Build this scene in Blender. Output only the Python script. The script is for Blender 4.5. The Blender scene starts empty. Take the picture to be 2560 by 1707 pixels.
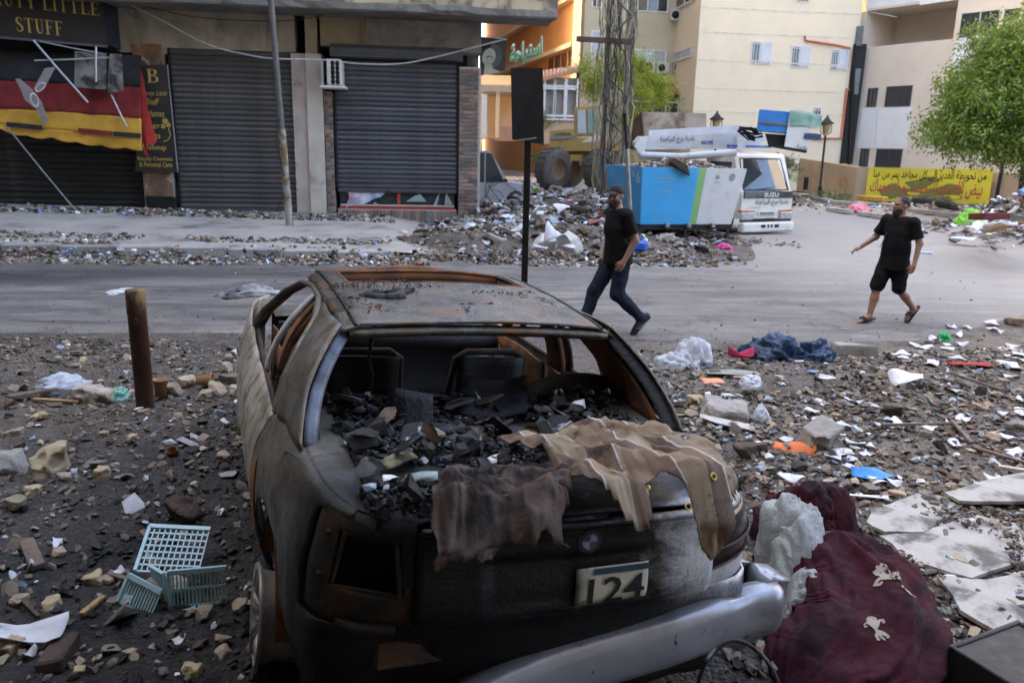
import bpy, math, random
import numpy as np
from mathutils import Vector, Matrix

# ---------------------------------------------------------------- camera, sky, sun, exposure
SC = bpy.context.scene
COL = SC.collection
R = math.radians
CAM_H, PITCH, ROLL = 2.1, 13.86, 1.3
FPX, CX, CY = 1959.0, 1280.0, 853.5          # focal length and centre in photograph pixels
cam_d = bpy.data.cameras.new('camera')
cam_d.sensor_width = 36.0
cam_d.lens = 36.0 * FPX / 2560.0
cam_d.clip_start = 0.05
cam_d.clip_end = 2000.0
cam_d.dof.use_dof = True
cam_d.dof.focus_distance = 4.2
cam_d.dof.aperture_fstop = 4.0
cam = bpy.data.objects.new('camera', cam_d)
COL.objects.link(cam)
_p, _r = R(PITCH), R(ROLL)
FW = Vector((0, math.cos(_p), -math.sin(_p)))
_u0 = Vector((0, math.sin(_p), math.cos(_p)))
_r0 = Vector((1, 0, 0))
RT = math.cos(_r) * _r0 + math.sin(_r) * _u0
UP = -math.sin(_r) * _r0 + math.cos(_r) * _u0
C0 = Vector((0, 0, CAM_H))
m = Matrix((RT, UP, -FW)).transposed().to_4x4()
m.translation = C0
cam.matrix_world = m
SC.camera = cam

SUN_AZ, SUN_EL = R(-75.0), R(36.0)             # azimuth clockwise from +Y
world = bpy.data.worlds.new('World')
SC.world = world
world.use_nodes = True
nt = world.node_tree
nt.nodes.clear()
wo = nt.nodes.new('ShaderNodeOutputWorld')
wb = nt.nodes.new('ShaderNodeBackground')
ws = nt.nodes.new('ShaderNodeTexSky')
ws.sky_type = 'NISHITA'
ws.sun_disc = False
ws.sun_elevation = SUN_EL
ws.sun_rotation = SUN_AZ
ws.altitude = 50.0
ws.air_density = 0.8
ws.dust_density = 5.5
ws.ozone_density = 0.4
wb.inputs['Strength'].default_value = 0.15
nt.links.new(ws.outputs[0], wb.inputs['Color'])
nt.links.new(wb.outputs[0], wo.inputs['Surface'])
sun_d = bpy.data.lights.new('sun', 'SUN')
sun_d.energy = 2.4
sun_d.angle = R(0.53)
sun_d.color = (1.0, 0.93, 0.82)
sun = bpy.data.objects.new('sun', sun_d)
COL.objects.link(sun)
_sd = Vector((math.sin(SUN_AZ) * math.cos(SUN_EL), math.cos(SUN_AZ) * math.cos(SUN_EL), math.sin(SUN_EL)))
sun.rotation_euler = _sd.to_track_quat('Z', 'Y').to_euler()
sun.location = (-30, 20, 40)
vs = SC.view_settings
vs.view_transform = 'Standard'
vs.look = 'None'
vs.gamma = 1.0
vs.use_curve_mapping = False
vs.exposure = 3.5
SC.render.film_transparent = False

# ---------------------------------------------------------------- helpers
rng = random.Random(11)
NR = np.random.RandomState(5)

def ray(u, v):
    return FW + RT * ((u - CX) / FPX) - UP * ((v - CY) / FPX)
def at(u, v, Y):
    d = ray(u, v)
    return C0 + d * (Y / d.y)
def gr(u, v, z=0.0):
    d = ray(u, v)
    return C0 + d * ((z - CAM_H) / d.z)

class MB:
    """collects shapes; build() links them as one mesh object"""
    def __init__(s):
        s.v = []; s.f = []; s.m = []; s.sm = []
    def add(s, vs, fs, mi=0, smooth=False):
        o = len(s.v)
        s.v.extend([tuple(p) for p in vs])
        for f in fs:
            s.f.append(tuple(i + o for i in f)); s.m.append(mi); s.sm.append(smooth)
        return s
    def box(s, c, d, rot=None, mi=0, bev=0.0, taper=1.0):
        hx, hy, hz = d[0] / 2, d[1] / 2, d[2] / 2
        if bev > 0:
            b = min(bev, hx * .9, hy * .9, hz * .9)
            vs = []; idx = {}
            for sx in (-1, 1):
                for sy in (-1, 1):
                    for sz in (-1, 1):
                        for ax in range(3):
                            p = [sx * (hx - b), sy * (hy - b), sz * (hz - b)]
                            p[ax] = (sx * hx, sy * hy, sz * hz)[ax]
                            idx[(sx, sy, sz, ax)] = len(vs); vs.append(p)
            fs = []
            def q(a): fs.append(tuple(a))
            for ax in range(3):
                o1, o2 = (ax + 1) % 3, (ax + 2) % 3
                for sg in (-1, 1):
                    l = []
                    for a, b2 in ((-1, -1), (1, -1), (1, 1), (-1, 1)):
                        k = [0, 0, 0]; k[ax] = sg; k[o1] = a; k[o2] = b2
                        l.append(idx[(k[0], k[1], k[2], ax)])
                    q(l if sg > 0 else l[::-1])
                for a in (-1, 1):
                    for b2 in (-1, 1):
                        k0 = [0, 0, 0]; k1 = [0, 0, 0]
                        k0[ax] = -1; k1[ax] = 1
                        for k in (k0, k1): k[o1] = a; k[o2] = b2
                        l = [idx[(*k0, o1)], idx[(*k1, o1)], idx[(*k1, o2)], idx[(*k0, o2)]]
                        q(l if a * b2 < 0 else l[::-1])
            for sx in (-1, 1):
                for sy in (-1, 1):
                    for sz in (-1, 1):
                        l = [idx[(sx, sy, sz, a)] for a in range(3)]
                        q(l if sx * sy * sz > 0 else l[::-1])
        else:
            vs = [[x * hx, y * hy, z * hz] for x in (-1, 1) for y in (-1, 1) for z in (-1, 1)]
            fs = [(0, 1, 3, 2), (4, 6, 7, 5), (0, 4, 5, 1), (2, 3, 7, 6), (0, 2, 6, 4), (1, 5, 7, 3)]
        if taper != 1.0:
            for p in vs:
                if p[2] > 0: p[0] *= taper; p[1] *= taper
        if rot is not None:
            rm = rot if isinstance(rot, Matrix) else eul(*rot)
            vs = [rm @ Vector(p) for p in vs]
        return s.add([(p[0] + c[0], p[1] + c[1], p[2] + c[2]) for p in vs], fs, mi)
    def prism(s, poly, axis, a, b, mi=0, smooth=False):
        """poly: 2-D points in the plane across axis (0:yz 1:xz 2:xy), swept a..b"""
        n = len(poly)
        def p3(p, t):
            return ((t, p[0], p[1]), (p[0], t, p[1]), (p[0], p[1], t))[axis]
        vs = [p3(p, a) for p in poly] + [p3(p, b) for p in poly]
        ar = sum(poly[i][0] * poly[(i + 1) % n][1] - poly[(i + 1) % n][0] * poly[i][1] for i in range(n))
        ccw = (ar > 0) ^ (axis == 1) ^ (b < a)
        fs = []
        bt, tp = tuple(range(n)), tuple(range(n, 2 * n))
        fs.append(bt[::-1] if ccw else bt); fs.append(tp if ccw else tp[::-1])
        for i in range(n):
            j = (i + 1) % n
            q = (i, j, n + j, n + i)
            fs.append(q if ccw else q[::-1])
        return s.add(vs, fs, mi, smooth)
    def tube(s, pts, r, n=8, mi=0, cap=True, smooth=True, flat=1.0):
        pts = [Vector(p) for p in pts]
        rs = r if isinstance(r, (list, tuple)) else [r] * len(pts)
        vs = []; up = None
        for i, p in enumerate(pts):
            t = (pts[min(i + 1, len(pts) - 1)] - pts[max(i - 1, 0)])
            t = t.normalized() if t.length > 1e-9 else Vector((0, 0, 1))
            if up is None:
                up = Vector((0, 0, 1)) if abs(t.z) < .9 else Vector((1, 0, 0))
            a = t.cross(up); a.normalize(); b = a.cross(t); b.normalize(); up = b
            for k in range(n):
                an = 2 * math.pi * k / n
                vs.append(p + a * (math.cos(an) * rs[i]) + b * (math.sin(an) * rs[i] * flat))
        fs = []
        for i in range(len(pts) - 1):
            for k in range(n):
                k2 = (k + 1) % n
                fs.append((i * n + k, i * n + k2, (i + 1) * n + k2, (i + 1) * n + k))
        s.add(vs, fs, mi, smooth)
        if cap:
            s.add(vs[:n], [tuple(range(n))[::-1]], mi); s.add(vs[-n:], [tuple(range(n))], mi)
        return s
    def lathe(s, prof, c=(0, 0, 0), n=20, mi=0, axis=2, smooth=True):
        """prof: (radius, height) from bottom to top"""
        vs = []
        for r, h in prof:
            for k in range(n):
                a = 2 * math.pi * k / n
                p = (math.cos(a) * r, math.sin(a) * r)
                q = ((h, p[0], p[1]), (p[1], h, p[0]), (p[0], p[1], h))[axis]
                vs.append((q[0] + c[0], q[1] + c[1], q[2] + c[2]))
        fs = []
        for i in range(len(prof) - 1):
            for k in range(n):
                k2 = (k + 1) % n
                fs.append((i * n + k, i * n + k2, (i + 1) * n + k2, (i + 1) * n + k))
        return s.add(vs, fs, mi, smooth)
    def grid(s, fn, nu, nv, mi=0, smooth=True, flip=False, keep=None):
        vs = [fn(i / nu, j / nv) for i in range(nu + 1) for j in range(nv + 1)]
        fs = []
        for i in range(nu):
            for j in range(nv):
                if keep and not keep((i + .5) / nu, (j + .5) / nv): continue
                q = (i * (nv + 1) + j, (i + 1) * (nv + 1) + j, (i + 1) * (nv + 1) + j + 1, i * (nv + 1) + j + 1)
                fs.append(q[::-1] if flip else q)
        return s.add(vs, fs, mi, smooth)
    def quad(s, a, b, c, d, mi=0):
        return s.add([a, b, c, d], [(0, 1, 2, 3)], mi)
    def mesh(s, name, mats):
        me = bpy.data.meshes.new(name)
        me.from_pydata(s.v, [], s.f)
        for mt in (mats if isinstance(mats, (list, tuple)) else [mats]):
            me.materials.append(mt)
        me.polygons.foreach_set('material_index', s.m)
        me.polygons.foreach_set('use_smooth', s.sm)
        me.update()
        return me
    def build(s, name, mats, parent=None, loc=(0, 0, 0), rz=0.0, solid=0.0):
        return ob(name, s.mesh(name, mats), parent, loc, rz, solid)

def eul(x=0, y=0, z=0):
    return (Matrix.Rotation(z, 3, 'Z') @ Matrix.Rotation(y, 3, 'Y') @ Matrix.Rotation(x, 3, 'X'))

def ob(name, me, parent=None, loc=(0, 0, 0), rz=0.0, solid=0.0):
    o = bpy.data.objects.new(name, me)
    COL.objects.link(o)
    if parent is not None: o.parent = parent
    o.location = loc
    if rz: o.rotation_euler = (0, 0, rz)
    if solid:
        md = o.modifiers.new('thickness', 'SOLIDIFY'); md.thickness = abs(solid); md.offset = 1.0 if solid > 0 else -1.0
        md.use_even_offset = False
    return o

def tag(o, label=None, cat=None, group=None, kind=None):
    if label: o['label'] = label
    if cat: o['category'] = cat
    if group: o['group'] = group
    if kind: o['kind'] = kind
    return o

def thing(name, label, cat, loc=(0, 0, 0), rz=0.0, group=None):
    return tag(ob(name, None, None, loc, rz), label, cat, group)

def clone(o, parent=None, **kw):
    c = o.copy(); COL.objects.link(c)
    if parent is not None: c.parent = parent
    for ch in list(o.children): clone(ch, c)
    return c

def from_np(name, V, Fq, mats, parent=None, loc=(0, 0, 0), smooth=True, mi=None):
    """V (n,3) float, Fq (m,3|4) int"""
    me = bpy.data.meshes.new(name)
    k = Fq.shape[1]
    me.vertices.add(len(V)); me.vertices.foreach_set('co', np.ascontiguousarray(V, dtype=np.float32).ravel())
    me.loops.add(Fq.size); me.loops.foreach_set('vertex_index', np.ascontiguousarray(Fq, dtype=np.int32).ravel())
    me.polygons.add(len(Fq)); me.polygons.foreach_set('loop_start', np.arange(0, Fq.size, k, dtype=np.int32))
    if mi is not None: me.polygons.foreach_set('material_index', np.ascontiguousarray(mi, dtype=np.int32))
    me.polygons.foreach_set('use_smooth', np.full(len(Fq), smooth, dtype=bool))
    for mt in (mats if isinstance(mats, (list, tuple)) else [mats]): me.materials.append(mt)
    me.update(calc_edges=True); me.validate()
    return ob(name, me, parent, loc)

# value noise on arrays ------------------------------------------------------
_perm = np.random.RandomState(3).rand(64, 64, 64)
def vnoise(P):
    P = np.asarray(P, float)
    i = np.floor(P).astype(int); f = P - i; f = f * f * (3 - 2 * f)
    i0 = i & 63; i1 = (i + 1) & 63
    def g(a, b, c): return _perm[a[..., 0], b[..., 1], c[..., 2]]
    x, y, z = f[..., 0], f[..., 1], f[..., 2]
    def G(bx, by, bz):
        return _perm[(i1 if bx else i0)[..., 0], (i1 if by else i0)[..., 1], (i1 if bz else i0)[..., 2]]
    a = G(0, 0, 0) * (1 - x) + G(1, 0, 0) * x; b = G(0, 1, 0) * (1 - x) + G(1, 1, 0) * x
    c = G(0, 0, 1) * (1 - x) + G(1, 0, 1) * x; d = G(0, 1, 1) * (1 - x) + G(1, 1, 1) * x
    return (a * (1 - y) + b * y) * (1 - z) + (c * (1 - y) + d * y) * z
def fbm(P, o=4):
    P = np.asarray(P, float); s = 0; a = .5
    for k in range(o):
        s = s + a * (vnoise(P * 2 ** k + 7.3 * k) - .5); a *= .5
    return s * 2

# signed-distance bodies meshed by surface nets -------------------------------
class SDF:
    def __init__(s, lo, hi, res):
        s.lo = np.array(lo, float); s.res = res
        s.n = np.ceil((np.array(hi, float) - s.lo) / res).astype(int) + 1
        s.F = np.full(s.n, 1.0)
    def _sub(s, lo, hi):
        a = np.clip(np.floor((np.array(lo) - s.lo) / s.res).astype(int), 0, s.n - 1)
        b = np.clip(np.ceil((np.array(hi) - s.lo) / s.res).astype(int) + 1, 1, s.n)
        ax = [s.lo[k] + s.res * np.arange(a[k], b[k]) for k in range(3)]
        return tuple(slice(a[k], b[k]) for k in range(3)), ax
    def _mix(s, sl, d, k, sub):
        f = s.F[sl]
        if sub:
            h = np.clip(.5 - .5 * (f + d) / max(k, 1e-6), 0, 1); s.F[sl] = f * (1 - h) - d * h + k * h * (1 - h)
        else:
            h = np.clip(.5 + .5 * (f - d) / max(k, 1e-6), 0, 1); s.F[sl] = f * (1 - h) + d * h - k * h * (1 - h)
    def cone(s, a, b, r1, r2=None, k=.02, sub=False, flat=None):
        """round cone; flat=(axis vector, factor) squashes across an axis"""
        a = np.array(a, float); b = np.array(b, float); r2 = r1 if r2 is None else r2
        rr = max(r1, r2) * (1.0 if flat is None else max(1, 1 / flat[1])) + k + 2 * s.res
        sl, ax = s._sub(np.minimum(a, b) - rr, np.maximum(a, b) + rr)
        X, Y, Z = np.meshgrid(*ax, indexing='ij')
        ba = b - a; l2 = max(float(ba @ ba), 1e-12)
        px, py, pz = X - a[0], Y - a[1], Z - a[2]
        t = np.clip((px * ba[0] + py * ba[1] + pz * ba[2]) / l2, 0, 1)
        dx, dy, dz = px - ba[0] * t, py - ba[1] * t, pz - ba[2] * t
        if flat is not None:
            n = np.array(flat[0], float); n /= np.linalg.norm(n)
            c = dx * n[0] + dy * n[1] + dz * n[2]; g = flat[1] - 1
            dx, dy, dz = dx + n[0] * c * g, dy + n[1] * c * g, dz + n[2] * c * g
        s._mix(sl, np.sqrt(dx * dx + dy * dy + dz * dz) - (r1 + (r2 - r1) * t), k, sub); return s
    def ell(s, c, r, rot=None, k=.02, sub=False):
        c = np.array(c, float); r = np.array(r, float); m = r.max() + k + 2 * s.res
        sl, ax = s._sub(c - m, c + m)
        X, Y, Z = np.meshgrid(*ax, indexing='ij')
        P = np.stack([X - c[0], Y - c[1], Z - c[2]], -1)
        if rot is not None: P = P @ np.array(rot)
        q = np.sqrt(((P / r) ** 2).sum(-1)); g = np.sqrt(((P / r ** 2) ** 2).sum(-1))
        s._mix(sl, q * (q - 1) / np.maximum(g, 1e-6), k, sub); return s
    def boxy(s, c, h, rot=None, rad=.01, k=.01, sub=False):
        c = np.array(c, float); h = np.array(h, float); m = np.linalg.norm(h) + rad + k + 2 * s.res
        sl, ax = s._sub(c - m, c + m)
        X, Y, Z = np.meshgrid(*ax, indexing='ij')
        P = np.stack([X - c[0], Y - c[1], Z - c[2]], -1)
        if rot is not None: P = P @ np.array(rot)
        q = np.abs(P) - h
        d = np.sqrt((np.maximum(q, 0) ** 2).sum(-1)) + np.minimum(q.max(-1), 0) - rad
        s._mix(sl, d, k, sub); return s
    def cut(s, n, d):
        """keep the side where n.p < d"""
        ax = [s.lo[k] + s.res * np.arange(s.n[k]) for k in range(3)]
        s.F = np.maximum(s.F, n[0] * ax[0][:, None, None] + n[1] * ax[1][None, :, None] + n[2] * ax[2][None, None, :] - d); return s
    def noise(s, amp, freq, seed=0.0, stretch=(1, 1, 1), o=3):
        near = np.abs(s.F) < amp * 2 + 3 * s.res
        ii = np.argwhere(near); P = s.lo + ii * s.res
        s.F[near] += amp * fbm(P * freq * np.array(stretch) + seed, o); return s
    def mesh(s):
        F = s.F; ins = F < 0; n = s.n
        c = np.zeros(tuple(n - 1), int)
        for dx in (0, 1):
            for dy in (0, 1):
                for dz in (0, 1):
                    c += ins[dx:n[0] - 1 + dx, dy:n[1] - 1 + dy, dz:n[2] - 1 + dz]
        act = (c > 0) & (c < 8)
        ids = np.full(act.shape, -1); cells = np.argwhere(act); ids[act] = np.arange(len(cells))
        S = np.zeros((len(cells), 3)); cnt = np.zeros(len(cells))
        cor = [(x, y, z) for x in (0, 1) for y in (0, 1) for z in (0, 1)]
        vals = {q: F[cells[:, 0] + q[0], cells[:, 1] + q[1], cells[:, 2] + q[2]] for q in cor}
        for q in cor:
            for a in range(3):
                if q[a] == 0:
                    q2 = list(q); q2[a] = 1; q2 = tuple(q2)
                    v1, v2 = vals[q], vals[q2]; cr = (v1 < 0) != (v2 < 0)
                    t = np.where(cr, v1 / np.where(cr, v1 - v2, 1), 0)
                    p = np.array(q, float)[None, :].repeat(len(cells), 0); p[:, a] = t
                    S[cr] += p[cr]; cnt[cr] += 1
        V = s.lo + (cells + S / cnt[:, None]) * s.res
        Q = []
        for a in range(3):
            b, d = (a + 1) % 3, (a + 2) % 3
            sl0 = [slice(None)] * 3; sl1 = [slice(None)] * 3
            sl0[a] = slice(0, n[a] - 1); sl1[a] = slice(1, n[a])
            x0, x1 = ins[tuple(sl0)], ins[tuple(sl1)]
            e = np.argwhere(x0 != x1)
            e = e[(e[:, b] > 0) & (e[:, d] > 0) & (e[:, b] < n[b] - 1) & (e[:, d] < n[d] - 1)]
            fl = x0[e[:, 0], e[:, 1], e[:, 2]]
            def cid(ob_, od):
                k = e.copy(); k[:, b] += ob_; k[:, d] += od
                return ids[k[:, 0], k[:, 1], k[:, 2]]
            q = np.stack([cid(-1, -1), cid(0, -1), cid(0, 0), cid(-1, 0)], 1)
            q[~fl] = q[~fl][:, ::-1]
            Q.append(q)
        return V, np.concatenate(Q)
    def build(s, name, mats, parent=None, loc=(0, 0, 0), smooth=True, mifn=None):
        V, Q = s.mesh()
        mi = None if mifn is None else mifn(V[Q].mean(1))
        return from_np(name, V, Q, mats, parent, loc, smooth, mi)

# ---------------------------------------------------------------- materials
class NG:
    def __init__(s, name):
        s.mat = bpy.data.materials.new(name); s.mat.use_nodes = True
        s.t = s.mat.node_tree; s.t.nodes.clear()
        s.out = s.n('ShaderNodeOutputMaterial'); s.b = s.n('ShaderNodeBsdfPrincipled')
        s.t.links.new(s.b.outputs[0], s.out.inputs['Surface'])
        s._tc = None
    def n(s, k, **kw):
        x = s.t.nodes.new(k)
        for a, b in kw.items(): setattr(x, a, b)
        return x
    def put(s, sock, val):
        if isinstance(val, bpy.types.NodeSocket): s.t.links.new(val, sock)
        elif isinstance(val, (tuple, list)):
            sock.default_value = tuple(val) + ((1.0,) if len(val) == 3 and sock.type == 'RGBA' else ())
        else: sock.default_value = val
    def obj(s):
        if s._tc is None: s._tc = s.n('ShaderNodeTexCoord')
        return s._tc.outputs['Object']
    def map(s, scale=(1, 1, 1), loc=(0, 0, 0), rot=(0, 0, 0), vec=None):
        m = s.n('ShaderNodeMapping'); s.put(m.inputs['Vector'], vec or s.obj())
        m.inputs['Scale'].default_value = scale; m.inputs['Location'].default_value = loc; m.inputs['Rotation'].default_value = rot
        return m.outputs[0]
    def noise(s, scale=5, detail=4, rough=.6, vec=None, dist=0.0):
        x = s.n('ShaderNodeTexNoise'); s.put(x.inputs['Vector'], vec or s.obj())
        x.inputs['Scale'].default_value = scale; x.inputs['Detail'].default_value = detail
        x.inputs['Roughness'].default_value = rough; x.inputs['Distortion'].default_value = dist
        return x.outputs['Fac']
    def voro(s, scale=5, feat='F1', vec=None, out='Distance'):
        x = s.n('ShaderNodeTexVoronoi', feature=feat); s.put(x.inputs['Vector'], vec or s.obj()); x.inputs['Scale'].default_value = scale
        return x.outputs[out]
    def ramp(s, fac, lo, hi, a=0.0, b=1.0, interp='SMOOTHSTEP'):
        x = s.n('ShaderNodeMapRange'); x.interpolation_type = interp
        s.put(x.inputs['Value'], fac)
        for k, v in (('From Min', lo), ('From Max', hi), ('To Min', a), ('To Max', b)): x.inputs[k].default_value = v
        return x.outputs[0]
    def mix(s, fac, a, b, mode='MIX'):
        x = s.n('ShaderNodeMix', data_type='RGBA', blend_type=mode)
        s.put(x.inputs[0], fac); s.put(x.inputs[6], a); s.put(x.inputs[7], b)
        return x.outputs[2]
    def math(s, op, a, b=0.0, c=None, clamp=False):
        x = s.n('ShaderNodeMath', operation=op, use_clamp=clamp)
        s.put(x.inputs[0], a); s.put(x.inputs[1], b)
        if c is not None: s.put(x.inputs[2], c)
        return x.outputs[0]
    def xyz(s, vec=None):
        x = s.n('ShaderNodeSeparateXYZ'); s.put(x.inputs[0], vec or s.obj()); return x.outputs
    def rnd(s):
        return s.n('ShaderNodeObjectInfo').outputs['Random']
    def island(s):
        return s.n('ShaderNodeNewGeometry').outputs['Random Per Island']
    def cr(s, fac, stops, interp='LINEAR'):
        x = s.n('ShaderNodeValToRGB'); e = x.color_ramp; e.interpolation = interp
        while len(e.elements) < len(stops): e.elements.new(.5)
        for el, (p, c) in zip(e.elements, stops): el.position = p; el.color = (*c, 1)
        s.put(x.inputs[0], fac); return x.outputs[0]
    def bump(s, h, st=.3, dist=.02):
        x = s.n('ShaderNodeBump'); x.inputs['Strength'].default_value = st; x.inputs['Distance'].default_value = dist
        s.put(x.inputs['Height'], h); s.t.links.new(x.outputs[0], s.b.inputs['Normal'])
    def set(s, col=None, rough=None, metal=None, **kw):
        if col is not None: s.put(s.b.inputs['Base Color'], col)
        if rough is not None: s.put(s.b.inputs['Roughness'], rough)
        if metal is not None: s.put(s.b.inputs['Metallic'], metal)
        for k, v in kw.items(): s.put(s.b.inputs[k.replace('_', ' ')], v)
        return s.mat

def M(name, c1, c2=None, scale=4.0, rough=.8, metal=0.0, bump=.25, bscale=25.0, stain=None, streak=None, rnd=0.0, dist=.01, isl=0.0, spec=None):
    """general weathered surface: two-tone noise, optional blotches and vertical streaks, fine relief"""
    g = NG(name)
    c2 = c2 or tuple(x * .72 for x in c1)
    col = g.mix(g.ramp(g.noise(scale, 5, .62), .3, .7), c1, c2)
    if stain:
        sc, ss, lo, hi = stain
        col = g.mix(g.ramp(g.noise(ss, 6, .65, dist=.4), lo, hi), col, sc)
    if streak:
        sc, ss, lo, hi = streak
        col = g.mix(g.ramp(g.noise(1.0, 5, .6, vec=g.map((ss, ss, ss * .09))), lo, hi), col, sc)
    if rnd: col = g.mix(1.0, col, g.cr(g.rnd(), [(0, (1 - rnd,) * 3), (1, (1 + rnd,) * 3)]), 'MULTIPLY')
    if isl: col = g.mix(1.0, col, g.cr(g.island(), [(0, (1 - isl,) * 3), (1, (1 + isl,) * 3)]), 'MULTIPLY')
    nz = g.noise(bscale, 5, .6)
    if bump: g.bump(nz, bump, dist)
    g.set(col, g.ramp(nz, .25, .75, max(rough - .12, .02), min(rough + .12, 1.0), 'LINEAR'), metal)
    if spec is not None: g.b.inputs['Specular IOR Level'].default_value = spec
    return g.mat

def GLASS(name, tint=(.03, .035, .04), rough=.06):
    g = NG(name)
    g.bump(g.noise(1.2, 2, .4), .08, .02)
    return g.set(tint, rough, 0.0, Specular_IOR_Level=.8)

# lettering -------------------------------------------------------------------
_AR = dict(zip('ءآأؤإئابةتثجحخدذرزسشصضطظعغفقكلمنهوىي',
    [0xFE80, 0xFE81, 0xFE83, 0xFE85, 0xFE87, 0xFE89, 0xFE8D, 0xFE8F, 0xFE93, 0xFE95, 0xFE99, 0xFE9D, 0xFEA1, 0xFEA5, 0xFEA9, 0xFEAB, 0xFEAD, 0xFEAF,
     0xFEB1, 0xFEB5, 0xFEB9, 0xFEBD, 0xFEC1, 0xFEC5, 0xFEC9, 0xFECD, 0xFED1, 0xFED5, 0xFED9, 0xFEDD, 0xFEE1, 0xFEE5, 0xFEE9, 0xFEED, 0xFEEF, 0xFEF1]))
_ONE = 'ءآأؤإاةدذرزوى'
def arabic(t):
    """contextual letter forms, laid out right to left"""
    o = []
    for i, ch in enumerate(t):
        if ch not in _AR: o.append(ch); continue
        pv = i > 0 and t[i - 1] in _AR and t[i - 1] not in _ONE
        nx = i + 1 < len(t) and t[i + 1] in _AR and ch not in _ONE
        base = _AR[ch]
        if ch in _ONE: o.append(chr(base + (1 if pv and ch != 'ء' else 0)))
        else: o.append(chr(base + (3 if pv and nx else 2 if nx else 1 if pv else 0)))
    return ''.join(reversed(o))

_tcache = {}
def text_pts(body, bold=0.0):
    k = (body, bold)
    if k not in _tcache:
        c = bpy.data.curves.new('lettering', 'FONT'); c.body = body; c.resolution_u = 2; c.offset = bold
        o = bpy.data.objects.new('lettering', c)
        me = bpy.data.meshes.new_from_object(o)
        V = np.array([v.co[:] for v in me.vertices]); F = [tuple(p.vertices) for p in me.polygons]
        bpy.data.objects.remove(o); bpy.data.curves.remove(c); bpy.data.meshes.remove(me)
        V = V[:, :2]; lo, hi = V.min(0), V.max(0)
        _tcache[k] = ((V - lo) / (hi - lo), F)
    return _tcache[k]
def write(mb, body, fn, bold=0.0, mi=0):
    """adds lettering; fn maps (0..1 across, 0..1 up) to a point"""
    V, F = text_pts(body, bold)
    return mb.add([fn(a, b) for a, b in V], F, mi)
def plane_fn(o, ux, uy):
    o, ux, uy = Vector(o), Vector(ux), Vector(uy)
    return lambda a, b: o + ux * a + uy * b

def stroke(mb, pts, w, fn, mi=0):
    """flat ribbon through 2-D pts with half widths w, mapped by fn"""
    P = [Vector(p) for p in pts]; n = len(P); L = []; Rr = []
    ws_ = w if isinstance(w, (list, tuple)) else [w] * n
    for i in range(n):
        t = (P[min(i + 1, n - 1)] - P[max(i - 1, 0)]).normalized(); nn = Vector((-t.y, t.x))
        L.append(P[i] + nn * ws_[i]); Rr.append(P[i] - nn * ws_[i])
    mb.add([fn(*p) for p in L] + [fn(*p) for p in Rr], [(i, n + i, n + i + 1, i + 1) for i in range(n - 1)], mi)

def serif(mb, s, fn, mi=0):
    """book-face capitals: thick stems, hairlines, bracket serifs; height 1, advance in fn units of height; returns width"""
    x = 0.0; T = .075; H = .022
    def st(p, w): stroke(mb, [(x + a, b) for a, b in p], w, fn, mi)
    def stem(a, b0=0, b1=1, ser=True):
        st([(a, b0), (a, b1)], T)
        if ser:
            for b in (b0 + H, b1 - H): st([(a - .17, b), (a + .17, b)], H)
    for ch in s:
        if ch == ' ': x += .35; continue
        if ch in 'I': stem(.2); a = .4
        elif ch == 'T': stem(.36, ser=False); st([(.2, H), (.52, H)], H); st([(0, 1 - H), (.72, 1 - H)], H); st([(.02, .78), (.02, 1)], [.004, .03]); st([(.70, .78), (.70, 1)], [.004, .03]); a = .74
        elif ch == 'L': stem(.2); st([(.1, H), (.62, H)], H); st([(.61, 0), (.62, .25)], [.035, .005]); a = .66
        elif ch in 'EF':
            stem(.2); st([(.1, 1 - H), (.62, 1 - H)], H); st([(.61, 1), (.62, .77)], [.035, .005]); st([(.2, .52), (.48, .52)], H); st([(.47, .42), (.47, .62)], [.02, .02])
            if ch == 'E': st([(.1, H), (.64, H)], H); st([(.63, 0), (.65, .25)], [.035, .005])
            a = .70
        elif ch == 'U':
            st([(.2, 1), (.2, .3), (.26, .1), (.38, .02)], [T, T, T * .8, .03]); st([(.34, .02), (.48, .06), (.58, .2), (.6, .35), (.6, 1)], [.03, .03, H, H, H])
            st([(.04, 1 - H), (.36, 1 - H)], H); st([(.48, 1 - H), (.72, 1 - H)], H); a = .76
        elif ch == 'A':
            st([(.1, 0), (.36, 1)], H); st([(.36, 1), (.64, 0)], T); st([(.2, .34), (.54, .34)], H); st([(0, H), (.22, H)], H); st([(.48, H), (.78, H)], H); a = .78
        elif ch == 'Y':
            st([(.12, 1), (.38, .45)], T); st([(.66, 1), (.4, .45)], H); st([(.38, 0), (.38, .48)], T); st([(0, 1 - H), (.28, 1 - H)], H); st([(.54, 1 - H), (.78, 1 - H)], H); st([(.22, H), (.54, H)], H); a = .78
        elif ch == 'B':
            stem(.2); st([(.2, 1 - H), (.42, .98), (.55, .88), (.56, .7), (.46, .56), (.2, .53)], [H, .03, T, T, .03, H]); st([(.2, .53), (.48, .5), (.62, .38), (.62, .18), (.48, .04), (.2, H)], [H, .03, T, T, .03, H]); a = .74
        elif ch == 'S':
            st([(.5, .74), (.48, .9), (.34, .985), (.18, .94), (.1, .8), (.14, .66), (.3, .54), (.46, .42), (.54, .27), (.48, .1), (.3, .015), (.12, .08), (.07, .3)],
               [.012, .03, H, .05, T, T, T, T, T, .05, H, .03, .012]); a = .64
        else: a = .5
        x += a + .07
    return x
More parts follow.
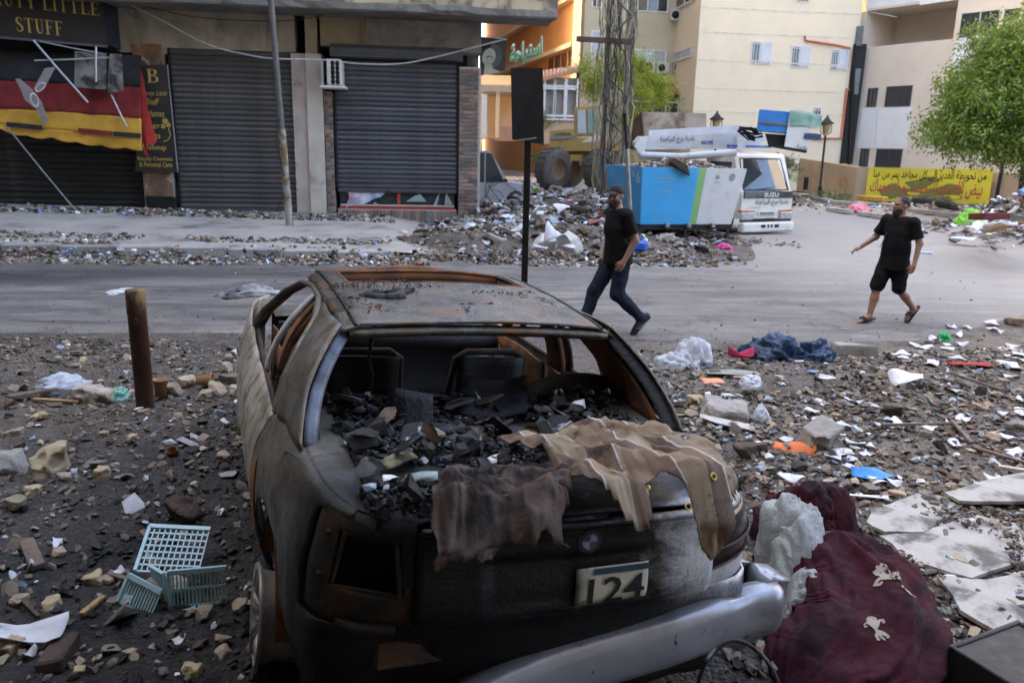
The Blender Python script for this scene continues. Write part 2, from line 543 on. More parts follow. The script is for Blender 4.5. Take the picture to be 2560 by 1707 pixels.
# ---------------------------------------------------------------- shared materials
m_plaster = M('stained plaster', (.42, .36, .27), (.27, .23, .175), 1.3, .92, bump=.35, bscale=14, stain=((.10, .09, .075), .8, .52, .72), streak=((.13, .115, .095), 2.2, .5, .75))
m_plaster_y = M('ochre plaster', (.42, .33, .19), (.27, .22, .14), 1.1, .92, bump=.35, bscale=12, stain=((.12, .10, .08), .9, .5, .75), streak=((.15, .12, .09), 2.5, .5, .75))
m_conc = M('grey concrete', (.33, .31, .27), (.20, .19, .17), 2.2, .93, bump=.5, bscale=22, stain=((.10, .095, .085), 1.4, .55, .75))
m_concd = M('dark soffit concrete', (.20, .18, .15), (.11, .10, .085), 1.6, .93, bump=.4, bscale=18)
m_pink = M('pinkish pilaster paint', (.52, .43, .37), (.40, .33, .28), 1.6, .85, bump=.25, stain=((.22, .10, .075), 1.1, .56, .72))
m_pale = M('pale pilaster paint', (.58, .52, .43), (.48, .42, .34), 2.0, .85, bump=.25, stain=((.30, .22, .17), 1.3, .6, .75))
m_black = M('dull black paint', (.010, .010, .010), (.018, .017, .016), 3, .65, bump=.1, spec=.3)
m_dark = M('dark shop interior', (.012, .011, .010), (.02, .018, .016), 3, .95, bump=.1)  # shade of the shop interior put in as near-black
m_brick = M('brown brick', (.28, .17, .12), (.21, .15, .12), 9, .9, bump=.4, bscale=60, rnd=.45)
m_brick2 = M('grey brick', (.20, .18, .17), (.14, .125, .12), 9, .9, bump=.4, bscale=60, rnd=.4)
m_mortar = M('mortar', (.50, .46, .39), (.40, .36, .30), 8, .95, bump=.4, bscale=50)
m_slat = M('grey shutter steel', (.105, .108, .116), (.08, .081, .086), 3, .5, .35, bump=.06, stain=((.11, .10, .085), 2.5, .55, .8), rnd=.18)
m_slatb = M('brown grey shutter steel', (.105, .098, .09), (.075, .07, .064), 3, .55, .3, bump=.06, stain=((.10, .085, .07), 2.0, .5, .8), rnd=.18)
m_slatk = M('sooty shutter steel', (.016, .015, .014), (.028, .025, .02), 2.5, .6, .2, bump=.06, stain=((.045, .04, .025), 1.5, .55, .75), rnd=.15)
m_white = M('white paint', (.78, .77, .74), (.62, .60, .56), 6, .6, bump=.05)
m_alu = M('bare aluminium', (.6, .6, .6), (.45, .45, .45), 8, .4, .8, bump=.05)
m_steel = M('galvanised steel', (.34, .34, .33), (.24, .24, .23), 5, .5, .6, bump=.15, stain=((.20, .10, .05), 2.5, .58, .7))
m_gold = M('gold lettering', (.62, .42, .10), (.5, .33, .08), 8, .5, bump=.02)
m_red = M('red fabric', (.42, .03, .02), (.30, .02, .015), 5, .85, bump=.1)
m_glassd = GLASS('dark window glass')
m_glassl = GLASS('curtained window glass', (.42, .45, .48), .12)

# ---------------------------------------------------------------- ground, road, pavement
CARX, CARY, CARRZ, CARROLL = 0.18, 2.27, R(20.7), R(4.0)
def sstep(a, b, x):
    t = np.clip((x - a) / (b - a), 0, 1); return t * t * (3 - 2 * t)
def road_near(x):                      # near edge of the road
    return 8.1 + .18 * (x * .35) + .35 * fbm(np.stack([x * .5, x * 0 + 3.1, x * 0], -1), 3)
def gheight(x, y):
    x = np.asarray(x, float); y = np.asarray(y, float)
    near = 1 - sstep(-.9, .5, y - road_near(x))
    P = np.stack([x * 1.1, y * 1.1, x * 0], -1)
    h = near * (.05 * fbm(P, 3) + .035 * fbm(P * 5.3, 3) + .03)
    h = h + near * sstep(1.2, 3.5, x) * .05
    for cx, cy, rx, ry, hh in ((.9, 21.5, 2.6, 3.2, .75), (2.2, 24.5, 1.8, 3.0, .55), (-1.4, 17.6, 3.6, 1.3, .16), (1.9, 17.6, 2.4, 1.2, .3),
                               (14.2, 21.5, 2.6, 2.2, 1.05), (17.8, 20.0, 3.0, 3.0, 1.3), (18, 31.8, 7, 1.8, .25), (12.4, 37.5, 3.0, 2.0, .3), (4.2, 19.6, 1.6, 1.2, .10)):
        d = ((x - cx) / rx) ** 2 + ((y - cy) / ry) ** 2
        h = h + hh * np.exp(-d * 1.6) * (1 + .5 * fbm(np.stack([x * 1.7, y * 1.7, x * 0 + 5], -1), 3))
    return h
def axis(a):                           # piecewise spacing: (start, stop, step)
    o = []
    for s0, s1, st in a: o.extend(np.arange(s0, s1 - 1e-6, st))
    return np.array(o + [a[-1][1]])
def sheet(name, xs, ys, zf, mat, kind='structure'):
    X, Y = np.meshgrid(xs, ys, indexing='ij')
    V = np.stack([X, Y, zf(X, Y)], -1).reshape(-1, 3)
    n = len(ys); i = np.arange(len(xs) - 1)[:, None] * n + np.arange(n - 1)[None, :]
    Q = np.stack([i, i + n, i + n + 1, i + 1], -1).reshape(-1, 4)
    return tag(from_np(name, V, Q, mat), kind=kind)

g = NG('dirt and ash ground')
px, py, pz = g.xyz()
big = g.noise(.8, 5, .6); mid = g.noise(5, 6, .65); fine = g.noise(60, 4, .7)
col = g.mix(g.ramp(mid, .35, .68), (.078, .058, .040), (.150, .118, .086))
col = g.mix(g.ramp(big, .45, .65), col, (.048, .037, .027))
col = g.mix(g.ramp(fine, .55, .75), col, (.27, .245, .21))
for sc_, am in ((38, .75), (90, .6)):                  # pebbles too small to build
    cell = g.voro(sc_, out='Color'); vd = g.voro(sc_)
    peb = g.cr(g.xyz(cell)[0], [(0, (.05, .039, .029)), (.5, (.14, .112, .084)), (.85, (.25, .21, .16)), (1, (.36, .33, .29))])
    col = g.mix(g.math('MULTIPLY', g.ramp(vd, .25, .55, am, 0), g.ramp(mid, .3, .6, .3, 1)), col, peb)
# ash and soot trodden around the burnt car
dx = g.math('ADD', px, .75); dy = g.math('SUBTRACT', py, 3.2)
dd = g.math('SQRT', g.math('ADD', g.math('MULTIPLY', dx, dx), g.math('MULTIPLY', g.math('MULTIPLY', dy, dy), .55)))
soot = g.ramp(g.math('ADD', dd, g.math('MULTIPLY', g.math('SUBTRACT', g.noise(1.6, 5, .7), .5), 3.0)), .9, 3.9, 1.0, 0.0)
col = g.mix(soot, col, g.mix(g.ramp(mid, .4, .7), (.009, .008, .007), (.034, .029, .024)))
g.bump(g.math('ADD', g.math('ADD', g.math('MULTIPLY', mid, .6), g.math('MULTIPLY', fine, .6)), g.math('MULTIPLY', g.voro(38), -.8)), .9, .03)
m_ground = g.set(col, g.ramp(g.noise(2.2, 4, .6), .45, .62, .55, .95))

g = NG('dusty asphalt')
px, py, pz = g.xyz()
wob = g.math('MULTIPLY', g.math('SUBTRACT', g.noise(.35, 3, .5), .5), 1.2)
sv = g.n('ShaderNodeCombineXYZ'); g.put(sv.inputs[0], g.math('MULTIPLY', px, .24)); g.put(sv.inputs[1], g.math('ADD', g.math('MULTIPLY', g.math('SUBTRACT', py, g.math('MULTIPLY', px, .08)), 1.5), wob)); g.put(sv.inputs[2], pz)
st = g.noise(1.0, 6, .68, vec=sv.outputs[0])
sv2 = g.n('ShaderNodeCombineXYZ'); g.put(sv2.inputs[0], g.math('MULTIPLY', px, .8)); g.put(sv2.inputs[1], g.math('MULTIPLY', g.math('SUBTRACT', py, g.math('MULTIPLY', px, .08)), 4.0)); g.put(sv2.inputs[2], pz)
st2 = g.noise(1.0, 5, .7, vec=sv2.outputs[0])
col = g.mix(g.ramp(st, .32, .66), (.070, .064, .057), (.195, .176, .152))
col = g.mix(g.ramp(st2, .5, .72, 0, .55), col, (.33, .30, .265))
col = g.mix(g.ramp(g.noise(1.3, 7, .75), .50, .68, 0, .75), col, (.060, .053, .046))
# soot swept along the far lane on the left, paler dust towards the junction
trk = g.math('ABSOLUTE', g.math('SUBTRACT', g.math('SUBTRACT', py, g.math('MULTIPLY', px, .24)), 13.9))
lft = g.ramp(px, -9, 1.5, 1.0, 0.0)
col = g.mix(g.math('MULTIPLY', g.math('MULTIPLY', g.ramp(trk, .25, 1.15, 1.0, 0.0), lft), g.ramp(st2, .3, .6, .55, 1.0)), col, (.030, .028, .028))
col = g.mix(g.ramp(g.math('ADD', g.math('MULTIPLY', px, .5), g.math('MULTIPLY', py, .25)), 4.2, 7.5, 0, .62), col, (.36, .325, .285))
col = g.mix(g.ramp(g.noise(38, 4, .8), .56, .70, 0, .7), col, (.38, .345, .30)); col = g.mix(g.ramp(g.noise(24, 5, .8), .60, .70, 0, .8), col, (.06, .053, .046))
g.bump(g.math('ADD', g.noise(40, 4, .7), g.math('MULTIPLY', g.noise(4, 4, .6), 1.5)), .5, .02)
m_road = g.set(col, g.ramp(st, .3, .6, .75, .95))

sheet('ground', axis([(-160, -20, 10), (-20, -7, 1), (-7, 9, .055), (9, 22, .25), (22, 60, 2), (60, 200, 14)]),
      axis([(-30, 0, 2), (0, 1.4, .1), (1.4, 10, .055), (10, 26, .2), (26, 46, .5), (46, 200, 11)]), gheight, m_ground)

def road_far(x):
    return 15.05 + .10 * x + (33.5 - 15) * sstep(4.6, 8.2, x) - .55 * np.clip(x - 15, 0, 40)
def road_sheet():
    xs = axis([(-60, -8, 2), (-8, 12, .2), (12, 30, .5), (30, 60, 3)]); n = 60
    t = np.linspace(0, 1, n + 1) ** 1.5
    lo = road_near(xs)[:, None]; hi = np.maximum(road_far(xs), 12)[:, None]
    Y = lo + (hi - lo) * t[None, :]; X = xs[:, None].repeat(n + 1, 1)
    Z = gheight(X, Y) * (X < 9.5) * (Y < 16.5) * 1.0 + .006
    Z = np.where((Y > 16.5) | (X > 9.5), gheight(X, Y) + .006, Z) - .05 * (1 - sstep(0, .12, t))[None, :]
    V = np.stack([X, Y, Z], -1).reshape(-1, 3); m_ = n + 1
    i = np.arange(len(xs) - 1)[:, None] * m_ + np.arange(n)[None, :]
    Q = np.stack([i, i + m_, i + m_ + 1, i + 1], -1).reshape(-1, 4)
    tag(from_np('road', V, Q, m_road), kind='structure')
road_sheet()
m_lane = M('sun-bleached lane concrete', (.30, .28, .25), (.22, .2, .18), 1.0, .9, bump=.3, bscale=20)
mb = MB(); mb.grid(lambda a, b: (-.5 + 8 * a - 7 * b, 26.5 + 50 * b, .03 + .0 * a), 6, 20)
tag(mb.build('side_lane', m_lane), kind='structure')

# far pavement: slopes gently down towards the corner of the shop building
FRZ = R(7.0); FO = Vector((-.95, 21.2, 0)); FU = Vector((math.cos(FRZ), math.sin(FRZ), 0)); FN = Vector((math.sin(FRZ), -math.cos(FRZ), 0))
def fac(u, v, off=0.0):
    """photo pixel -> (along, up) on the shop front, off metres in front of its wall"""
    d = ray(u, v); p0 = FO + FN * off
    P = C0 + d * ((p0 - C0).dot(FN) / d.dot(FN))
    return (P - FO).dot(FU), P.z
def fw(a, off, z):                     # along, out, up -> world
    p = FO + FU * a + FN * off
    return Vector((p.x, p.y, z))
def pave_z(a, off):
    return (.26 - .016 * a - .036 * off) * min(max((-.9 - a) / 1.5, 0.0), 1.0)
m_pave = M('dusty pavement concrete', (.40, .36, .31), (.30, .27, .23), 1.2, .93, bump=.4, bscale=30, stain=((.15, .13, .11), 1.2, .52, .7))
mb = MB()
pv = [[(a, off) for off in (-.2, 1.5, 3, 4.5, 5.65)] for a in (-42, -20, -14, -10, -7, -4, -2.4, -1.9, -.9)]
mb.add([(*fw(a, o, pave_z(a, o))[:2], pave_z(a, o)) for r_ in pv for a, o in r_], [(i * 5 + j, i * 5 + j + 1, (i + 1) * 5 + j + 1, (i + 1) * 5 + j) for i in range(8) for j in range(4)])
tag(mb.build('pavement', m_pave), kind='structure')
mb = MB()
mb.add([fw(-42, 5.66, .02), fw(-2.2, 5.66, .02), fw(-42, 5.66, pave_z(-42, 5.65)), fw(-2.2, 5.66, pave_z(-2.2, 5.65))], [(0, 1, 3, 2)])
kerb = tag(mb.build('kerb', m_conc), kind='structure')
m_kerb = M('kerb stone', (.40, .37, .33), (.30, .28, .25), 4, .9, bump=.5, bscale=30, rnd=.12, stain=((.17, .15, .13), 3, .55, .7))
kme = MB().box((0, 0, 0), (.96, .30, .24), bev=.025).mesh('kerb_stone', m_kerb)
for i in range(15):
    a = -2.7 - i; z = pave_z(a, 5.8)
    k = ob('kerb_stone', kme, kerb, fw(a, 5.82 + rng.uniform(-.02, .02), z - .10 + rng.uniform(-.012, .012)), FRZ + rng.uniform(-.015, .015))
    k.rotation_euler.x = rng.uniform(-.04, .04)
mb = MB(); mb.box((0, 0, 0), (4.2, .35, .16), rot=(0, 0, FRZ), bev=.02)
tag(mb.build('kerb_step', m_conc, loc=fw(1.4, 1.3, .16)), kind='structure')

# ---------------------------------------------------------------- shop building
shop = thing('shop_building', 'weathered concrete shop building with three roller shutters and a crumbling balcony slab', 'building', FO, FRZ)
def bl(name, mat, boxes, parent=shop, bev=0.0):
    """boxes in shop-front coordinates: (a0, a1, out0, out1, z0, z1)"""
    mb = MB()
    for a0, a1, o0, o1, z0, z1 in boxes:
        mb.box(((a0 + a1) / 2, -(o0 + o1) / 2, (z0 + z1) / 2), (abs(a1 - a0), abs(o1 - o0), abs(z1 - z0)), bev=bev)
    return mb.build(name, mat, parent)
aA, zA = fac(420, 122); aB, zB = fac(733, 136); aC, _ = fac(748, 530)
a3l, z3t = fac(834, 155); a3r, _ = fac(1143, 160); _, z3b = fac(990, 481); _, z3sill = fac(990, 524)
aCol, zCol = fac(1150, 168)
zBase = -.1; zSof = fac(1201, 59)[1]; TOP = 38.0
# openings: dark left shop, second shutter, third shutter
a1l, a1r = -17.0, fac(345, 300)[0]
bl('wall_mass', m_plaster, [(-42, 0, -33.5, -.9, zBase, TOP)])  # unseen depth and height stretched to hold the sun off the street
bl('beam', m_plaster, [(-42, a1l, -.9, 0, zBase, zSof + 3), (a1l, aA - .03, -.85, 0, zA - .12, zSof), (aA - .03, aB + .06, -.85, .002, zA + .02, zSof), ])
bl('corner_beam', m_conc, [(fac(925, 80)[0], 0, -.85, 0.004, fac(1000, 126)[1], zSof)])
bl('ochre_beam', m_plaster_y, [(fac(800, 80)[0], fac(925, 80)[0] - .003, -.85, -.01, fac(880, 118)[1], zSof)])
bl('upper_wall', m_plaster, [(-42, 0, -.9, -.003, zSof + .30, TOP)])
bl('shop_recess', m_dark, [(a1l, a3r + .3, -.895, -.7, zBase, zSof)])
# pilaster in two tones
pl, pm, pr = fac(735, 300)[0], fac(771, 300)[0], fac(810, 300)[0]
zp = fac(770, 136)[1]
bl('pilaster', m_pink, [(pl, pm, -.85, .10, zBase, zp)])
bl('pilaster_face', m_pale, [(pm + .001, pr, -.85, .16, zBase, zp)])
bl('pilaster_head', m_plaster_y, [(pm + .01, pr - .1, -.85, .12, zp + .002, zSof)])
# column between the first two shops
cl, cr_ = fac(345, 300)[0], fac(425, 330)[0]
bl('column', m_conc, [(cl, cr_, -.85, .02, zBase, zA - .05)])
m_tile = M('scorched tile cladding', (.30, .15, .07), (.10, .07, .05), 3.0, .7, bump=.3, stain=((.5, .42, .33), 1.6, .56, .66))
bl('cladding', m_tile, [(cl + .03, cr_ - .04, .022, .05, fac(400, 166)[1], fac(400, 112)[1])]); bl('cladding', m_tile, [(cl + .05, cr_ - .04, .022, .05, fac(400, 490)[1], fac(400, 428)[1])])
bl('column_plinth', m_black, [(cl + .05, cr_ + .03, .024, .08, zBase, fac(400, 492)[1])])
# balcony slab with crumbling edge
def slab():
    sl = C0 + ray(1394, 44) * ((zSof - CAM_H) / ray(1394, 44).z)
    aS, oS = (sl - FO).dot(FU), (sl - FO).dot(FN)
    mb = MB(); n = 90; A0 = -42
    prof = []
    vs = []
    for i in range(n + 1):
        a = A0 + (aS - A0) * (1 - (1 - i / n) ** 2.2)
        w = float(fbm(np.array([a * 1.3, 2.0, 0]), 4)); w2 = float(fbm(np.array([a * 2.9, 7.0, 3]), 4))
        zb = zSof + max(0, w * .20); ob_ = oS - max(0, w2 * .25)
        for p in ((-.02, zSof + max(0, w) * .03), (oS * .5, zSof + .01), (oS - .18, zSof - .02 + .03 * w2), (ob_ - .03, zb), (oS - max(0, w) * .05, zSof + .16 + w * .06), (oS, zSof + .27), (oS, zSof + 1.15), (oS - .14, zSof + 1.16), (oS - .14, zSof + .3), (-.02, zSof + .3)):
            vs.append((a, -p[0], p[1]))
    k = 10
    fs = [(i * k + j, (i + 1) * k + j, (i + 1) * k + (j + 1) % k, i * k + (j + 1) % k) for i in range(n) for j in range(k)]
    mb.add(vs, [f[::-1] for f in fs], 0)
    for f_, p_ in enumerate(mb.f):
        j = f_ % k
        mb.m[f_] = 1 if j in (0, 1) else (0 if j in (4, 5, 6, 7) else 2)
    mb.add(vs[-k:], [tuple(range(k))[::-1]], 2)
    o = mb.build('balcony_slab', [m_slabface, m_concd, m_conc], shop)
    return aS, oS
m_slabface = M('flaking ochre slab edge', (.58, .46, .28), (.46, .37, .23), 1.5, .9, bump=.5, bscale=10, stain=((.16, .13, .10), 1.1, .47, .6))
aS, oS = slab()
mb = MB()
for i, (u0, v0, u1, v1) in enumerate(((975, 15, 1060, 18), (1075, 20, 1155, 25), (1235, 31, 1295, 36))):
    p = [fac(u0 + (u1 - u0) * t, v0 + (v1 - v0) * t + 2 * math.sin(t * 5), oS - .1) for t in np.linspace(0, 1, 7)]
    mb.tube([(a, -oS + .06, max(z, zSof - .03)) for a, z in p], .022, 6)
mb.build('exposed_conduit', M('orange plastic conduit', (.55, .14, .05), None, 4, .6), shop)

# bricks: column right of the third shutter, narrow strip left of it, sill below
def bricks(name, a0, a1, z0, z1, off, bw=.235, bh=.082, jx=.016, jz=.020, soldier=False):
    grp = bl(name, m_mortar, [(a0, a1, -.8, off - .012, z0, z1)])
    me = [MB().box((0, 0, 0), (bw, .03, bh), bev=.006).mesh('brick', mt) for mt in (m_brick, m_brick2)]
    meh = [MB().box((0, 0, 0), (bw / 2 - jx / 2, .03, bh), bev=.006).mesh('brick', mt) for mt in (m_brick, m_brick2)]
    if soldier:
        ms = [MB().box((0, 0, 0), (.07, .03, z1 - z0 - .03), bev=.006).mesh('brick', mt) for mt in (m_brick, m_brick2)]
        n = int((a1 - a0) / .088)
        for i in range(n): ob('brick', ms[rng.random() < .5], grp, (a0 + .05 + i * (a1 - a0) / n, -off, (z0 + z1) / 2))
        return grp
    z = z0 + bh / 2 + .01; row = 0
    while z < z1 - bh * .4:
        a = a0 + (bw / 2 if row % 2 == 0 else 0) + .004
        if row % 2 == 1 and a1 - a0 > bw * .9:
            ob('brick', meh[rng.random() < .4], grp, (a0 + bw / 4 + .002, -off, z)); a = a0 + bw / 2 + jx + bw / 2
        while a + bw * .5 <= a1 + .02:
            ob('brick', me[rng.random() < .4], grp, (a, -off - rng.uniform(0, .004), z)); a += bw + jx
        if a1 - (a - bw / 2) > bw * .42: ob('brick', meh[rng.random() < .4], grp, (a - bw / 4, -off, z))
        z += bh + jz; row += 1
    return grp
bricks('brick_column', fac(1147, 400)[0], -.004, pave_z(0, 0) - .05, zCol, .05)
bricks('brick_strip', pr + .02, pr + .22, .1, fac(820, 230)[1], .03, bw=.2)
bricks('brick_sill', a3l, a3r, fac(990, 546)[1] - .1, z3sill, .04, soldier=True)

# roller shutters: each slat a piece of its own
def shutter(name, a0, a1, z0, z1, out, mat, pitch, bar=True):
    root = bl(name, m_black, [(a0 - .05, a0 - .004, out - .05, out + .05, z0, z1), ]); bl('guide_rail', m_black, [(a1 + .004, a1 + .05, out - .05, out + .05, z0, z1)], root)
    n = int((z1 - z0) / pitch); p = (z1 - z0) / n; w = a1 - a0
    prof = [(-.004, 0), (-.022, p * .18), (-.030, p * .45), (-.022, p * .74), (-.004, p * .86), (.012, p * .9), (.012, p * .99), (.004, p * .99), (.004, p * .02)]
    me = MB().prism([(y, z) for y, z in prof], 0, -w / 2, w / 2).mesh('slat', mat)
    for i in range(n):
        s_ = ob('slat', me, root, ((a0 + a1) / 2, -out + rng.uniform(-.003, .003), z0 + i * p))
        s_.rotation_euler.y = rng.uniform(-.0018, .0018); s_.rotation_euler.x = rng.uniform(-.10, .10)
    if bar:
        mb = MB().box(((a0 + a1) / 2, -out - .01, z0 - .05), (w + .04, .05, .10), bev=.01)
        for k in (.42, .62): mb.box((a0 + w * k, -out - .05, z0 - .04), (.16, .03, .03), bev=.005)
        mb.build('bottom_bar', mat, root)
    return root
shutter('roller_shutter', fac(445, 400)[0], aC - .02, fac(600, 522)[1], zA + .02, -.05, m_slatb, .125)
shutter('roller_shutter', a3l + .03, a3r - .02, z3b + .09, z3t + .05, -.02, m_slat, .118)
shutter('roller_shutter', a1l, a1r - .02, fac(200, 515)[1], fac(200, 120)[1], -.25, m_slatk, .15)
mb = MB(); w0, zt0 = fac(827, 112); w1, zt1 = fac(1156, 132); _, zb1 = fac(990, 152)
mb.prism([(-.02, zb1), (-.30, zb1 + .03), (-.34, zb1 + .2), (-.26, zt0), (-.02, zt0 + .01)], 0, w0, w1)
for k in (.1, .21, .3): mb.box(((w0 + w1) / 2, -.335 + .02 * abs(k - .2), zb1 + k), (w1 - w0 - .02, .02, .012))
mb.build('shutter_housing', m_slat, shop)
# shop window under the half-open third shutter
m_poster = M('torn window poster', (.72, .66, .74), (.16, .26, .34), 2.2, .7, bump=.1, stain=((.62, .08, .16), 2.6, .56, .68))
win = bl('display_window', M('red window frame', (.40, .045, .03), (.3, .04, .03), 5, .6, bump=.1),
         [(a3l + .05, a3r - .05, -.10, -.03, z3sill, z3sill + .08), (fac(996, 500)[0] - .03, fac(996, 500)[0] + .05, -.10, -.034, z3sill + .08, z3b + .3)])
bl('frame_bead', m_pale, [(a3l + .06, a3r - .06, -.06, -.02, z3sill + .085, z3sill + .12)], win)
bl('pane', m_glassd, [(a3l + .05, a3r - .05, -.16, -.13, z3sill + .1, z3b + .4)], win)
mb = MB(); p0 = fac(868, 486); p1 = fac(958, 518)
mb.grid(lambda a, b: (p0[0] + (p1[0] - p0[0]) * a + .05 * math.sin(b * 5), .03 - .05 * a * b, p0[1] + .08 - (p0[1] - p1[1] + .12) * b * (1 - .65 * a) + .03 * math.sin(a * 9)), 12, 6)
mb.build('torn_poster', m_poster, win)
for k, (u, v, w_, h_, t) in enumerate(((1082, 500, .10, .34, .5), (1125, 498, .07, .3, -.35), (1040, 495, .28, .2, .1), (952, 512, .06, .14, -.6))):
    a, z = fac(u, v); mb = MB(); mb.prism([(a - w_ + t * .2, z - h_ / 2), (a + w_, z - h_ / 2), (a + w_ * .3 + t * .3, z + h_ / 2), (a - w_ * .2 + t * .3, z + h_ * .3)], 1, .03, .045)
    mb.build('glass_shard', M('glass shard', (.34, .42, .40), None, 4, .15), win)

# "BEAUTY LITTLE STUFF" box sign
so = .78
sign = thing('shop_sign', 'black box sign with gold serif capitals above the torn striped awning', 'sign', FO, FRZ)
sa1, szb1 = fac(268, 115, so); sa0, szb0 = fac(-160, 78, so); sdep = .72
_, sz_r = fac(256, -60, so)
mb = MB()
def slant(a): return szb0 + (szb1 - szb0) * (a - sa0) / (sa1 - sa0)
mb.add([(sa0, -so, slant(sa0)), (sa1, -so, szb1), (sa1, -so, sz_r), (sa0, -so, sz_r), (sa0, -so + sdep, slant(sa0)), (sa1 + .06, -so + sdep, szb1), (sa1 + .06, -so + sdep, sz_r), (sa0, -so + sdep, sz_r)],
       [(0, 1, 2, 3), (1, 5, 6, 2), (4, 7, 6, 5), (0, 4, 5, 1), (3, 2, 6, 7)])
m_signk = M('black sign vinyl', (.020, .018, .016), (.035, .030, .026), 1.2, .42, bump=.05)
m_signb = M('glossy blue-black sign side', (.010, .016, .030), (.02, .03, .05), 2, .12, bump=.25, bscale=3)
mb.m = [0, 1, 0, 0, 0]
mb.build('sign_box', [m_signk, m_signb], sign)
mb = MB().box(((sa0 + sa1) / 2, -so - .01, (szb0 + szb1) / 2 - .02), ((sa1 - sa0) * 1.002, .05, .05), rot=(0, -math.atan2(szb1 - szb0, sa1 - sa0), 0))
mb.build('bottom_trim', M('grey trim', (.16, .15, .15), None, 4, .5, .4), sign)
def sline(s_, u0, v0, u1, v1, hpx):
    """serif line whose baseline runs between two photo pixels"""
    A0, Z0 = fac(u0, v0, so + .006); A1, Z1 = fac(u1, v1, so + .006); H_ = fac(u0, v0 - hpx, so)[1] - Z0
    tot = serif(MB(), s_, lambda a, b: (a, b, 0))
    mb = MB(); serif(mb, s_, lambda a, b: (A0 + (A1 - A0) * a / tot, -so - .006, Z0 + (Z1 - Z0) * a / tot + b * H_))
    mb.build('lettering', m_gold, sign)
sline('BEAUTY LITTLE', -75, 6, 252, 41, 33)
sline('STUFF', 41, 79, 162, 91, 36)

# black advertising panel on the column
m_panelk = M('black printed panel', (.028, .025, .022), (.045, .038, .03), 2, .45, bump=.05)
pan = thing('advertising_panel', 'tall black panel with gold B and cosmetics lettering between two shutters', 'sign', FO, FRZ)
po = .16
q = [fac(*c, po) for c in ((338, 429), (444, 431), (417, 162), (352, 164))]
mb = MB(); mb.add([(a, -po, z) for a, z in q] + [(a, -po + .1, z) for a, z in q], [(0, 1, 2, 3), (1, 5, 6, 2), (0, 4, 5, 1), (2, 6, 7, 3), (3, 7, 4, 0)])
mb.build('panel_board', m_panelk, pan)
mb = MB(); mb.tube([(q[1][0] + .01, -po - .01, q[1][1]), (q[2][0] + .01, -po - .01, q[2][1])], .018, 6); mb.build('edge_trim', m_steel, pan)
def pfn(u0, v0, u1, v1):
    A0, Z0 = fac(u0, v1, po + .006); A1, Z1 = fac(u1, v0, po + .006)
    return lambda a, b: (A0 + (A1 - A0) * a, -po - .006, Z0 + (Z1 - Z0) * b)
def ptext(s_, u0, v0, u1, v1, bold=.0, slant_=0.0):
    f = pfn(u0, v0, u1, v1); mb = MB(); write(mb, s_, (lambda a, b: f(a + slant_ * (b - .5), b)), bold); mb.build('lettering', m_gold, pan)
mb = MB(); f_ = pfn(366, 174, 396, 207); serif(mb, 'B', lambda a, b: f_(a / .74, b)); mb.build('lettering', m_gold, pan)
ptext('Beauty Little', 350, 228, 417, 242, 0, .10); ptext('Stuff', 366, 246, 396, 262, 0, .14)
ptext('Perfumes', 356, 276, 410, 292, .01); ptext('Bags', 362, 308, 398, 322, .01); ptext('Gifts', 366, 332, 400, 346, .01); ptext('Makeup', 358, 362, 415, 378, .01)
ptext('Beauty Cosmetic', 345, 393, 431, 404, .012); ptext('& Personal Care', 349, 406, 430, 417, .012)
mb = MB()
for u, v, r_ in ((413, 303, 7), (421, 313, 6), (408, 316, 6)):
    a, z = fac(u, v, po + .006)
    for k in range(5): mb.add([(a, -po - .006, z)] + [(a + r_ * .010 * math.cos(k * 1.257 + t), -po - .007, z + r_ * .010 * math.sin(k * 1.257 + t)) for t in (-.5, 0, .5)], [(0, 1, 2, 3)])
stroke(mb, [(0, 0), (.12, .05), (.19, .16), (.15, .33)], .010, lambda a, b: (fac(408, 355, po)[0] + a, -po - .006, fac(408, 355, po)[1] + b))
mb.build('flower_print', m_gold, pan)

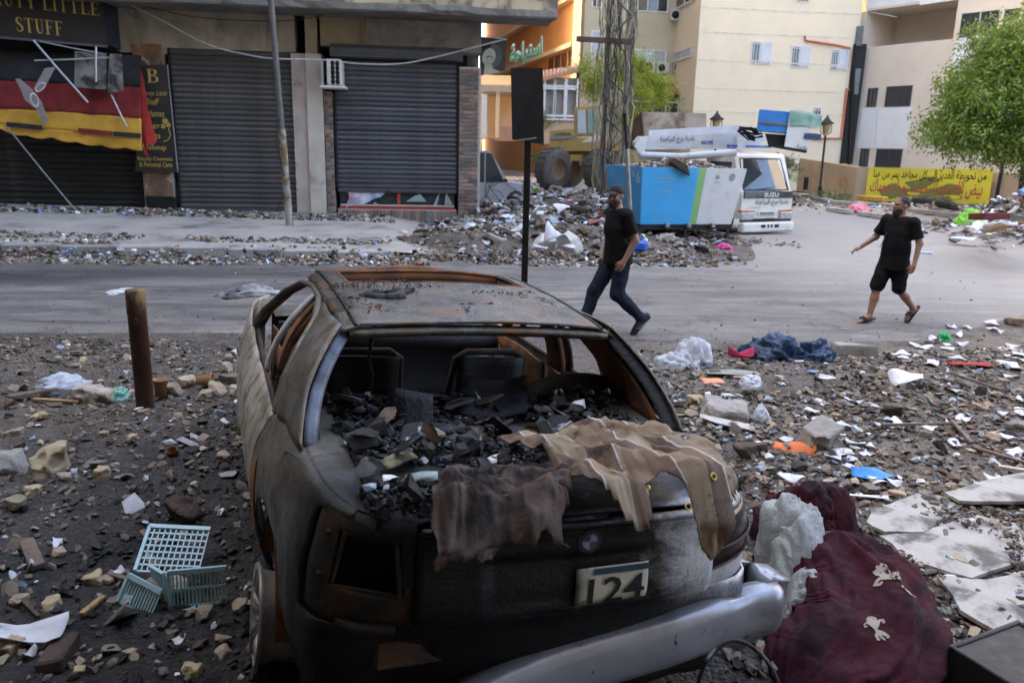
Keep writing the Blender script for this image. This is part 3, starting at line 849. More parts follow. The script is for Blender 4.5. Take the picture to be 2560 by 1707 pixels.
# torn striped awning
m_awn = [M('awning black cloth', (.016, .015, .015), (.03, .028, .026), 4, .9, bump=.15), M('awning red cloth', (.24, .022, .018), (.15, .015, .013), 3, .9, bump=.15, stain=((.05, .012, .01), 1.4, .55, .75)),
         M('awning yellow cloth', (.62, .33, .035), (.48, .25, .03), 3, .9, bump=.15, stain=((.25, .15, .03), 1.6, .58, .75))]
awn = thing('awning', 'torn shop awning striped black, red and yellow with a wavy hem', 'awning', FO, FRZ)
def awning():
    # control rows as photo pixels at left (x=-60) and right (x=354) and at the middle
    rows = [((-60, 125), (150, 132), (353, 139)), ((-60, 196), (150, 208), (353, 217)), ((-60, 268), (150, 280), (353, 296)), ((-60, 300), (150, 325), (354, 340)), ((-60, 302), (150, 352), (356, 377))]
    outs = [.35, .55, .78, .86, .87]
    def pt(row, a):
        p0, p1, p2 = rows[row]
        u = p0[0] * (1 - a) * (1 - 2 * a) + p1[0] * 4 * a * (1 - a) + p2[0] * a * (2 * a - 1)
        v = p0[1] * (1 - a) * (1 - 2 * a) + p1[1] * 4 * a * (1 - a) + p2[1] * a * (2 * a - 1)
        if row == 4: v += 5.0 * abs(math.sin(a * 21)) - 4 + (9 * math.sin(a * 7) if a < .45 else 0)
        return u, v
    for row in range(4):
        mb = MB(); nu, nv = 60, 8
        def fn(a, b):
            (u0, v0), (u1, v1) = pt(row, a), pt(row + 1, a)
            o = outs[row] * (1 - b) + outs[row + 1] * b + .05 * float(fbm(np.array([a * 7, (row + b) * 1.2, 0]), 3)) + .03 * math.sin(a * 24 + row + b * 2)
            A_, Z_ = fac(u0 * (1 - b) + u1 * b, v0 * (1 - b) + v1 * b, o)
            return (A_, -o, Z_)
        mb.grid(fn, nu, nv)
        mb.build(('black_band', 'red_band', 'yellow_band', 'valance')[row], m_awn[min(row, 2)], awn, solid=.006)
    for u0, v0, u1, v1, mi in ((16, 311, 105, 320, 0), (195, 326, 282, 335, 1), (283, 335, 352, 340, 0)):
        mb = MB(); A = [fac(u, v + dv, .93) for u, v, dv in ((u0, v0, -6), (u1, v1, -6), (u1, v1, 6), (u0, v0, 6))]
        mb.add([(a, -.93, z) for a, z in A], [(0, 1, 2, 3)], mi); mb.build('valance_patch', m_awn[:2], awn)
    mb = MB(); A = [fac(u, v, .6) for u, v in ((352, 175), (362, 200), (374, 275), (393, 352), (385, 365), (370, 360), (372, 395), (364, 385), (357, 310))]
    mb.add([(a, -.6 - .12 * (i % 3) / 2, z) for i, (a, z) in enumerate(A)], [tuple(range(9))])
    mb.build('torn_flap', m_red, awn)
awning()
# hanging rods, ceiling tiles and lamps torn from the soffit of that shop
bl('dark_opening', m_dark, [(a1l, fac(300, 130)[0], -.2, .2, fac(200, 128)[1], fac(200, 100)[1])])  # near-black box stands in for the shaded opening
def rod(u0, v0, u1, v1, o, r_, lab, mat=m_alu, name='hanging_rod'):
    (A0, Z0), (A1, Z1) = fac(u0, v0, o), fac(u1, v1, o + .05)
    mb = MB().tube([(A0, -o, Z0), ((A0 + A1) / 2, -o - .025 - .01, (Z0 + Z1) / 2 - .01), (A1, -o - .05, Z1)], r_, 6)
    return tag(mb.build(name, mat, None, FO, FRZ), lab, 'metal rod')
rod(84, 102, 220, 257, 1.05, .028, 'long bright metal strip hanging diagonally across the red awning')
rod(86, 152, 285, 144, 1.0, .022, 'horizontal white metal strip below the black shop sign')
rod(240, 117, 240, 205, 1.12, .024, 'short vertical white strip crossing in front of grey hanging panels')
rod(278, 237, 317, 317, 1.0, .022, 'short slanted metal strip hanging over the yellow awning band')
rod(100, 104, 257, 135, .95, .016, 'thin strip sloping just under the sign bottom edge')
rod(18, 318, 192, 530, .95, .018, 'thin grey rod propped from awning hem down to the pavement', m_steel)
m_panelg = M('stained ceiling panel', (.26, .25, .21), (.13, .12, .10), 3, .85, bump=.2, stain=((.03, .028, .025), 2.4, .48, .62))
for lab, c, tt in (('wide stained grey panel hanging under the shop sign', ((187, 128), (266, 134), (265, 224), (186, 218)), .0), ('narrow stained grey panel hanging beside the wider one', ((274, 135), (303, 136), (308, 228), (268, 233)), .1)):
    mb = MB(); A = [fac(u, v, .98 + tt) for u, v in c]
    mb.prism(A, 1, -.98 - tt, -.95 - tt); tag(mb.build('ceiling_panel', m_panelg, None, FO, FRZ), lab, 'panel', 'ceiling panels torn loose at the left shop')
def spot(c, ring, lab):
    t = thing('spotlight_panel', lab, 'light fixture', FO, FRZ, 'spotlights dangling in front of the awning')
    mb = MB(); A = [fac(u, v, 1.2) for u, v in c]; mb.prism(A, 1, -1.2, -1.17); mb.build('panel', M('pale lamp panel', (.30, .27, .25), None, 5, .5), t)
    (u, v, r1, r2, an) = ring; mb = MB()
    for k, (a, b, y) in enumerate(((1.0, .78, -1.215), (.75, .0, -1.19))):
        n = 20; vs = []
        for s_ in (a, b):
            for i in range(n):
                th = 2 * math.pi * i / n; x_ = r1 * s_ * math.cos(th); y_ = r2 * s_ * math.sin(th)
                A_, Z_ = fac(u + x_ * math.cos(an) - y_ * math.sin(an), v + x_ * math.sin(an) + y_ * math.cos(an), 1.22)
                vs.append((A_, y, Z_))
        mb.add(vs, [(i, (i + 1) % n, n + (i + 1) % n, n + i) for i in range(n)], k)
    mb.build('lamp_ring', [m_white, m_alu], t)
spot(((38, 198), (48, 197), (80, 224), (103, 255), (118, 300), (110, 315), (92, 275), (62, 250), (52, 225)), (86, 250, 10, 19, -.35), 'long pale lamp panel with a round spotlight dangling over red band')
spot(((84, 222), (112, 171), (138, 168), (117, 208), (98, 228)), (101, 218, 9, 16, .85), 'smaller pale lamp panel with spotlight tilted behind the long one')

# air-conditioning unit on the pilaster
def ac_unit(label, loc, rz, w=.80, h=.56, d=.30, side=False, parent_group='air conditioners on the walls'):
    t = thing('air_conditioner', label, 'air conditioner', loc, rz, parent_group)
    MB().box((0, 0, h / 2), (w, d, h), bev=.02).build('casing', m_acw, t)
    mb = MB()
    for k in range(3): mb.lathe([(.03 + .065 * k, 0), (.05 + .065 * k, .012), (.065 + .065 * k, 0)], (-w * .12, -d / 2 - .006, h / 2), 18, axis=1)
    mb.build('fan_grille', m_acg, t)
    MB().lathe([(0, 0), (.225, 0), (.225, .012), (0, .012)], (-w * .12, -d / 2 - .008, h / 2), 20, axis=1).build('fan_opening', m_black, t)
    mb = MB()
    for x in (-w * .3, w * .3): mb.box((x, d * .2, -.02), (.03, d * 1.5, .03)); mb.box((x, d * .9, -.15), (.03, .03, .28)); mb.build('bracket', m_white, t); mb = MB()
    return t
m_acw = M('air conditioner casing', (.62, .58, .50), (.5, .46, .40), 5, .55, bump=.05, stain=((.3, .25, .2), 3, .6, .75))
m_acg = M('fan grille', (.25, .25, .24), None, 5, .5)
A_, Z_ = fac(822, 216, .4)
t = thing('air_conditioner', 'white air conditioner with dark vent slots bracketed on the pilaster', 'air conditioner', fw(A_ + .1, .42, Z_), FRZ)
A2, Z2 = fac(859, 153, .4); aw, ah = A2 - A_ - .02, Z2 - Z_
MB().box((aw / 2 - .1, 0, ah / 2), (aw, .75, ah), bev=.02).build('casing', m_acw, t)
vme = MB().lathe([(0, 0), (.5, 0), (.5, .012), (0, .012)], n=10, axis=1).mesh('vent_slot', m_black)
for i in range(5):
    for j in range(2):
        v_ = ob('vent_slot', vme, t, (aw / 2 - .1 - .03 + j * .11, -.385, ah * (.14 + i * .175))); v_.scale = (.10, 1, .13)
mb = MB(); mb.box((aw / 2 - .15, 0, -.03), (aw + .25, .7, .05)); mb.box((-.24, 0, ah * .45), (.05, .1, ah)); mb.build('bracket', m_white, t)

# hanging portrait banner at the corner
bn = thing('hanging_banner', 'dark hanging banner with a pale smiling half face at building corner', 'banner', FO, FRZ)
bo = -.5
def bfn(u, v, d=0.0):
    a, z = fac(u, v, bo); return (a, -bo - d, z)
mb = MB(); mb.add([bfn(*c) for c in ((1199, 190), (1262, 178), (1267, 101), (1199, 95))], [(0, 1, 2, 3)])
mb.build('cloth', M('dark printed cloth', (.030, .032, .030), (.05, .055, .05), 3, .7, bump=.1), bn, solid=.01)
m_face = M('pale print', (.50, .52, .40), (.40, .42, .33), 6, .7, bump=.02); m_grey = M('grey print', (.12, .13, .11), (.08, .085, .075), 5, .7, bump=.02)
def blob(pts, mat, d, nm): 
    mb = MB(); mb.add([bfn(u, v, d) for u, v in pts], [tuple(range(len(pts)))]); mb.build(nm, mat, bn)
def el(u, v, a, b, rot=0, n=18): return [(u + a * math.cos(t) * math.cos(rot) - b * math.sin(t) * math.sin(rot), v + a * math.cos(t) * math.sin(rot) + b * math.sin(t) * math.cos(rot)) for t in np.linspace(0, 2 * math.pi, n, endpoint=False)][::-1]
blob(el(1231, 142, 24, 32, .2), m_grey, .012, 'hair_print'); blob(el(1222, 143, 16, 22, .35), m_face, .016, 'face_print')
blob([(1212, 160), (1209, 186), (1254, 181), (1232, 172), (1228, 158)][::-1], m_face, .016, 'neck_print')
blob(el(1224, 145, 9, 3.6, .12), m_black, .020, 'mouth_print'); blob(el(1224, 146, 7, 1.8, .12), m_white, .024, 'teeth_print'); blob(el(1213, 118, 17, 6, -.3), m_black, .020, 'shade_print')
mb = MB().tube([bfn(1190, 93, .02), bfn(1240, 97, .02), bfn(1268, 101, .02)], .02, 6); mb.build('banner_rod', m_steel, bn)

# leaning street pole and cables in front of the shops
pb = gr(726, 577, .12); ptop = at(672, -60, pb.y - .25)
pole = thing('utility_pole', 'leaning rusty grey steel pole standing on the far pavement', 'pole', pb)
pv_ = [Vector((0, 0, -.15)), (ptop - pb) * .3, (ptop - pb) * .62, ptop - pb]
MB().tube([(0, 0, -.2), (ptop - pb) * .42], .085, 10).build('lower_tube', M('rusty pole paint', (.33, .33, .29), (.24, .24, .21), 3, .6, .3, bump=.2, stain=((.20, .11, .03), 3.0, .5, .6)), pole)
MB().tube([(ptop - pb) * .42, ptop - pb], .068, 10).build('upper_tube', M('dark pole paint', (.10, .10, .095), (.16, .15, .14), 3, .6, .3, bump=.2), pole)
def cable(pts, r_, lab, mat=None, off=None, n=40):
    P = [Vector(p) for p in pts]
    out = []
    for i in range(n + 1):
        t = i / n * (len(P) - 1); k = min(int(t), len(P) - 2); f = t - k
        p0, p1, p2, p3 = P[max(k - 1, 0)], P[k], P[k + 1], P[min(k + 2, len(P) - 1)]
        out.append(.5 * ((2 * p1) + (p2 - p0) * f + (2 * p0 - 5 * p1 + 4 * p2 - p3) * f * f + (3 * p1 - p0 - 3 * p2 + p3) * f ** 3))
    mb = MB(); base = out[0]
    mb.tube([p - base for p in out], r_, 5)
    return tag(mb.build('cable', mat or m_cablek, None, base), lab, 'cable')
m_cablek = M('black cable', (.02, .02, .02), None, 5, .6); m_cablew = M('pale cable', (.55, .54, .5), (.4, .39, .36), 5, .6)
def fp(u, v, o): 
    a, z = fac(u, v, o); return fw(a, o, z)
cable([fp(290, -5, .5), fp(400, 50, .5), fp(520, 112, .6), fp(640, 142, .8), fp(710, 148, .9), fp(800, 150, .8), fp(900, 160, .7), fp(1000, 160, .6), fp(1090, 143, .5), fp(1200, 115, .3), fp(1265, 98, .1)], .020, 'pale sagging cable strung across the shop front', m_cablew, n=70)
cable([fp(330, 8, .4), fp(480, 42, .4), fp(640, 53, .4), fp(760, 48, .4), fp(860, 20, .3)], .010, 'thin dark cable sagging under the balcony slab')
cable([at(697, 290, pb.y - .15), at(690, 345, pb.y - .2), at(705, 420, pb.y - .15), at(712, 470, pb.y - .1), at(690, 530, pb.y - .1)], .012, 'loose dark wire hanging along the leaning pole')

# ---------------------------------------------------------------- buildings across the junction
def bframe(name, label, u, v, Y, rz):
    p = at(u, v, Y); p.z = 0
    t = thing(name, label, 'building', p, rz)
    U_ = Vector((math.cos(rz), math.sin(rz), 0)); N_ = Vector((math.sin(rz), -math.cos(rz), 0))
    def f(u2, v2, off=0.0):
        d = ray(u2, v2); p0 = p + N_ * off
        P = C0 + d * ((p0 - C0).dot(N_) / d.dot(N_))
        return (P - p).dot(U_), P.z
    return t, f
def pbox(name, mat, parent, a0, a1, o0, o1, z0, z1, bev=0.0):
    return MB().box(((a0 + a1) / 2, -(o0 + o1) / 2, (z0 + z1) / 2), (abs(a1 - a0), abs(o1 - o0), abs(z1 - z0)), bev=bev).build(name, mat, parent)
def window(t, f, px, glass, frame=None, bars=0, curtain=None, mull=1, dep=.12):
    (u0, v0, u1, v1) = px
    a0, z1 = f(u0, v0); a1, z0 = f(u1, v1); fw_ = .06
    w = pbox('window', frame or m_white, t, a0 - .04, a1 + .04, -.02, .035, z0 - .05, z0)
    mb = MB()
    for x in (a0, a1): mb.box((x, -.01, (z0 + z1) / 2), (fw_, .05, z1 - z0))
    mb.box(((a0 + a1) / 2, -.012, z1), (a1 - a0 + fw_, .05, fw_)); 
    for k in range(1, mull + 1): mb.box((a0 + (a1 - a0) * k / (mull + 1), -.012, (z0 + z1) / 2), (.05, .04, z1 - z0 - fw_))
    mb.build('window_frame', frame or m_white, w)
    pbox('pane', glass, w, a0, a1, -.06, .006, z0, z1)
    if curtain:
        am = a0 + (a1 - a0) * .42; pbox('curtain', curtain, w, am, a1 - .04, -.02, .008, z0 + .03, z1 - .03)
    if bars:
        mb = MB()
        for k in range(bars): mb.box((a0 + (a1 - a0) * (k + .5) / bars, -.13, (z0 + z1) / 2), (.018, .018, z1 - z0 + .1))
        for z in (z0 + .12, z1 - .12): mb.box(((a0 + a1) / 2, -.13, z), (a1 - a0 + .06, .02, .03))
        mb.build('window_bars', m_white, w)
    return w
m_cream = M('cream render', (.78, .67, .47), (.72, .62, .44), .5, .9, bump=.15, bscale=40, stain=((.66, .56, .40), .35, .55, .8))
m_cream2 = M('shaded cream render', (.56, .47, .30), (.48, .40, .26), .5, .9, bump=.15, bscale=40, stain=((.36, .29, .19), .5, .55, .8))  # darker copy of the cream, the wing's shade put into the colour
m_line = M('pale joint line', (.74, .66, .52), None, 3, .9, bump=0)
m_curt = M('white curtain', (.72, .74, .78), (.6, .62, .68), 6, .9, bump=.1)
cb, cf = bframe('apartment_building', 'plain cream rendered building with three small barred windows', 1731, 300, 46.0, R(7))
cw = cf(2134, 200)[0]
pbox('wall', m_cream, cb, 0, cw, -16, 0, -.2, 24)
mb = MB()
for v0, v1 in ((13, 36), (80, 92), (150, 161), (218, 232), (278, 288)):
    z = (cf(1760, v0)[1] + cf(2000, v1)[1]) / 2; mb.box((cw / 2, -.004, z), (cw - .02, .012, .06))
mb.build('joint_line', m_line, cb)
for px in ((1881, 105, 1925, 160), (1981, 116, 2022, 168), (2080, 125, 2115, 175)): window(cb, cf, px, m_glassd, bars=7, curtain=m_curt, mull=1)
window(cb, cf, (1993, -12, 2022, 4), m_glassd, bars=5, mull=0)
window(cb, cf, (2034, 270, 2048, 318), m_glassd, bars=3, mull=0)
m_pipe = M('orange drain pipe', (.55, .16, .07), (.45, .13, .06), 3, .6)
mb = MB()
def cp(u, v, o=.1): a, z = cf(u, v, o); return (a, -o, z)
mb.tube([cp(2013, 90), cp(2014, 102), cp(2090, 113), cp(2126, 121)], .06, 6); mb.tube([cp(2118, 222), cp(2104, 346), cp(2030, 347)], .07, 6); mb.tube([cp(2140, 226), cp(2118, 224)], .07, 6)
mb.build('drain_pipe', m_pipe, cb)
mb = MB(); mb.tube([cp(2137, 118, .25), cp(2128, 300, .25), cp(2122, 412, .25)], .09, 6); mb.build('downpipe', m_black, cb)
# side wing set back on the left
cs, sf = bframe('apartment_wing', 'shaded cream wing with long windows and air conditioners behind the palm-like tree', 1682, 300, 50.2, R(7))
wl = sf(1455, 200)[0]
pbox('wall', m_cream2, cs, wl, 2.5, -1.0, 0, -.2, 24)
for px, mu in (((1572, -40, 1668, 30), 3), ((1569, 124, 1663, 157), 1), ((1480, 78, 1502, 146), 0), ((1482, -20, 1503, 18), 1)):
    window(cs, sf, px, m_glassl if mu in (0, 1) and px[1] > 0 else m_glassd, mull=mu)
for px in ((1690, -30, 1736, 24), (1683, 119, 1728, 156)):
    # on the flank of the cream block: plane through its left edge
    pb_ = cb.location; U_ = Vector((-math.sin(R(7)), math.cos(R(7)), 0)); N_ = Vector((-math.cos(R(7)), -math.sin(R(7)), 0))
    pts = []
    for u, v in ((px[0], px[3]), (px[2], px[3]), (px[2], px[1]), (px[0], px[1])):
        d = ray(u, v); P = C0 + d * ((pb_ - C0).dot(N_) / d.dot(N_)); pts.append(((P - pb_).dot(U_), P.z))
    y0, y1 = sorted((pts[0][0], pts[1][0])); z0, z1 = sorted((pts[0][1], pts[2][1]))
    w = MB().box((-.02, (y0 + y1) / 2, (z0 + z1) / 2), (.06, y1 - y0, z1 - z0)).build('window', m_glassl if px[1] > 0 else m_glassd, cb)
    mb = MB()
    for y in (y0, (y0 + y1) / 2, y1): mb.box((-.05, y, (z0 + z1) / 2), (.06, .08, z1 - z0))
    for z in (z0, z1): mb.box((-.05, (y0 + y1) / 2, z), (.07, y1 - y0 + .08, .08))
    mb.build('window_frame', m_white, w)
for i, (u, v, lab) in enumerate(((1689, 52, 'air conditioner below the top windows of the cream wing'), (1655, 184, 'air conditioner below the long window beside the downpipe'),
                                 (1623, 180, 'air conditioner half hidden by yellow-green leaves'), (1696, 182, 'air conditioner in the inner corner of the cream buildings'))):
    a, z = sf(u, v, .4); p = cs.matrix_basis @ Vector((a, -.4, z)); ac_unit(lab, p, R(7), .62 if i != 1 else .75, .58)
mb = MB(); a0, z0 = sf(1570, 280, 1.6); a1, z1 = sf(1728, 236, 1.6)
mb.box(((a0 + a1) / 2, -.8, (z0 + z1) / 2 - .3), (a1 - a0, 1.6, z1 - z0 + .8)); kk = mb.build('shop_glazing', m_glassd, cs)
mb = MB()
for k in range(6): mb.box((a0 + (a1 - a0) * k / 5, -1.62, (z0 + z1) / 2), (.07, .06, z1 - z0 + .3))
mb.box(((a0 + a1) / 2, -1.62, z0 + .55 * (z1 - z0)), (a1 - a0, .06, .1)); mb.build('mullion', M('pale mullion', (.45, .48, .52), None, 4, .5), cs)
m_rooft = M('red roof tile', (.38, .13, .07), (.27, .10, .06), 3, .85, bump=.3)
mb = MB(); ta0, tz0 = sf(1648, 236, 1.8); ta1, tz1 = sf(1726, 210, .2)
n_t = 10
for i in range(n_t):
    for j in range(3):
        mb.tube([(ta0 + (ta1 - ta0) * (i + .5) / n_t, -1.9 + j * .62, tz0 + (tz1 - tz0) * j / 3 + .02), (ta0 + (ta1 - ta0) * (i + .5) / n_t, -1.25 + j * .62, tz0 + (tz1 - tz0) * (j + 1) / 3)], (ta1 - ta0) / n_t * .55, 6, flat=.5)
mb.build('tile_canopy', m_rooft, cs)

# orange building along the sunlit lane
OD = Vector((-math.sin(R(14)), math.cos(R(14)), 0)); OP = at(1462, 250, 54.5); OP.z = 0
og = thing('orange_building', 'sunlit orange and pale yellow building along the side lane', 'building', OP, R(14))   # local +Y runs along its street front
ONn = Vector((-OD.y, OD.x, 0))
def of(u, v, off=0.0):
    d = ray(u, v); p0 = OP + ONn * off; P = C0 + d * ((p0 - C0).dot(ONn) / d.dot(ONn)); return (P - OP).dot(OD), P.z
m_orange = M('orange render', (.74, .34, .11), (.68, .31, .10), .6, .9, bump=.1); m_yellow = M('pale yellow render', (.80, .62, .36), (.74, .57, .33), .8, .9, bump=.1)
ya, yb = of(1428, 150)[0], of(1250, 150)[0] + 10
mb = MB().box((4.5, ya / 2 - .1, 13), (9, ya, 26.4)); mb.build('end_pier', m_yellow, og)
mb = MB().box((5.0, (ya + yb) / 2, 13), (9, yb - ya - .02, 26)); mb.build('wall', m_orange, og)
def obox(name, mat, u0, v0, u1, v1, o0, o1, parent=og):
    y0, zt = of(u0, v0); y1, zb = of(u1, v1); zt = of(u0, v0)[1]
    return MB().box((-(o0 + o1) / 2, (y0 + y1) / 2, (zt + zb) / 2), (abs(o1 - o0), abs(y1 - y0), abs(zt - zb)), bev=.0).build(name, mat, parent)
m_wino = M('brown shaded window', (.10, .055, .03), (.16, .085, .04), 2, .35, bump=.05)
y0, zt = of(1424, 122); y1, zb = of(1356, 172); zb = of(1424, 170)[1]
w = MB().box((.5, (y0 + y1) / 2, (zt + zb) / 2), (.06, abs(y1 - y0), zt - zb)).build('window', m_wino, og)
for k in np.linspace(y0, y1, 5): MB().box((.45, k, (zt + zb) / 2), (.08, .16, zt - zb)).build('mullion', m_orange, w)
mb = MB().box((.3, (ya + yb) / 2, zt + .25), (.7, yb - ya, .3)); mb.build('cornice', m_yellow, og)
mb = MB().box((.3, (ya + yb) / 2, zt + 3.4), (.7, yb - ya, .25)); mb.build('cornice', m_yellow, og)
# glazed cafe annex with tiled roof in front of it, terrace on the left
def wb(u0, v0, u1, v1, Y, th, name, mat, parent, mi=0):
    a, b = at(u0, v1, Y), at(u1, v0, Y); p = parent.location
    return MB().box(((a.x + b.x) / 2 - p.x, Y + th / 2 - p.y, (a.z + b.z) / 2), (b.x - a.x, th, b.z - a.z)).build(name, mat, parent)
cafe = thing('cafe', 'glazed roadside cafe with white mullions and a tiled lean-to roof', 'building', (at(1385, 330, 41.5).x, 41.5, 0))
m_caf = M('cafe render', (.58, .40, .26), (.5, .34, .22), 1, .9)
wb(1356, 300, 1448, 360, 41.5, 3, 'parapet', m_caf, cafe); wb(1360, 196, 1446, 300, 41.7, 2.5, 'glass_front', M('cafe glass', (.40, .33, .27), (.25, .26, .27), 1.2, .12, bump=.03), cafe)
wb(1444, 170, 1464, 360, 41.4, 3, 'corner_wall', m_caf, cafe)
mb = MB(); cl_ = cafe.location
for u in (1360, 1384, 1386, 1410, 1414, 1441):
    a, b = at(u, 300, 41.45), at(u, 198, 41.45); mb.box((a.x - cl_.x, 41.45 - cl_.y, (a.z + b.z) / 2), (.09, .12, b.z - a.z))
for v in (216, 222, 290, 299):
    a, b = at(1358, v, 41.42), at(1446, v, 41.42); mb.box(((a.x + b.x) / 2 - cl_.x, 41.42 - cl_.y, (a.z + b.z) / 2), (b.x - a.x, .12, .09))
mb.build('mullion', m_white, cafe)
mb = MB(); A0, A1, A2, A3 = at(1352, 200, 41.2), at(1462, 172, 41.2), at(1470, 164, 44), at(1352, 182, 44)
for i in range(12):
    t0 = (i + .5) / 12; p0 = A0.lerp(A1, t0); p1 = A3.lerp(A2, t0); mb.tube([p0 - cl_, p1 - cl_], .12, 6)
mb.add([p - cl_ - Vector((0, 0, .06)) for p in (A0, A1, A2, A3)], [(0, 1, 2, 3)])
mb.build('tiled_roof', M('sunlit roof tile', (.62, .34, .20), (.5, .25, .14), 2, .85, bump=.2), cafe)
ter = thing('terrace_house', 'sunlit cream terrace with a flat canopy and low railing at lane end', 'building', (at(1250, 340, 57).x, 57, 0))
m_ter = M('terrace render', (.72, .52, .33), (.62, .44, .28), .8, .9)
wb(1150, 232, 1300, 345, 61, 4, 'wall', m_ter, ter); wb(1236, 318, 1300, 352, 57, 1, 'terrace_wall', M('pink terrace wall', (.62, .38, .26), None, 1, .9), ter)
wb(1150, 214, 1300, 228, 56.5, 5, 'canopy', M('canopy', (.60, .50, .38), (.4, .33, .26), 1, .8), ter)
mb = MB(); tl = ter.location
for u in (1202, 1243, 1298):
    a, b = at(u, 345, 56.8), at(u, 226, 56.8); mb.box((a.x - tl.x, 56.8 - tl.y, (a.z + b.z) / 2), (.28, .28, b.z - a.z))
mb.build('post', m_yellow, ter)
mb = MB()
for v in (287, 297, 307):
    a, b = at(1236, v, 56.9), at(1300, v, 56.9); mb.box(((a.x + b.x) / 2 - tl.x, 56.9 - tl.y, (a.z + b.z) / 2), (b.x - a.x, .06, .06))
for u in range(1238, 1300, 5):
    a, b = at(u, 316, 56.9), at(u, 287, 56.9); mb.box((a.x - tl.x, 56.9 - tl.y, (a.z + b.z) / 2), (.04, .05, b.z - a.z))
mb.build('railing', m_ter, ter)
wb(1150, 190, 1295, 214, 58, 3, 'upper_railing', m_yellow, ter); wb(1203, 236, 1218, 345, 56, .3, 'side_panel', m_white, ter)
# green neon-style lettering on the terrace roof
ls = thing('rooftop_lettering', 'green and white three-dimensional script letters standing on terrace roof', 'sign', at(1315, 165, 55.6))
m_green = M('green sign letters', (.02, .36, .20), (.02, .28, .16), 4, .5)
for d_, mt_, nm in ((0, m_green, 'letter_face'), (.25, m_white, 'letter_side')):
    mb = MB(); o_ = at(1274 + d_ * 12, 174 - d_ * 30, 55.6) - ls.location; e_ = at(1354 + d_ * 12, 151 - d_ * 30, 55.6) - ls.location; h_ = at(1274, 118, 55.6) - at(1274, 174, 55.6)
    write(mb, arabic('استراحة'), plane_fn(o_ + Vector((0, d_, 0)), e_ - o_, h_), .03); mb.build(nm, mt_, ls, solid=.06)

# beige building on the right, seen along its front
RD = Vector((math.sin(R(34)), -math.cos(R(34)), 0)); RP = at(2128, 350, 47.5); RP.z = 0
rb = thing('beige_building', 'tall beige building with white panels between stacked windows on the right', 'building', RP, R(-56))
RN_ = Vector((-math.cos(R(34)), -math.sin(R(34)), 0))
def rf(u, v, off=0.0):
    d = ray(u, v); p0 = RP + RN_ * off; P = C0 + d * ((p0 - C0).dot(RN_) / d.dot(RN_)); return (P - RP).dot(RD), P.z
m_beige = M('beige pink render', (.62, .53, .42), (.56, .48, .38), .5, .9, bump=.12, bscale=30, stain=((.50, .43, .34), .4, .55, .8)); m_wpan = M('white wall panel', (.68, .68, .66), (.6, .6, .58), 1, .8)
zr = rf(2300, 106)[1]; L_ = 34
rl, rr = rf(2163, 60)[0], rf(2388, 60)[0]; zrt = rf(2200, 24)[1]
mb = MB()
mb.box((L_ / 2, 6, zr / 2 - .1), (L_, 12, zr + .2)); mb.box((rr + (L_ - rr) / 2, 6, (zr + 26) / 2), (L_ - rr, 12, 26 - zr)); mb.box((rr / 2, 6, (zrt + 26) / 2), (rr, 12, 26 - zrt)); mb.box((rr / 2, 7.5, (zr + zrt) / 2), (rr, 9, zrt - zr)); mb.box((rl / 2 - .3, 6, (zr + zrt) / 2), (rl + .6, 12, zrt - zr - .004))
mb.build('wall', m_beige, rb)
def rwin(u0, v0, u1, v1, glass, fr=None, nm='window', mull=1, off=0.0):
    a0, z1 = rf(u0, v0); a1, z0 = rf(u1, v1); z1 = (rf(u0, v0)[1] + rf(u1, v0)[1]) / 2; z0 = (rf(u0, v1)[1] + rf(u1, v1)[1]) / 2
    w = MB().box(((a0 + a1) / 2, .05 + off, (z0 + z1) / 2), (a1 - a0, .12, z1 - z0)).build(nm, glass, rb)
    if fr:
        mb = MB()
        for k in range(mull + 2): mb.box((a0 + (a1 - a0) * k / (mull + 1), -.01 + off, (z0 + z1) / 2), (.06, .06, z1 - z0))
        for z in (z0, z1): mb.box(((a0 + a1) / 2, -.012 + off, z), (a1 - a0 + .06, .06, .06))
        mb.build('window_frame', fr, w)
m_frk = M('dark window frame', (.05, .05, .05), None, 4, .5)
for px in ((2173, 222, 2189, 266), (2219, 217, 2274, 265), (2154, 373, 2168, 415), (2194, 374, 2250, 417), (2408, 35, 2440, 90), (2457, 30, 2489, 86), (2515, 25, 2545, 48)): rwin(*px, m_glassd, m_frk)
for px in ((2154, 269, 2185, 371), (2197, 268, 2267, 371), (2392, 92, 2430, 188), (2445, 90, 2480, 186)): rwin(*px, m_wpan, None, 'wall_panel')
for px in ((2203, 92, 2252, 112), (2270, 88, 2322, 104), (2342, 84, 2382, 97)): rwin(*px, m_glassd, m_wpan, off=2.9, mull=3)
rwin(2170, -30, 2300, 14, m_wpan, None, 'wall_panel'); rwin(2305, -30, 2400, 6, m_wpan, None, 'wall_panel')
# far orange building showing in the slit, and dark service shaft
sl = thing('slit_building', 'bright orange building glimpsed in the gap between cream and beige walls', 'building', (at(2155, 60, 62).x, 62, 0))
wb(2120, -60, 2190, 420, 62, 5, 'wall', m_orange, sl)
sh_ = thing('service_duct', 'dark grey service duct in gap between the two pale buildings', 'duct', (at(2140, 200, 47.6).x, 46.9, 0))
wb(2140, 66, 2160, 115, 46.9, .6, 'upper_box', M('grey duct', (.13, .14, .14), None, 3, .7), sh_); wb(2128, 172, 2153, 236, 46.9, .5, 'lower_box', M('grey green duct', (.17, .19, .18), None, 3, .7), sh_); wb(2131, 110, 2137, 410, 46.95, .3, 'riser', m_black, sh_)

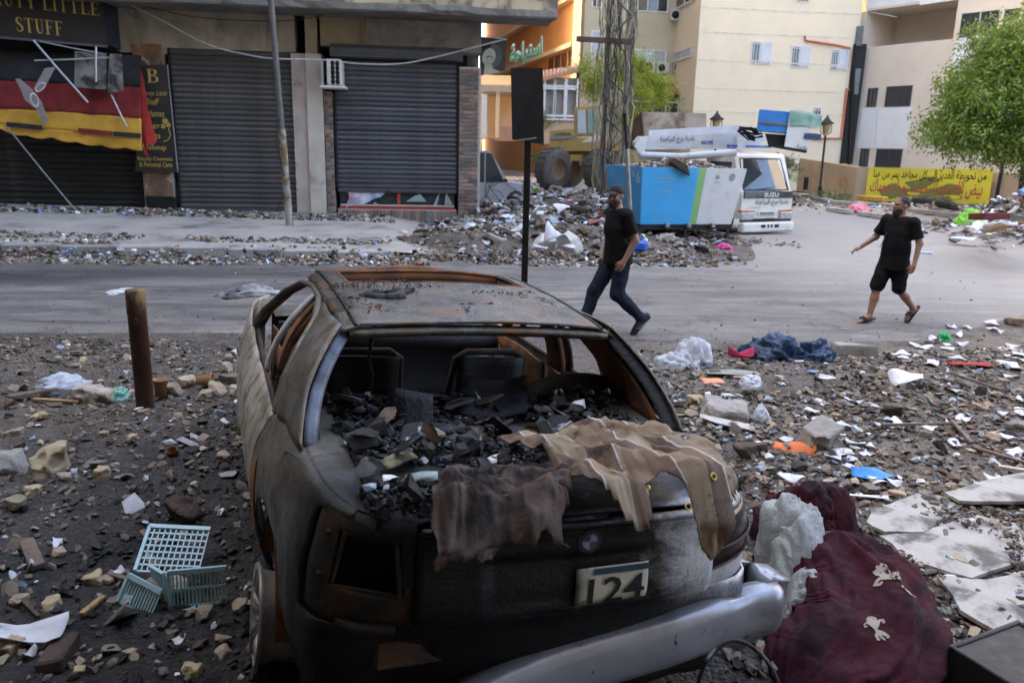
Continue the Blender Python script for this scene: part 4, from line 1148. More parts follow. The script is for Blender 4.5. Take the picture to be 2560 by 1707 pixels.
# unseen buildings, put outside the frame to keep the street in shade
nb = tag(MB().box((0, 0, 21), (26, 36, 42)).build('left_shade_block', m_plaster, None, (-37, 2, 0)), 'tall plain block added out of frame on the left to shade the street', 'building')
tag(MB().box((0, 0, 18), (22, 30, 36)).build('lane_shade_block', m_plaster, None, (-16.5, 74.5, 0)), 'tall plain unseen block added to shade the orange wall along the lane', 'building')
bb = thing('near_building', 'apartment block behind the camera, its unseen overhang shaped to darken the foreground', 'building', (0, -3, 0))
MB().box((0, -5, 11), (60, 9, 22)).build('wall', m_plaster, bb); MB().box((-10.4, 2.5, 4.0), (21.6, 6.4, .35)).build('balcony_slab', m_concd, bb)  # overhang slab sized to darken the near left ground
# perimeter wall on the far right
WP = [gr(1990, 480), gr(2133, 505), gr(2330, 516), gr(2560, 533), gr(2900, 560)]
wz = [at(1990, 396, WP[0].y).z, at(2133, 418, WP[1].y).z, at(2480, 432, WP[3].y).z, at(2560, 462, WP[3].y).z]
m_pwall = M('ochre perimeter wall', (.46, .34, .20), (.38, .29, .19), .9, .92, bump=.3, stain=((.40, .20, .07), .8, .55, .7), streak=((.22, .16, .10), 1.2, .55, .75))
mb = MB(); base = WP[1].copy()
hs = [wz[0], wz[1], wz[1] * .98, wz[2], wz[2]]
for i in range(4):
    p, q_ = WP[i], WP[i + 1]; n_ = (q_ - p).cross(Vector((0, 0, 1))).normalized() * .2
    mb.add([x - base for x in (p, q_, q_ - n_, p - n_)] + [Vector((x.x, x.y, h)) - base for x, h in ((p, hs[i]), (q_, hs[i + 1]), (q_ - n_, hs[i + 1]), (p - n_, hs[i]))], [(0, 1, 5, 4), (1, 2, 6, 5), (2, 3, 7, 6), (3, 0, 4, 7), (4, 5, 6, 7)])
tag(mb.build('perimeter_wall', m_pwall, None, base), 'ochre stained perimeter wall running behind the lamp post and banner', 'wall')
# low pavement edge in front of it
kme2 = MB().box((0, 0, 0), (1.4, .3, .16), bev=.02).mesh('kerb_stone', m_kerb)
k2 = tag(ob('far_kerb', MB().box((0, 0, 0), (.2, .2, .02)).mesh('far_kerb', m_conc), None, (gr(2100, 540).x, gr(2100, 540).y, 0)), kind='structure')
for r_, (u0, v0, u1, v1) in enumerate(((1975, 498, 2430, 552), (2060, 528, 2330, 566))):
    p, q_ = gr(u0, v0), gr(u1, v1); n_ = int((q_ - p).length / 1.5)
    for i in range(n_):
        c = p.lerp(q_, (i + .5) / n_); ob('kerb_stone', kme2, k2, Vector((c.x, c.y, .10 + rng.uniform(-.02, .02) + float(gheight(c.x, c.y)) * .6)) - k2.location, math.atan2((q_ - p).y, (q_ - p).x) + rng.uniform(-.04, .04))
# yellow banner tied on that wall
def wall_y(u):                          # distance of the wall along a photo column
    d = ray(u, 480)
    for i in range(4):
        p, q_ = WP[i], WP[i + 1]; e = q_ - p; den = d.x * e.y - d.y * e.x
        if abs(den) < 1e-9: continue
        t = (p.x * e.y - p.y * e.x) / den; f = (d.x * t - p.x) / e.x
        if -1e-6 <= f <= 1 + 1e-6: return d.y * t
    return WP[3].y
bp0 = at(2162, 505, wall_y(2162) - .12); bp1 = at(2470, 515, wall_y(2478) - .12)
bq = [at(2161, 500, bp0.y), at(2469, 515, bp1.y), at(2486, 424, bp1.y), at(2173, 419, bp0.y)]
yb_ = thing('yellow_banner', 'yellow banner with black and red Arabic lettering tied on the ochre wall', 'banner', bq[0])
by = [p - bq[0] for p in bq]
def bfn2(a, b, d=0.0):
    p = by[0] * (1 - a) * (1 - b) + by[1] * a * (1 - b) + by[2] * a * b + by[3] * (1 - a) * b
    return p + Vector((0, -d - .03 * math.sin(a * 19) * (1 - b) - .02 * math.sin(a * 7 + b * 5), 0))
mb = MB(); mb.grid(lambda a, b: bfn2(a, b), 40, 12)
mb.build('cloth', M('yellow banner cloth', (.66, .55, .03), (.60, .50, .04), 1.5, .75, bump=.05), yb_)
def bsub(a0, b0, a1, b1, d): return lambda a, b: bfn2(a0 + (a1 - a0) * a, b0 + (b1 - b0) * b, d)
mb = MB(); write(mb, arabic('من تحويطة الغدير الى كل مجاهد يمر من هنا'), bsub(.05, .64, .955, .95, .012), .012); mb.build('black_lettering', m_black, yb_)
m_redp = M('red banner print', (.50, .06, .04), None, 4, .7)
mb = MB(); write(mb, arabic('بيض الله وجهك وسدد رميك وحماك'), bsub(.03, .16, .94, .66, .014), .012); mb.build('red_lettering', m_redp, yb_)
m_bgr = M('green camouflage print', (.13, .15, .035), (.20, .20, .04), 3, .75, bump=.02)
rg_ = random.Random(4)
for k, (ca, cb_, ra, rb_) in enumerate(((.44, .52, .10, .16), (.52, .65, .07, .12), (.33, .28, .13, .15), (.62, .25, .16, .17), (.70, .42, .10, .14), (.22, .30, .09, .2), (.50, .14, .2, .1), (.18, .2, .06, .12))):
    mb = MB(); n_ = 22; pts = [(ca + ra * math.cos(t) * (1 + .25 * math.sin(3 * t + k)), cb_ + rb_ * math.sin(t) * (1 + .2 * math.sin(2 * t + k))) for t in np.linspace(0, 2 * math.pi, n_, endpoint=False)]
    mb.add([bfn2(ca, cb_, .006 + .0006 * k)] + [bfn2(min(max(a, .01), .98), min(max(b, .02), .97), .006 + .0006 * k) for a, b in pts], [(0, 1 + i, 1 + (i + 1) % n_) for i in range(n_)]); mb.build('camouflage_print', m_bgr, yb_)
mb = MB(); write(mb, arabic('المقاومة'), bsub(.02, .04, .085, .13, .014), .02); mb.build('small_lettering', m_black, yb_)
# ---------------------------------------------------------------- burnt-out car
car = thing('burnt_car', 'burnt-out silver saloon car with empty windows, seen from behind', 'car', (CARX, CARY, 0), CARRZ)
car.rotation_euler = (0, CARROLL, CARRZ)
def car_w(x, y, z):
    c, s_ = math.cos(CARRZ), math.sin(CARRZ)
    return Vector((CARX + c * x - s_ * y, CARY + s_ * x + c * y, z))
def car_l(P):
    c, s_ = math.cos(CARRZ), math.sin(CARRZ); dx, dy = P[0] - CARX, P[1] - CARY
    return Vector((c * dx + s_ * dy, -s_ * dx + c * dy, P[2]))

def burnt(name, tan=1.0, rustw=0.0, dark=0.0, silver=True, rough=.5):
    g = NG(name); x, y, z = g.xyz()
    n1 = g.noise(3.0, 8, .7, dist=.9); n2 = g.noise(6.5, 8, .75, dist=.6); n3 = g.noise(30, 4, .7)
    sw = g.noise(1.0, 5, .6, vec=g.map((3.0, 4.0, 5.5), rot=(.3, .5, .2)), dist=1.6)
    col = g.mix(g.ramp(n1, .35, .65), (.115 * tan, .102 * tan, .074 * tan), (.20 * tan, .182 * tan, .143 * tan))
    col = g.mix(g.ramp(sw, .48, .7, 0, .8), col, (.065, .06, .05))
    col = g.mix(g.ramp(sw, .30, .42, .55, 0), col, (.27 * tan, .26 * tan, .235 * tan))
    col = g.mix(g.ramp(g.noise(3.6, 9, .78, dist=.5), .54, .61, 0, .75), col, (.21 * tan, .205 * tan, .19 * tan))
    col = g.mix(g.ramp(n2, .60 - rustw, .74 - rustw), col, (.20, .075, .022))
    col = g.mix(g.ramp(g.noise(1.5, 5, .6), .55 - dark, .8 - dark), col, (.022, .020, .018))
    metal = .35
    if silver:
        # paint survived on the right rear corner only
        f = g.math('ADD', g.math('SUBTRACT', x, g.math('MULTIPLY', y, .9)), g.math('MULTIPLY', g.math('SUBTRACT', n1, .5), .7))
        sm = g.ramp(f, .26, .46)
        zf = g.ramp(g.math('ADD', z, g.math('MULTIPLY', g.math('SUBTRACT', n2, .5), .25)), .50, .60)
        sm = g.math('MULTIPLY', sm, zf)
        pc = g.mix(g.ramp(n2, .5, .72), (.58, .58, .58), (.28, .26, .22))
        col = g.mix(sm, col, pc)
        # soot on everything low and on the left of the tail
        so_ = g.math('MULTIPLY', g.ramp(f, .10, .42, 1, 0), g.ramp(y, .30, .75, 1, 0))
        col = g.mix(g.math('MULTIPLY', so_, .97), col, (.008, .0075, .007))
    col = g.mix(g.ramp(g.noise(45, 5, .8), .60, .68, 0, .7), col, (.018, .016, .014)); g.bump(g.math('ADD', n3, g.math('MULTIPLY', n2, 2.5)), .35, .014)
    g.set(col, g.ramp(n2, .3, .7, rough - .12, rough + .22), metal)
    return g.mat
m_side = burnt('heat-bleached door metal', 2.5, .07, -.14, True, .45)
m_quart = burnt('scorched quarter metal', .95, .04, .05, True, .38)
m_roof = burnt('scorched roof metal', .75, .09, .07, False, .28)
m_rear = burnt('sooty tail metal', .16, -.03, .25, True, .34)
m_rust = M('rusted bare steel', (.24, .085, .022), (.10, .045, .018), 4, .85, .1, bump=.4, bscale=40, stain=((.025, .020, .016), 2.4, .47, .64))
m_rustd = M('dark rusted steel', (.085, .038, .016), (.02, .016, .013), 5, .85, .1, bump=.4, bscale=40, stain=((.012, .011, .010), 2.6, .42, .6))
m_char = M('char', (.010, .0095, .009), (.022, .02, .018), 8, .7, bump=.6, bscale=60)
m_charw = M('wet glossy char', (.009, .009, .010), (.018, .018, .019), 9, .5, bump=.8, bscale=60, spec=.25)
m_bar = M('bleached pillar metal', (.50, .48, .44), (.36, .33, .30), 8, .55, .2, bump=.2, stain=((.16, .07, .03), 5, .6, .72))

# plan outline of the body, by arc length from the middle of the tail
_oc = [(0, 0), (.3, .008), (.5, .03), (.66, .085), (.765, .18), (.822, .32), (.85, .5), (.868, .8), (.87, 1.2), (.87, 2.0), (.868, 3.0), (.855, 3.6), (.82, 4.0), (.70, 4.3), (.4, 4.43), (0, 4.47)]
def _cat(P, n=24):
    o = []
    for k in range(len(P) - 1):
        p0, p1, p2, p3 = [np.array(P[min(max(i, 0), len(P) - 1)]) for i in (k - 1, k, k + 1, k + 2)]
        for i in range(n):
            f = i / n; o.append(.5 * (2 * p1 + (p2 - p0) * f + (2 * p0 - 5 * p1 + 4 * p2 - p3) * f * f + (3 * p1 - p0 - 3 * p2 + p3) * f ** 3))
    o.append(np.array(P[-1])); return np.array(o)
_oc = [(x * 1.025, y) for x, y in _oc]
OUT = _cat(_oc); OS = np.concatenate([[0], np.cumsum(np.linalg.norm(np.diff(OUT, axis=0), axis=1))])
def s_at_x(x): return float(np.interp(x, OUT[:150, 0], OS[:150]))
def s_at_y(y): return float(np.interp(y, OUT[24:, 1], OS[24:]))
_dz_side = ([.16, .22, .30, .45, .60, .70, .74, .80, .88, .93, .96], [.07, .035, .010, .0, .0, .004, .006, .022, .040, .058, .095])
_dz_rear = ([.16, .40, .58, .62, .66, .72, .80, .88, .925, .95], [.16, .13, .115, .02, .006, .008, .022, .03, .02, .05])
def S(s, z, inset=0.0, sg=1):
    x = np.interp(s, OS, OUT[:, 0]); y = np.interp(s, OS, OUT[:, 1])
    x2 = np.interp(s + .01, OS, OUT[:, 0]) - np.interp(s - .01, OS, OUT[:, 0]); y2 = np.interp(s + .01, OS, OUT[:, 1]) - np.interp(s - .01, OS, OUT[:, 1])
    l = math.hypot(x2, y2) or 1; nx, ny = y2 / l, -x2 / l
    w = min(max((s - .55) / .35, 0), 1); w = w * w * (3 - 2 * w)
    d = np.interp(z, *_dz_side) * w + np.interp(z, *_dz_rear) * (1 - w) + inset
    return (sg * (x - nx * d) * (1.035 if sg > 0 else 1.0), y - ny * d, z)
def dent(p, amp, sc, seed):
    return float(fbm(np.array([p[1] * sc + seed, p[2] * sc, p[0] * sc]), 3)) * amp
def panel(name, mat, sg, s0f, s1f, z0, z1, nu, nv, arch=None, keep=None, amp=.010, inset=0.0, solid=.008, lab=None, zf=None):
    """side panel between two edge curves s0f(z), s1f(z); arch=(s centre, z centre, radius)"""
    mb = MB(); P = {}
    vs = []; fs = []; par = []
    for i in range(nu + 1):
        for j in range(nv + 1):
            zz0 = z0(i / nu) if callable(z0) else z0
            z = zz0 + (z1 - zz0) * j / nv; a, b = s0f(z), s1f(z); s = a + (b - a) * i / nu
            par.append((s, z))
    fl = []
    for i in range(nu):
        for j in range(nv):
            q_ = (i * (nv + 1) + j, (i + 1) * (nv + 1) + j, (i + 1) * (nv + 1) + j + 1, i * (nv + 1) + j + 1)
            c = np.mean([par[k] for k in q_], 0)
            if arch and math.hypot(c[0] - arch[0], c[1] - arch[1]) < arch[2]: continue
            if keep and not keep(c[0], c[1]): continue
            fl.append(q_)
    if arch:
        st = max((par[-1][0] - par[0][0]) / nu, (z1 - (z0(.5) if callable(z0) else z0)) / nv)
        for k, (s, z) in enumerate(par):
            d = math.hypot(s - arch[0], z - arch[1])
            if abs(d - arch[2]) < st * .72 and d > 1e-6:
                par[k] = (arch[0] + (s - arch[0]) * arch[2] / d, arch[1] + (z - arch[1]) * arch[2] / d)
    for s, z in par:
        p = S(s, z, inset, sg); dd_ = dent(p, amp, 3.1, sg * 7)
        bulge = .075 * math.sin(math.pi * min(max((p[1] - .75) / 3.4, 0), 1)) ** .7 * float(np.interp(z, [.2, .55, .8, .96], [.6, 1, .8, .15])) if sg < 0 else 0.0
        vs.append((p[0] - sg * dd_ + sg * bulge, p[1], p[2]))
    if sg < 0: fl = [f[::-1] for f in fl]
    mb.add(vs, [f for f in fl], 0, True)
    o = mb.build(name, mat, car, solid=-solid)
    if lab: o['label'] = lab
    return o
sB, sF = s_at_y(.95), s_at_y(3.675)
def s_dr(z):                                        # rear edge of the rear door
    y = np.interp(z, [.2, .45, .62, .78, .90, .96], [1.60, 1.52, 1.42, 1.345, 1.30, 1.20]); return s_at_y(y)
def s_b(z): return s_at_y(2.03)
def s_fd(z): return s_at_y(np.interp(z, [.2, .5, .96], [3.02, 3.08, 3.14]))
sc0 = s_at_x(.60); GAP = .006
for sg in (-1, 1):
    side = 'left' if sg < 0 else 'right'
    panel('quarter_panel', m_quart, sg, lambda z: s_at_x(.84) if z < .92 else s_at_x(.74), lambda z: s_dr(z) - GAP, lambda t: .20 if t > .55 else .40, .96, 34, 26, (sB, .30, .345), None, .012,
          lab='scorched rear quarter panel' if sg < 0 else 'rear quarter panel with some silver paint left')
    panel('rear_door', m_side, sg, s_dr, lambda z: s_b(z) - GAP, .20, .905, 16, 20, (sB, .30, .345), None, .014, lab='heat-bleached rear door with two bullet holes' if sg < 0 else None)
    panel('front_door', m_side, sg, s_b, lambda z: s_fd(z) - GAP, .20, .905, 24, 20, None, None, .014)
    panel('front_wing', m_side, sg, s_fd, lambda z: s_at_y(4.30), .20, .90, 26, 18, (sF, .30, .345), None, .010)
    panel('sill', m_rear, sg, lambda z: s_at_y(1.25), lambda z: s_at_y(3.3), .12, .20, 10, 2, None, None, .004)
    # rusted liner of the wheel arch
    mb = MB(); n_ = 18
    mb.grid(lambda a, b: (sg * (.89 - .30 * b), .95 + .35 * math.cos(math.pi * (1.08 * a - .04)), .30 + .35 * math.sin(math.pi * (1.08 * a - .04))), n_, 4)
    mb.build('wheel_arch_liner', m_rust if sg < 0 else m_rustd, car)
# rust-orange strip behind the door edge on the left, as bare inner steel
panel('inner_wheel_house', m_rust, -1, lambda z: s_at_y(1.24), lambda z: s_at_y(1.50), .36, .80, 10, 12, None, lambda s, z: math.hypot(s - sB, z - .3) < .53, .004, -.006, .004)

# greenhouse: side plane from belt (b=0) to roof rail (b=1)
def SP(y, b, sg=1, out=0.0):
    bz = float(np.interp(y, [1.05, 1.32], [.955, .895])); x0 = abs(S(s_at_y(y), bz, 0, sg)[0])
    bb_ = b ** 1.15
    x = x0 + ((.645 if sg > 0 else .605) - x0) * bb_ + .030 * math.sin(math.pi * b) + out
    z = bz + (1.335 - bz) * b ** .92
    return (sg * x, y, z)
RL = lambda y: 1.348 + .052 * math.sin(max(0, min(1, (y - 1.05) / 2.1)) * math.pi) ** .8     # roof height along the car
for sg in (-1, 1):
    mb = MB()
    def cp_(a, b):
        yg = .715 + (1.15 - .715) * b ** .95; yw = np.interp(b, [0, .25, .55, .8, 1.0], [1.285, 1.33, 1.40, 1.50, 1.68])
        y = yg + (yw - yg) * a
        p = SP(y, b, sg); return (p[0] + sg * (.02 * math.sin(math.pi * a) + .006 * float(fbm(np.array([y * 4, b * 4, sg]), 3))), p[1], p[2])
    mb.grid(cp_, 12, 20, flip=sg > 0)
    mb.build('rear_pillar', m_quart, car, solid=-.01)
    # window surround: rail over both doors, front pillar, sash of the rear door
    pth = [(3.08, .02), (2.85, .34), (2.60, .72), (2.40, .93), (2.1, 1.0), (1.80, .985), (1.56, .86), (1.43, .60), (1.36, .32), (1.30, .02)]
    mb = MB(); mb.tube([SP(y, b, sg, .004) for y, b in pth], .022, 8, flat=.7); mb.build('window_rail', m_quart if sg < 0 else m_rustd, car)
    mb = MB(); mb.tube([SP(y, b, sg, -.035) for y, b in pth], .016, 8); mb.build('inner_window_rail', m_rust, car)
    mb = MB(); mb.grid(lambda a, b: SP(2.06 - .085 * a - .05 * b, b * .99, sg, .008), 2, 12, flip=sg > 0); mb.build('centre_pillar', m_bar if sg < 0 else m_rustd, car, solid=-.02)
    mb = MB(); mb.grid(lambda a, b: SP(2.14 - .20 * a - .05 * b, b * .99 - .0, sg, -.06), 3, 12, flip=sg > 0); mb.build('inner_pillar', m_rust, car, solid=-.03)
    mb = MB(); mb.tube([SP(1.50, .02, sg, -.01), SP(1.55, .5, sg, -.01), SP(1.60, .88, sg, -.01)], .011, 6); mb.build('quarter_light_divider', m_rust, car)
    mb = MB(); mb.tube([SP(3.0, .0, sg, -.01), SP(2.1, .0, sg, .0), SP(2.0, .0, sg, .0), SP(1.3, 0.01, sg, .0)], .014, 6); mb.build('belt_strip', m_rustd, car)
    # inner door shell and rear inner side, rusty
    for nm, y0, y1 in (('inner_door', 1.36, 2.0), ('inner_door', 2.06, 3.05)):
        mb = MB(); mb.grid(lambda a, b: (sg * (.76 - .03 * b + .012 * math.sin(9 * a + 4 * b)), y0 + (y1 - y0) * a, .28 + .64 * b), 16, 10, flip=sg < 0, keep=lambda a, b: math.hypot((a - .45) / .22, (b - .55) / .22) > 1 and math.hypot((a - .78) / .10, (b - .62) / .25) > 1)
        mb.build(nm, m_rust, car, solid=.012)
    mb = MB(); mb.grid(lambda a, b: SP((.80 + .50 * b) + (np.interp(b, [0, .5, 1.0], [1.30, 1.45, 1.75]) - (.80 + .50 * b)) * a, b * .97, sg, -.075), 8, 12, flip=sg < 0); mb.build('inner_quarter', m_rust if sg > 0 else m_rustd, car, solid=.01)
# bullet holes on the left rear door
mb = MB()
for y_, z_ in ((1.43, .80), (1.50, .66), (1.92, .86)):
    p = Vector(S(s_at_y(y_), z_, -.004, -1)); mb.lathe([(0, 0), (.012, 0), (.018, .004)], (p.x - .001, p.y, p.z), 8, axis=0)
    mb.build('bullet_hole', m_char, car); mb = MB()

# roof panel with open sunroof
def roof(a, b):
    x = -.615 + 1.23 * a; y = 1.125 + 1.35 * b
    k = abs(x) / .615
    z = RL(y) - .018 * k ** 2 - .035 * max(0, (k - .86) / .14) ** 1.6 + .004 * math.sin(6 * x) - .006 * (1 if .885 < k < .935 else 0)
    z += .007 * float(fbm(np.array([x * 4, y * 4, 1]), 3)) + (.014 * math.exp(-((x + .27) ** 2 + (y - 1.62) ** 2) / .006) - .02 * math.exp(-((x + .24) ** 2 + (y - 1.60) ** 2) / .003))
    x = x * 1.065 if x > 0 else x
    y2 = y + .02 * (1 - k * k) * (1 - b) - .10 * k ** 2 * b
    return (x, y2, z)
def sunhole(a, b): return not (.12 < a < .88 and .62 < b < .93)
MB().grid(roof, 46, 44, keep=sunhole).build('roof', m_roof, car, solid=-.012)
mb = MB(); pts = [roof(a, b) for a, b in [(t, .62) for t in np.linspace(.12, .88, 14)] + [(.88, t) for t in np.linspace(.64, .93, 8)] + [(t, .93) for t in np.linspace(.87, .12, 14)] + [(.12, t) for t in np.linspace(.9, .62, 8)]]
mb.tube([(p[0], p[1], p[2] - .004) for p in pts], .010, 6); mb.tube([(p[0], p[1], p[2] - .04) for p in pts], .016, 6, flat=2.0)
mb.build('sunroof_rim', m_rust, car)
mb = MB()
for sx in (-1, 1): mb.tube([(roof(.5 + sx * .45, t)[0], roof(.5 + sx * .45, t)[1], roof(.5 + sx * .45, t)[2] + .004) for t in np.linspace(.0, 1, 16)], .009, 5); mb.build('roof_moulding', m_charw, car); mb = MB()
# rear header, window flange all round the empty rear screen
mb = MB(); mb.grid(lambda a, b: (-.58 + 1.20 * a, 1.145 + .02 * (1 - (2 * a - 1) ** 2) - .03 * math.sin(math.pi * b) + .0 * b, RL(1.125) - .020 - .05 * b - .012 * (2 * a - 1) ** 2), 24, 5); mb.build('rear_header', m_roof, car, solid=.01)
for sg in (-1, 1):
    mb = MB(); mb.grid(lambda a, b: (lambda p: (p[0] - sg * (.008 + .055 * a), p[1] + .012 + .012 * a, p[2] - .012 * a))(SP(.725 + (1.15 - .725) * b ** .95, b * .98, sg)), 3, 20, flip=sg < 0); mb.build('screen_flange', m_charw if sg > 0 else M('blue-grey flange sheen', (.13, .14, .17), (.03, .03, .035), 9, .45, .3, bump=.3), car, solid=.006)  # left flange has a bluish sky highlight put into its colour
# boot lid, shoulders, parcel shelf
def deck_z(y): return .948 - .02 * ((.7 - y) / .6) ** 2
mb = MB(); mb.grid(lambda a, b: (-.63 + 1.26 * a, .085 + .05 * abs(2 * a - 1) ** 3 + (.62 - .05 * abs(2 * a - 1) ** 2) * b, deck_z(.085 + .6 * b) + .012 * (1 - (2 * a - 1) ** 2) + .006 * float(fbm(np.array([a * 6, b * 4, 3]), 3))), 24, 14)
mb.build('boot_lid_top', m_rear, car, solid=-.01)
for sg in (-1, 1):
    def sh(a, b):
        s_ = s_at_x(.62) + (s_at_y(1.30) - s_at_x(.62)) * b; p = S(s_, .958, 0, sg); yi = .10 + 1.15 * b; xi = sg * (.635 - .0 * b)
        return (p[0] + (xi - p[0]) * a, p[1] + (min(yi, p[1] + .02) - p[1]) * a, .957 + (deck_z(min(yi, .7)) - .957) * a + .010 * math.sin(math.pi * a))
    mb = MB(); mb.grid(sh, 6, 20, flip=sg > 0); mb.build('rear_shoulder', m_quart, car, solid=-.008)
MB().grid(lambda a, b: (-.72 + 1.44 * a, .66 + .58 * b, .90 + .008 * math.sin(11 * a + 5 * b)), 14, 6).build('parcel_shelf', m_rustd, car, solid=-.01)
# tail: lid face with number-plate recess, light housings, lower panel
def tail(x, z, inset=0.0):
    sg = 1 if x >= 0 else -1; return S(s_at_x(abs(x)), z, inset, sg)
MB().grid(lambda a, b: (lambda x, z: tail(x, z, .018 * (1 if abs(x) < .29 and .66 < z < .82 else 0) + .004 * math.sin(5 * a)))(-.53 + 1.06 * a, .585 + .345 * b), 44, 18, flip=True).build('boot_lid_face', m_rear, car, solid=-.008)
MB().tube([tail(x, .928, -.004) for x in np.linspace(-.52, .62, 16)], .016, 6).build('boot_lid_edge', m_rear, car)
def lightpan(sg):
    hole = (.575, .775, .715, .885)
    def inh(x, z, e=0): return hole[0] - e < x < hole[1] + e and hole[2] - e < z < hole[3] + e
    mb = MB()
    mb.grid(lambda a, b: (lambda x, z: tail(sg * x, z, .018))(.535 + .30 * a, .60 + .345 * b), 22, 24, flip=sg > 0, keep=lambda a, b: not inh(.535 + .30 * a, .60 + .345 * b))
    mb.build('light_housing', m_rustd if sg < 0 else m_rear, car, solid=-.01)
    pts = [(hole[0], hole[2]), (hole[0] + .02, hole[3]), (hole[1] - .015, hole[3]), (hole[1], hole[2]), (hole[0], hole[2])]
    if sg < 0:
        mb = MB(); mb.tube([tail(-x, z, .012) for x, z in pts], .010, 6); mb.build('light_opening_rim', m_rustd, car)
        mb = MB()
        for x_, z_ in ((.556, .74), (.556, .84), (.80, .74), (.80, .87)):
            p = tail(-x_, z_, .0); mb.lathe([(0, -.004), (.008, -.004), (.009, .012), (0, .012)], p, 8, axis=1)
            mb.build('bolt', m_rustd, car); mb = MB()
    mb = MB(); q_ = [tail(sg * x, z, .14) for x, z in ((.5, .62), (.84, .62), (.84, .92), (.5, .92))]; mb.add(q_, [(0, 1, 2, 3)]); mb.build('light_cavity', m_char, car)
lightpan(-1); lightpan(1)
m_lamp = M('smoked dark red lens', (.035, .010, .008), (.02, .008, .007), 5, .18, bump=.1, stain=((.012, .010, .009), 3, .45, .65))
MB().grid(lambda a, b: (lambda x, z: tail(x, z, -.010 + .012 * ((2 * b - 1) ** 4)))(.530 + .33 * a, .69 + .19 * b + .02 * a), 20, 10, flip=True).build('tail_light', m_lamp, car, solid=.012)
MB().grid(lambda a, b: S(s_at_x(.86) + .20 * a, .72 + .15 * b, -.006, 1), 8, 6).build('side_lamp', m_lamp, car, solid=.008)
for b_ in (.77,): MB().tube([tail(x, b_ + .02 * (x - .5) / .3, -.016) for x in np.linspace(.54, .84, 10)], .006, 5).build('lens_rib', m_char, car)
MB().grid(lambda a, b: (lambda x, z: tail(x, z, .004 * math.sin(9 * a) + .01 * math.sin(6 * b)))(-.84 + 1.68 * a, .17 + .42 * b), 40, 12, flip=True).build('rear_lower_panel', m_rear, car, solid=-.01)
MB().box((0, .16, .46), (1.25, .06, .10), bev=.015).build('crash_beam', m_rustd, car)
MB().tube([(-.74, .16, .60), (-.70, .10, .605), (-.58, .06, .605)], .018, 6).build('bumper_bracket', m_rustd, car)
# number plate with surviving digits, round badge, script badge
def tfn(x0, z0, x1, z1, ins): return lambda a, b: tail(x0 + (x1 - x0) * a, z0 + (z1 - z0) * b, ins)
plm = NG('scorched number plate'); px_, py_, pz_ = plm.xyz()
plc = plm.mix(plm.ramp(plm.math('ADD', px_, plm.math('MULTIPLY', plm.math('SUBTRACT', plm.noise(9, 4, .6), .5), .06)), -.02, .06), (.012, .011, .010), (.50, .47, .36))
m_plate = plm.set(plm.mix(plm.ramp(plm.noise(14, 4, .7), .55, .75), plc, (.10, .085, .05)), .5)
mb = MB(); mb.grid(tfn(.0, .635, .265, .775, -.006), 12, 4, flip=True); pl_ = mb.build('number_plate', m_plate, car, solid=.004)
mb = MB(); write(mb, '124', tfn(.045, .65, .250, .742, -.0125), .012); mb.build('digits', m_black, pl_)
mb = MB(); mb.grid(tfn(.06, .752, .263, .773, -.0115), 6, 1, flip=True); mb.build('blue_band', M('blue plate band', (.02, .05, .11), (.015, .03, .05), 9, .5), pl_)
bd = MB()
def badge(r_, ins): return [tail(.04 + r_ * math.cos(t), .868 + r_ * math.sin(t), ins) for t in np.linspace(0, 2 * math.pi, 24, endpoint=False)]
o1, i1 = badge(.042, -.010), badge(.028, -.012)
bd.add(o1 + i1, [(k, (k + 1) % 24, 24 + (k + 1) % 24, 24 + k)[::-1] for k in range(24)], 0)
for q4 in range(4):
    c_ = tail(.04, .868, -.013); seg = [tail(.04 + .027 * math.cos(t), .868 + .027 * math.sin(t), -.013) for t in np.linspace(q4 * math.pi / 2, (q4 + 1) * math.pi / 2, 7)]
    bd.add([c_] + seg, [(0, k + 1, k)for k in range(1, 7)], 1 + q4 % 2)
bd.build('round_badge', [m_char, M('badge grey', (.24, .25, .26), None, 8, .4), M('badge dark blue', (.03, .06, .12), None, 8, .4)], car)
mb = MB(); write(mb, '318i', tfn(.43, .83, .49, .852, -.006), .02); mb.build('script_badge', m_char, car)
# underbody, bulkheads and interior wreckage
MB().grid(lambda a, b: (-.74 + 1.48 * a, .3 + 3.7 * b, .27 + .02 * math.sin(8 * b)), 6, 10).build('floor_pan', m_rustd, car, solid=.02)
MB().grid(lambda a, b: (-.70 + 1.4 * a, 1.30 + .10 * b, .28 + .60 * b + .02 * math.sin(7 * a)), 14, 8).build('rear_seat_back', m_char, car, solid=.02)
MB().box((0, 1.62, .40), (1.3, .48, .14), bev=.04).build('rear_seat_base', m_char, car)
MB().grid(lambda a, b: (-.70 + 1.4 * a, 3.12 + .10 * math.sin(3 * b), .35 + .58 * b), 10, 6).build('bulkhead', m_char, car, solid=.03)
mb = MB(); mb.tube([(-.70, 2.92, .86), (-.3, 2.86, .89), (.3, 2.86, .88), (.70, 2.92, .85)], .075, 8); mb.build('dashboard', m_char, car)
mb = MB(); mb.tube([(-.36 + .18 * math.cos(t), 2.66 - .07 * math.sin(t), .86 + .17 * math.sin(t)) for t in np.linspace(0, 2 * math.pi, 25)], .012, 6, cap=False); mb.build('steering_wheel', m_rustd, car)
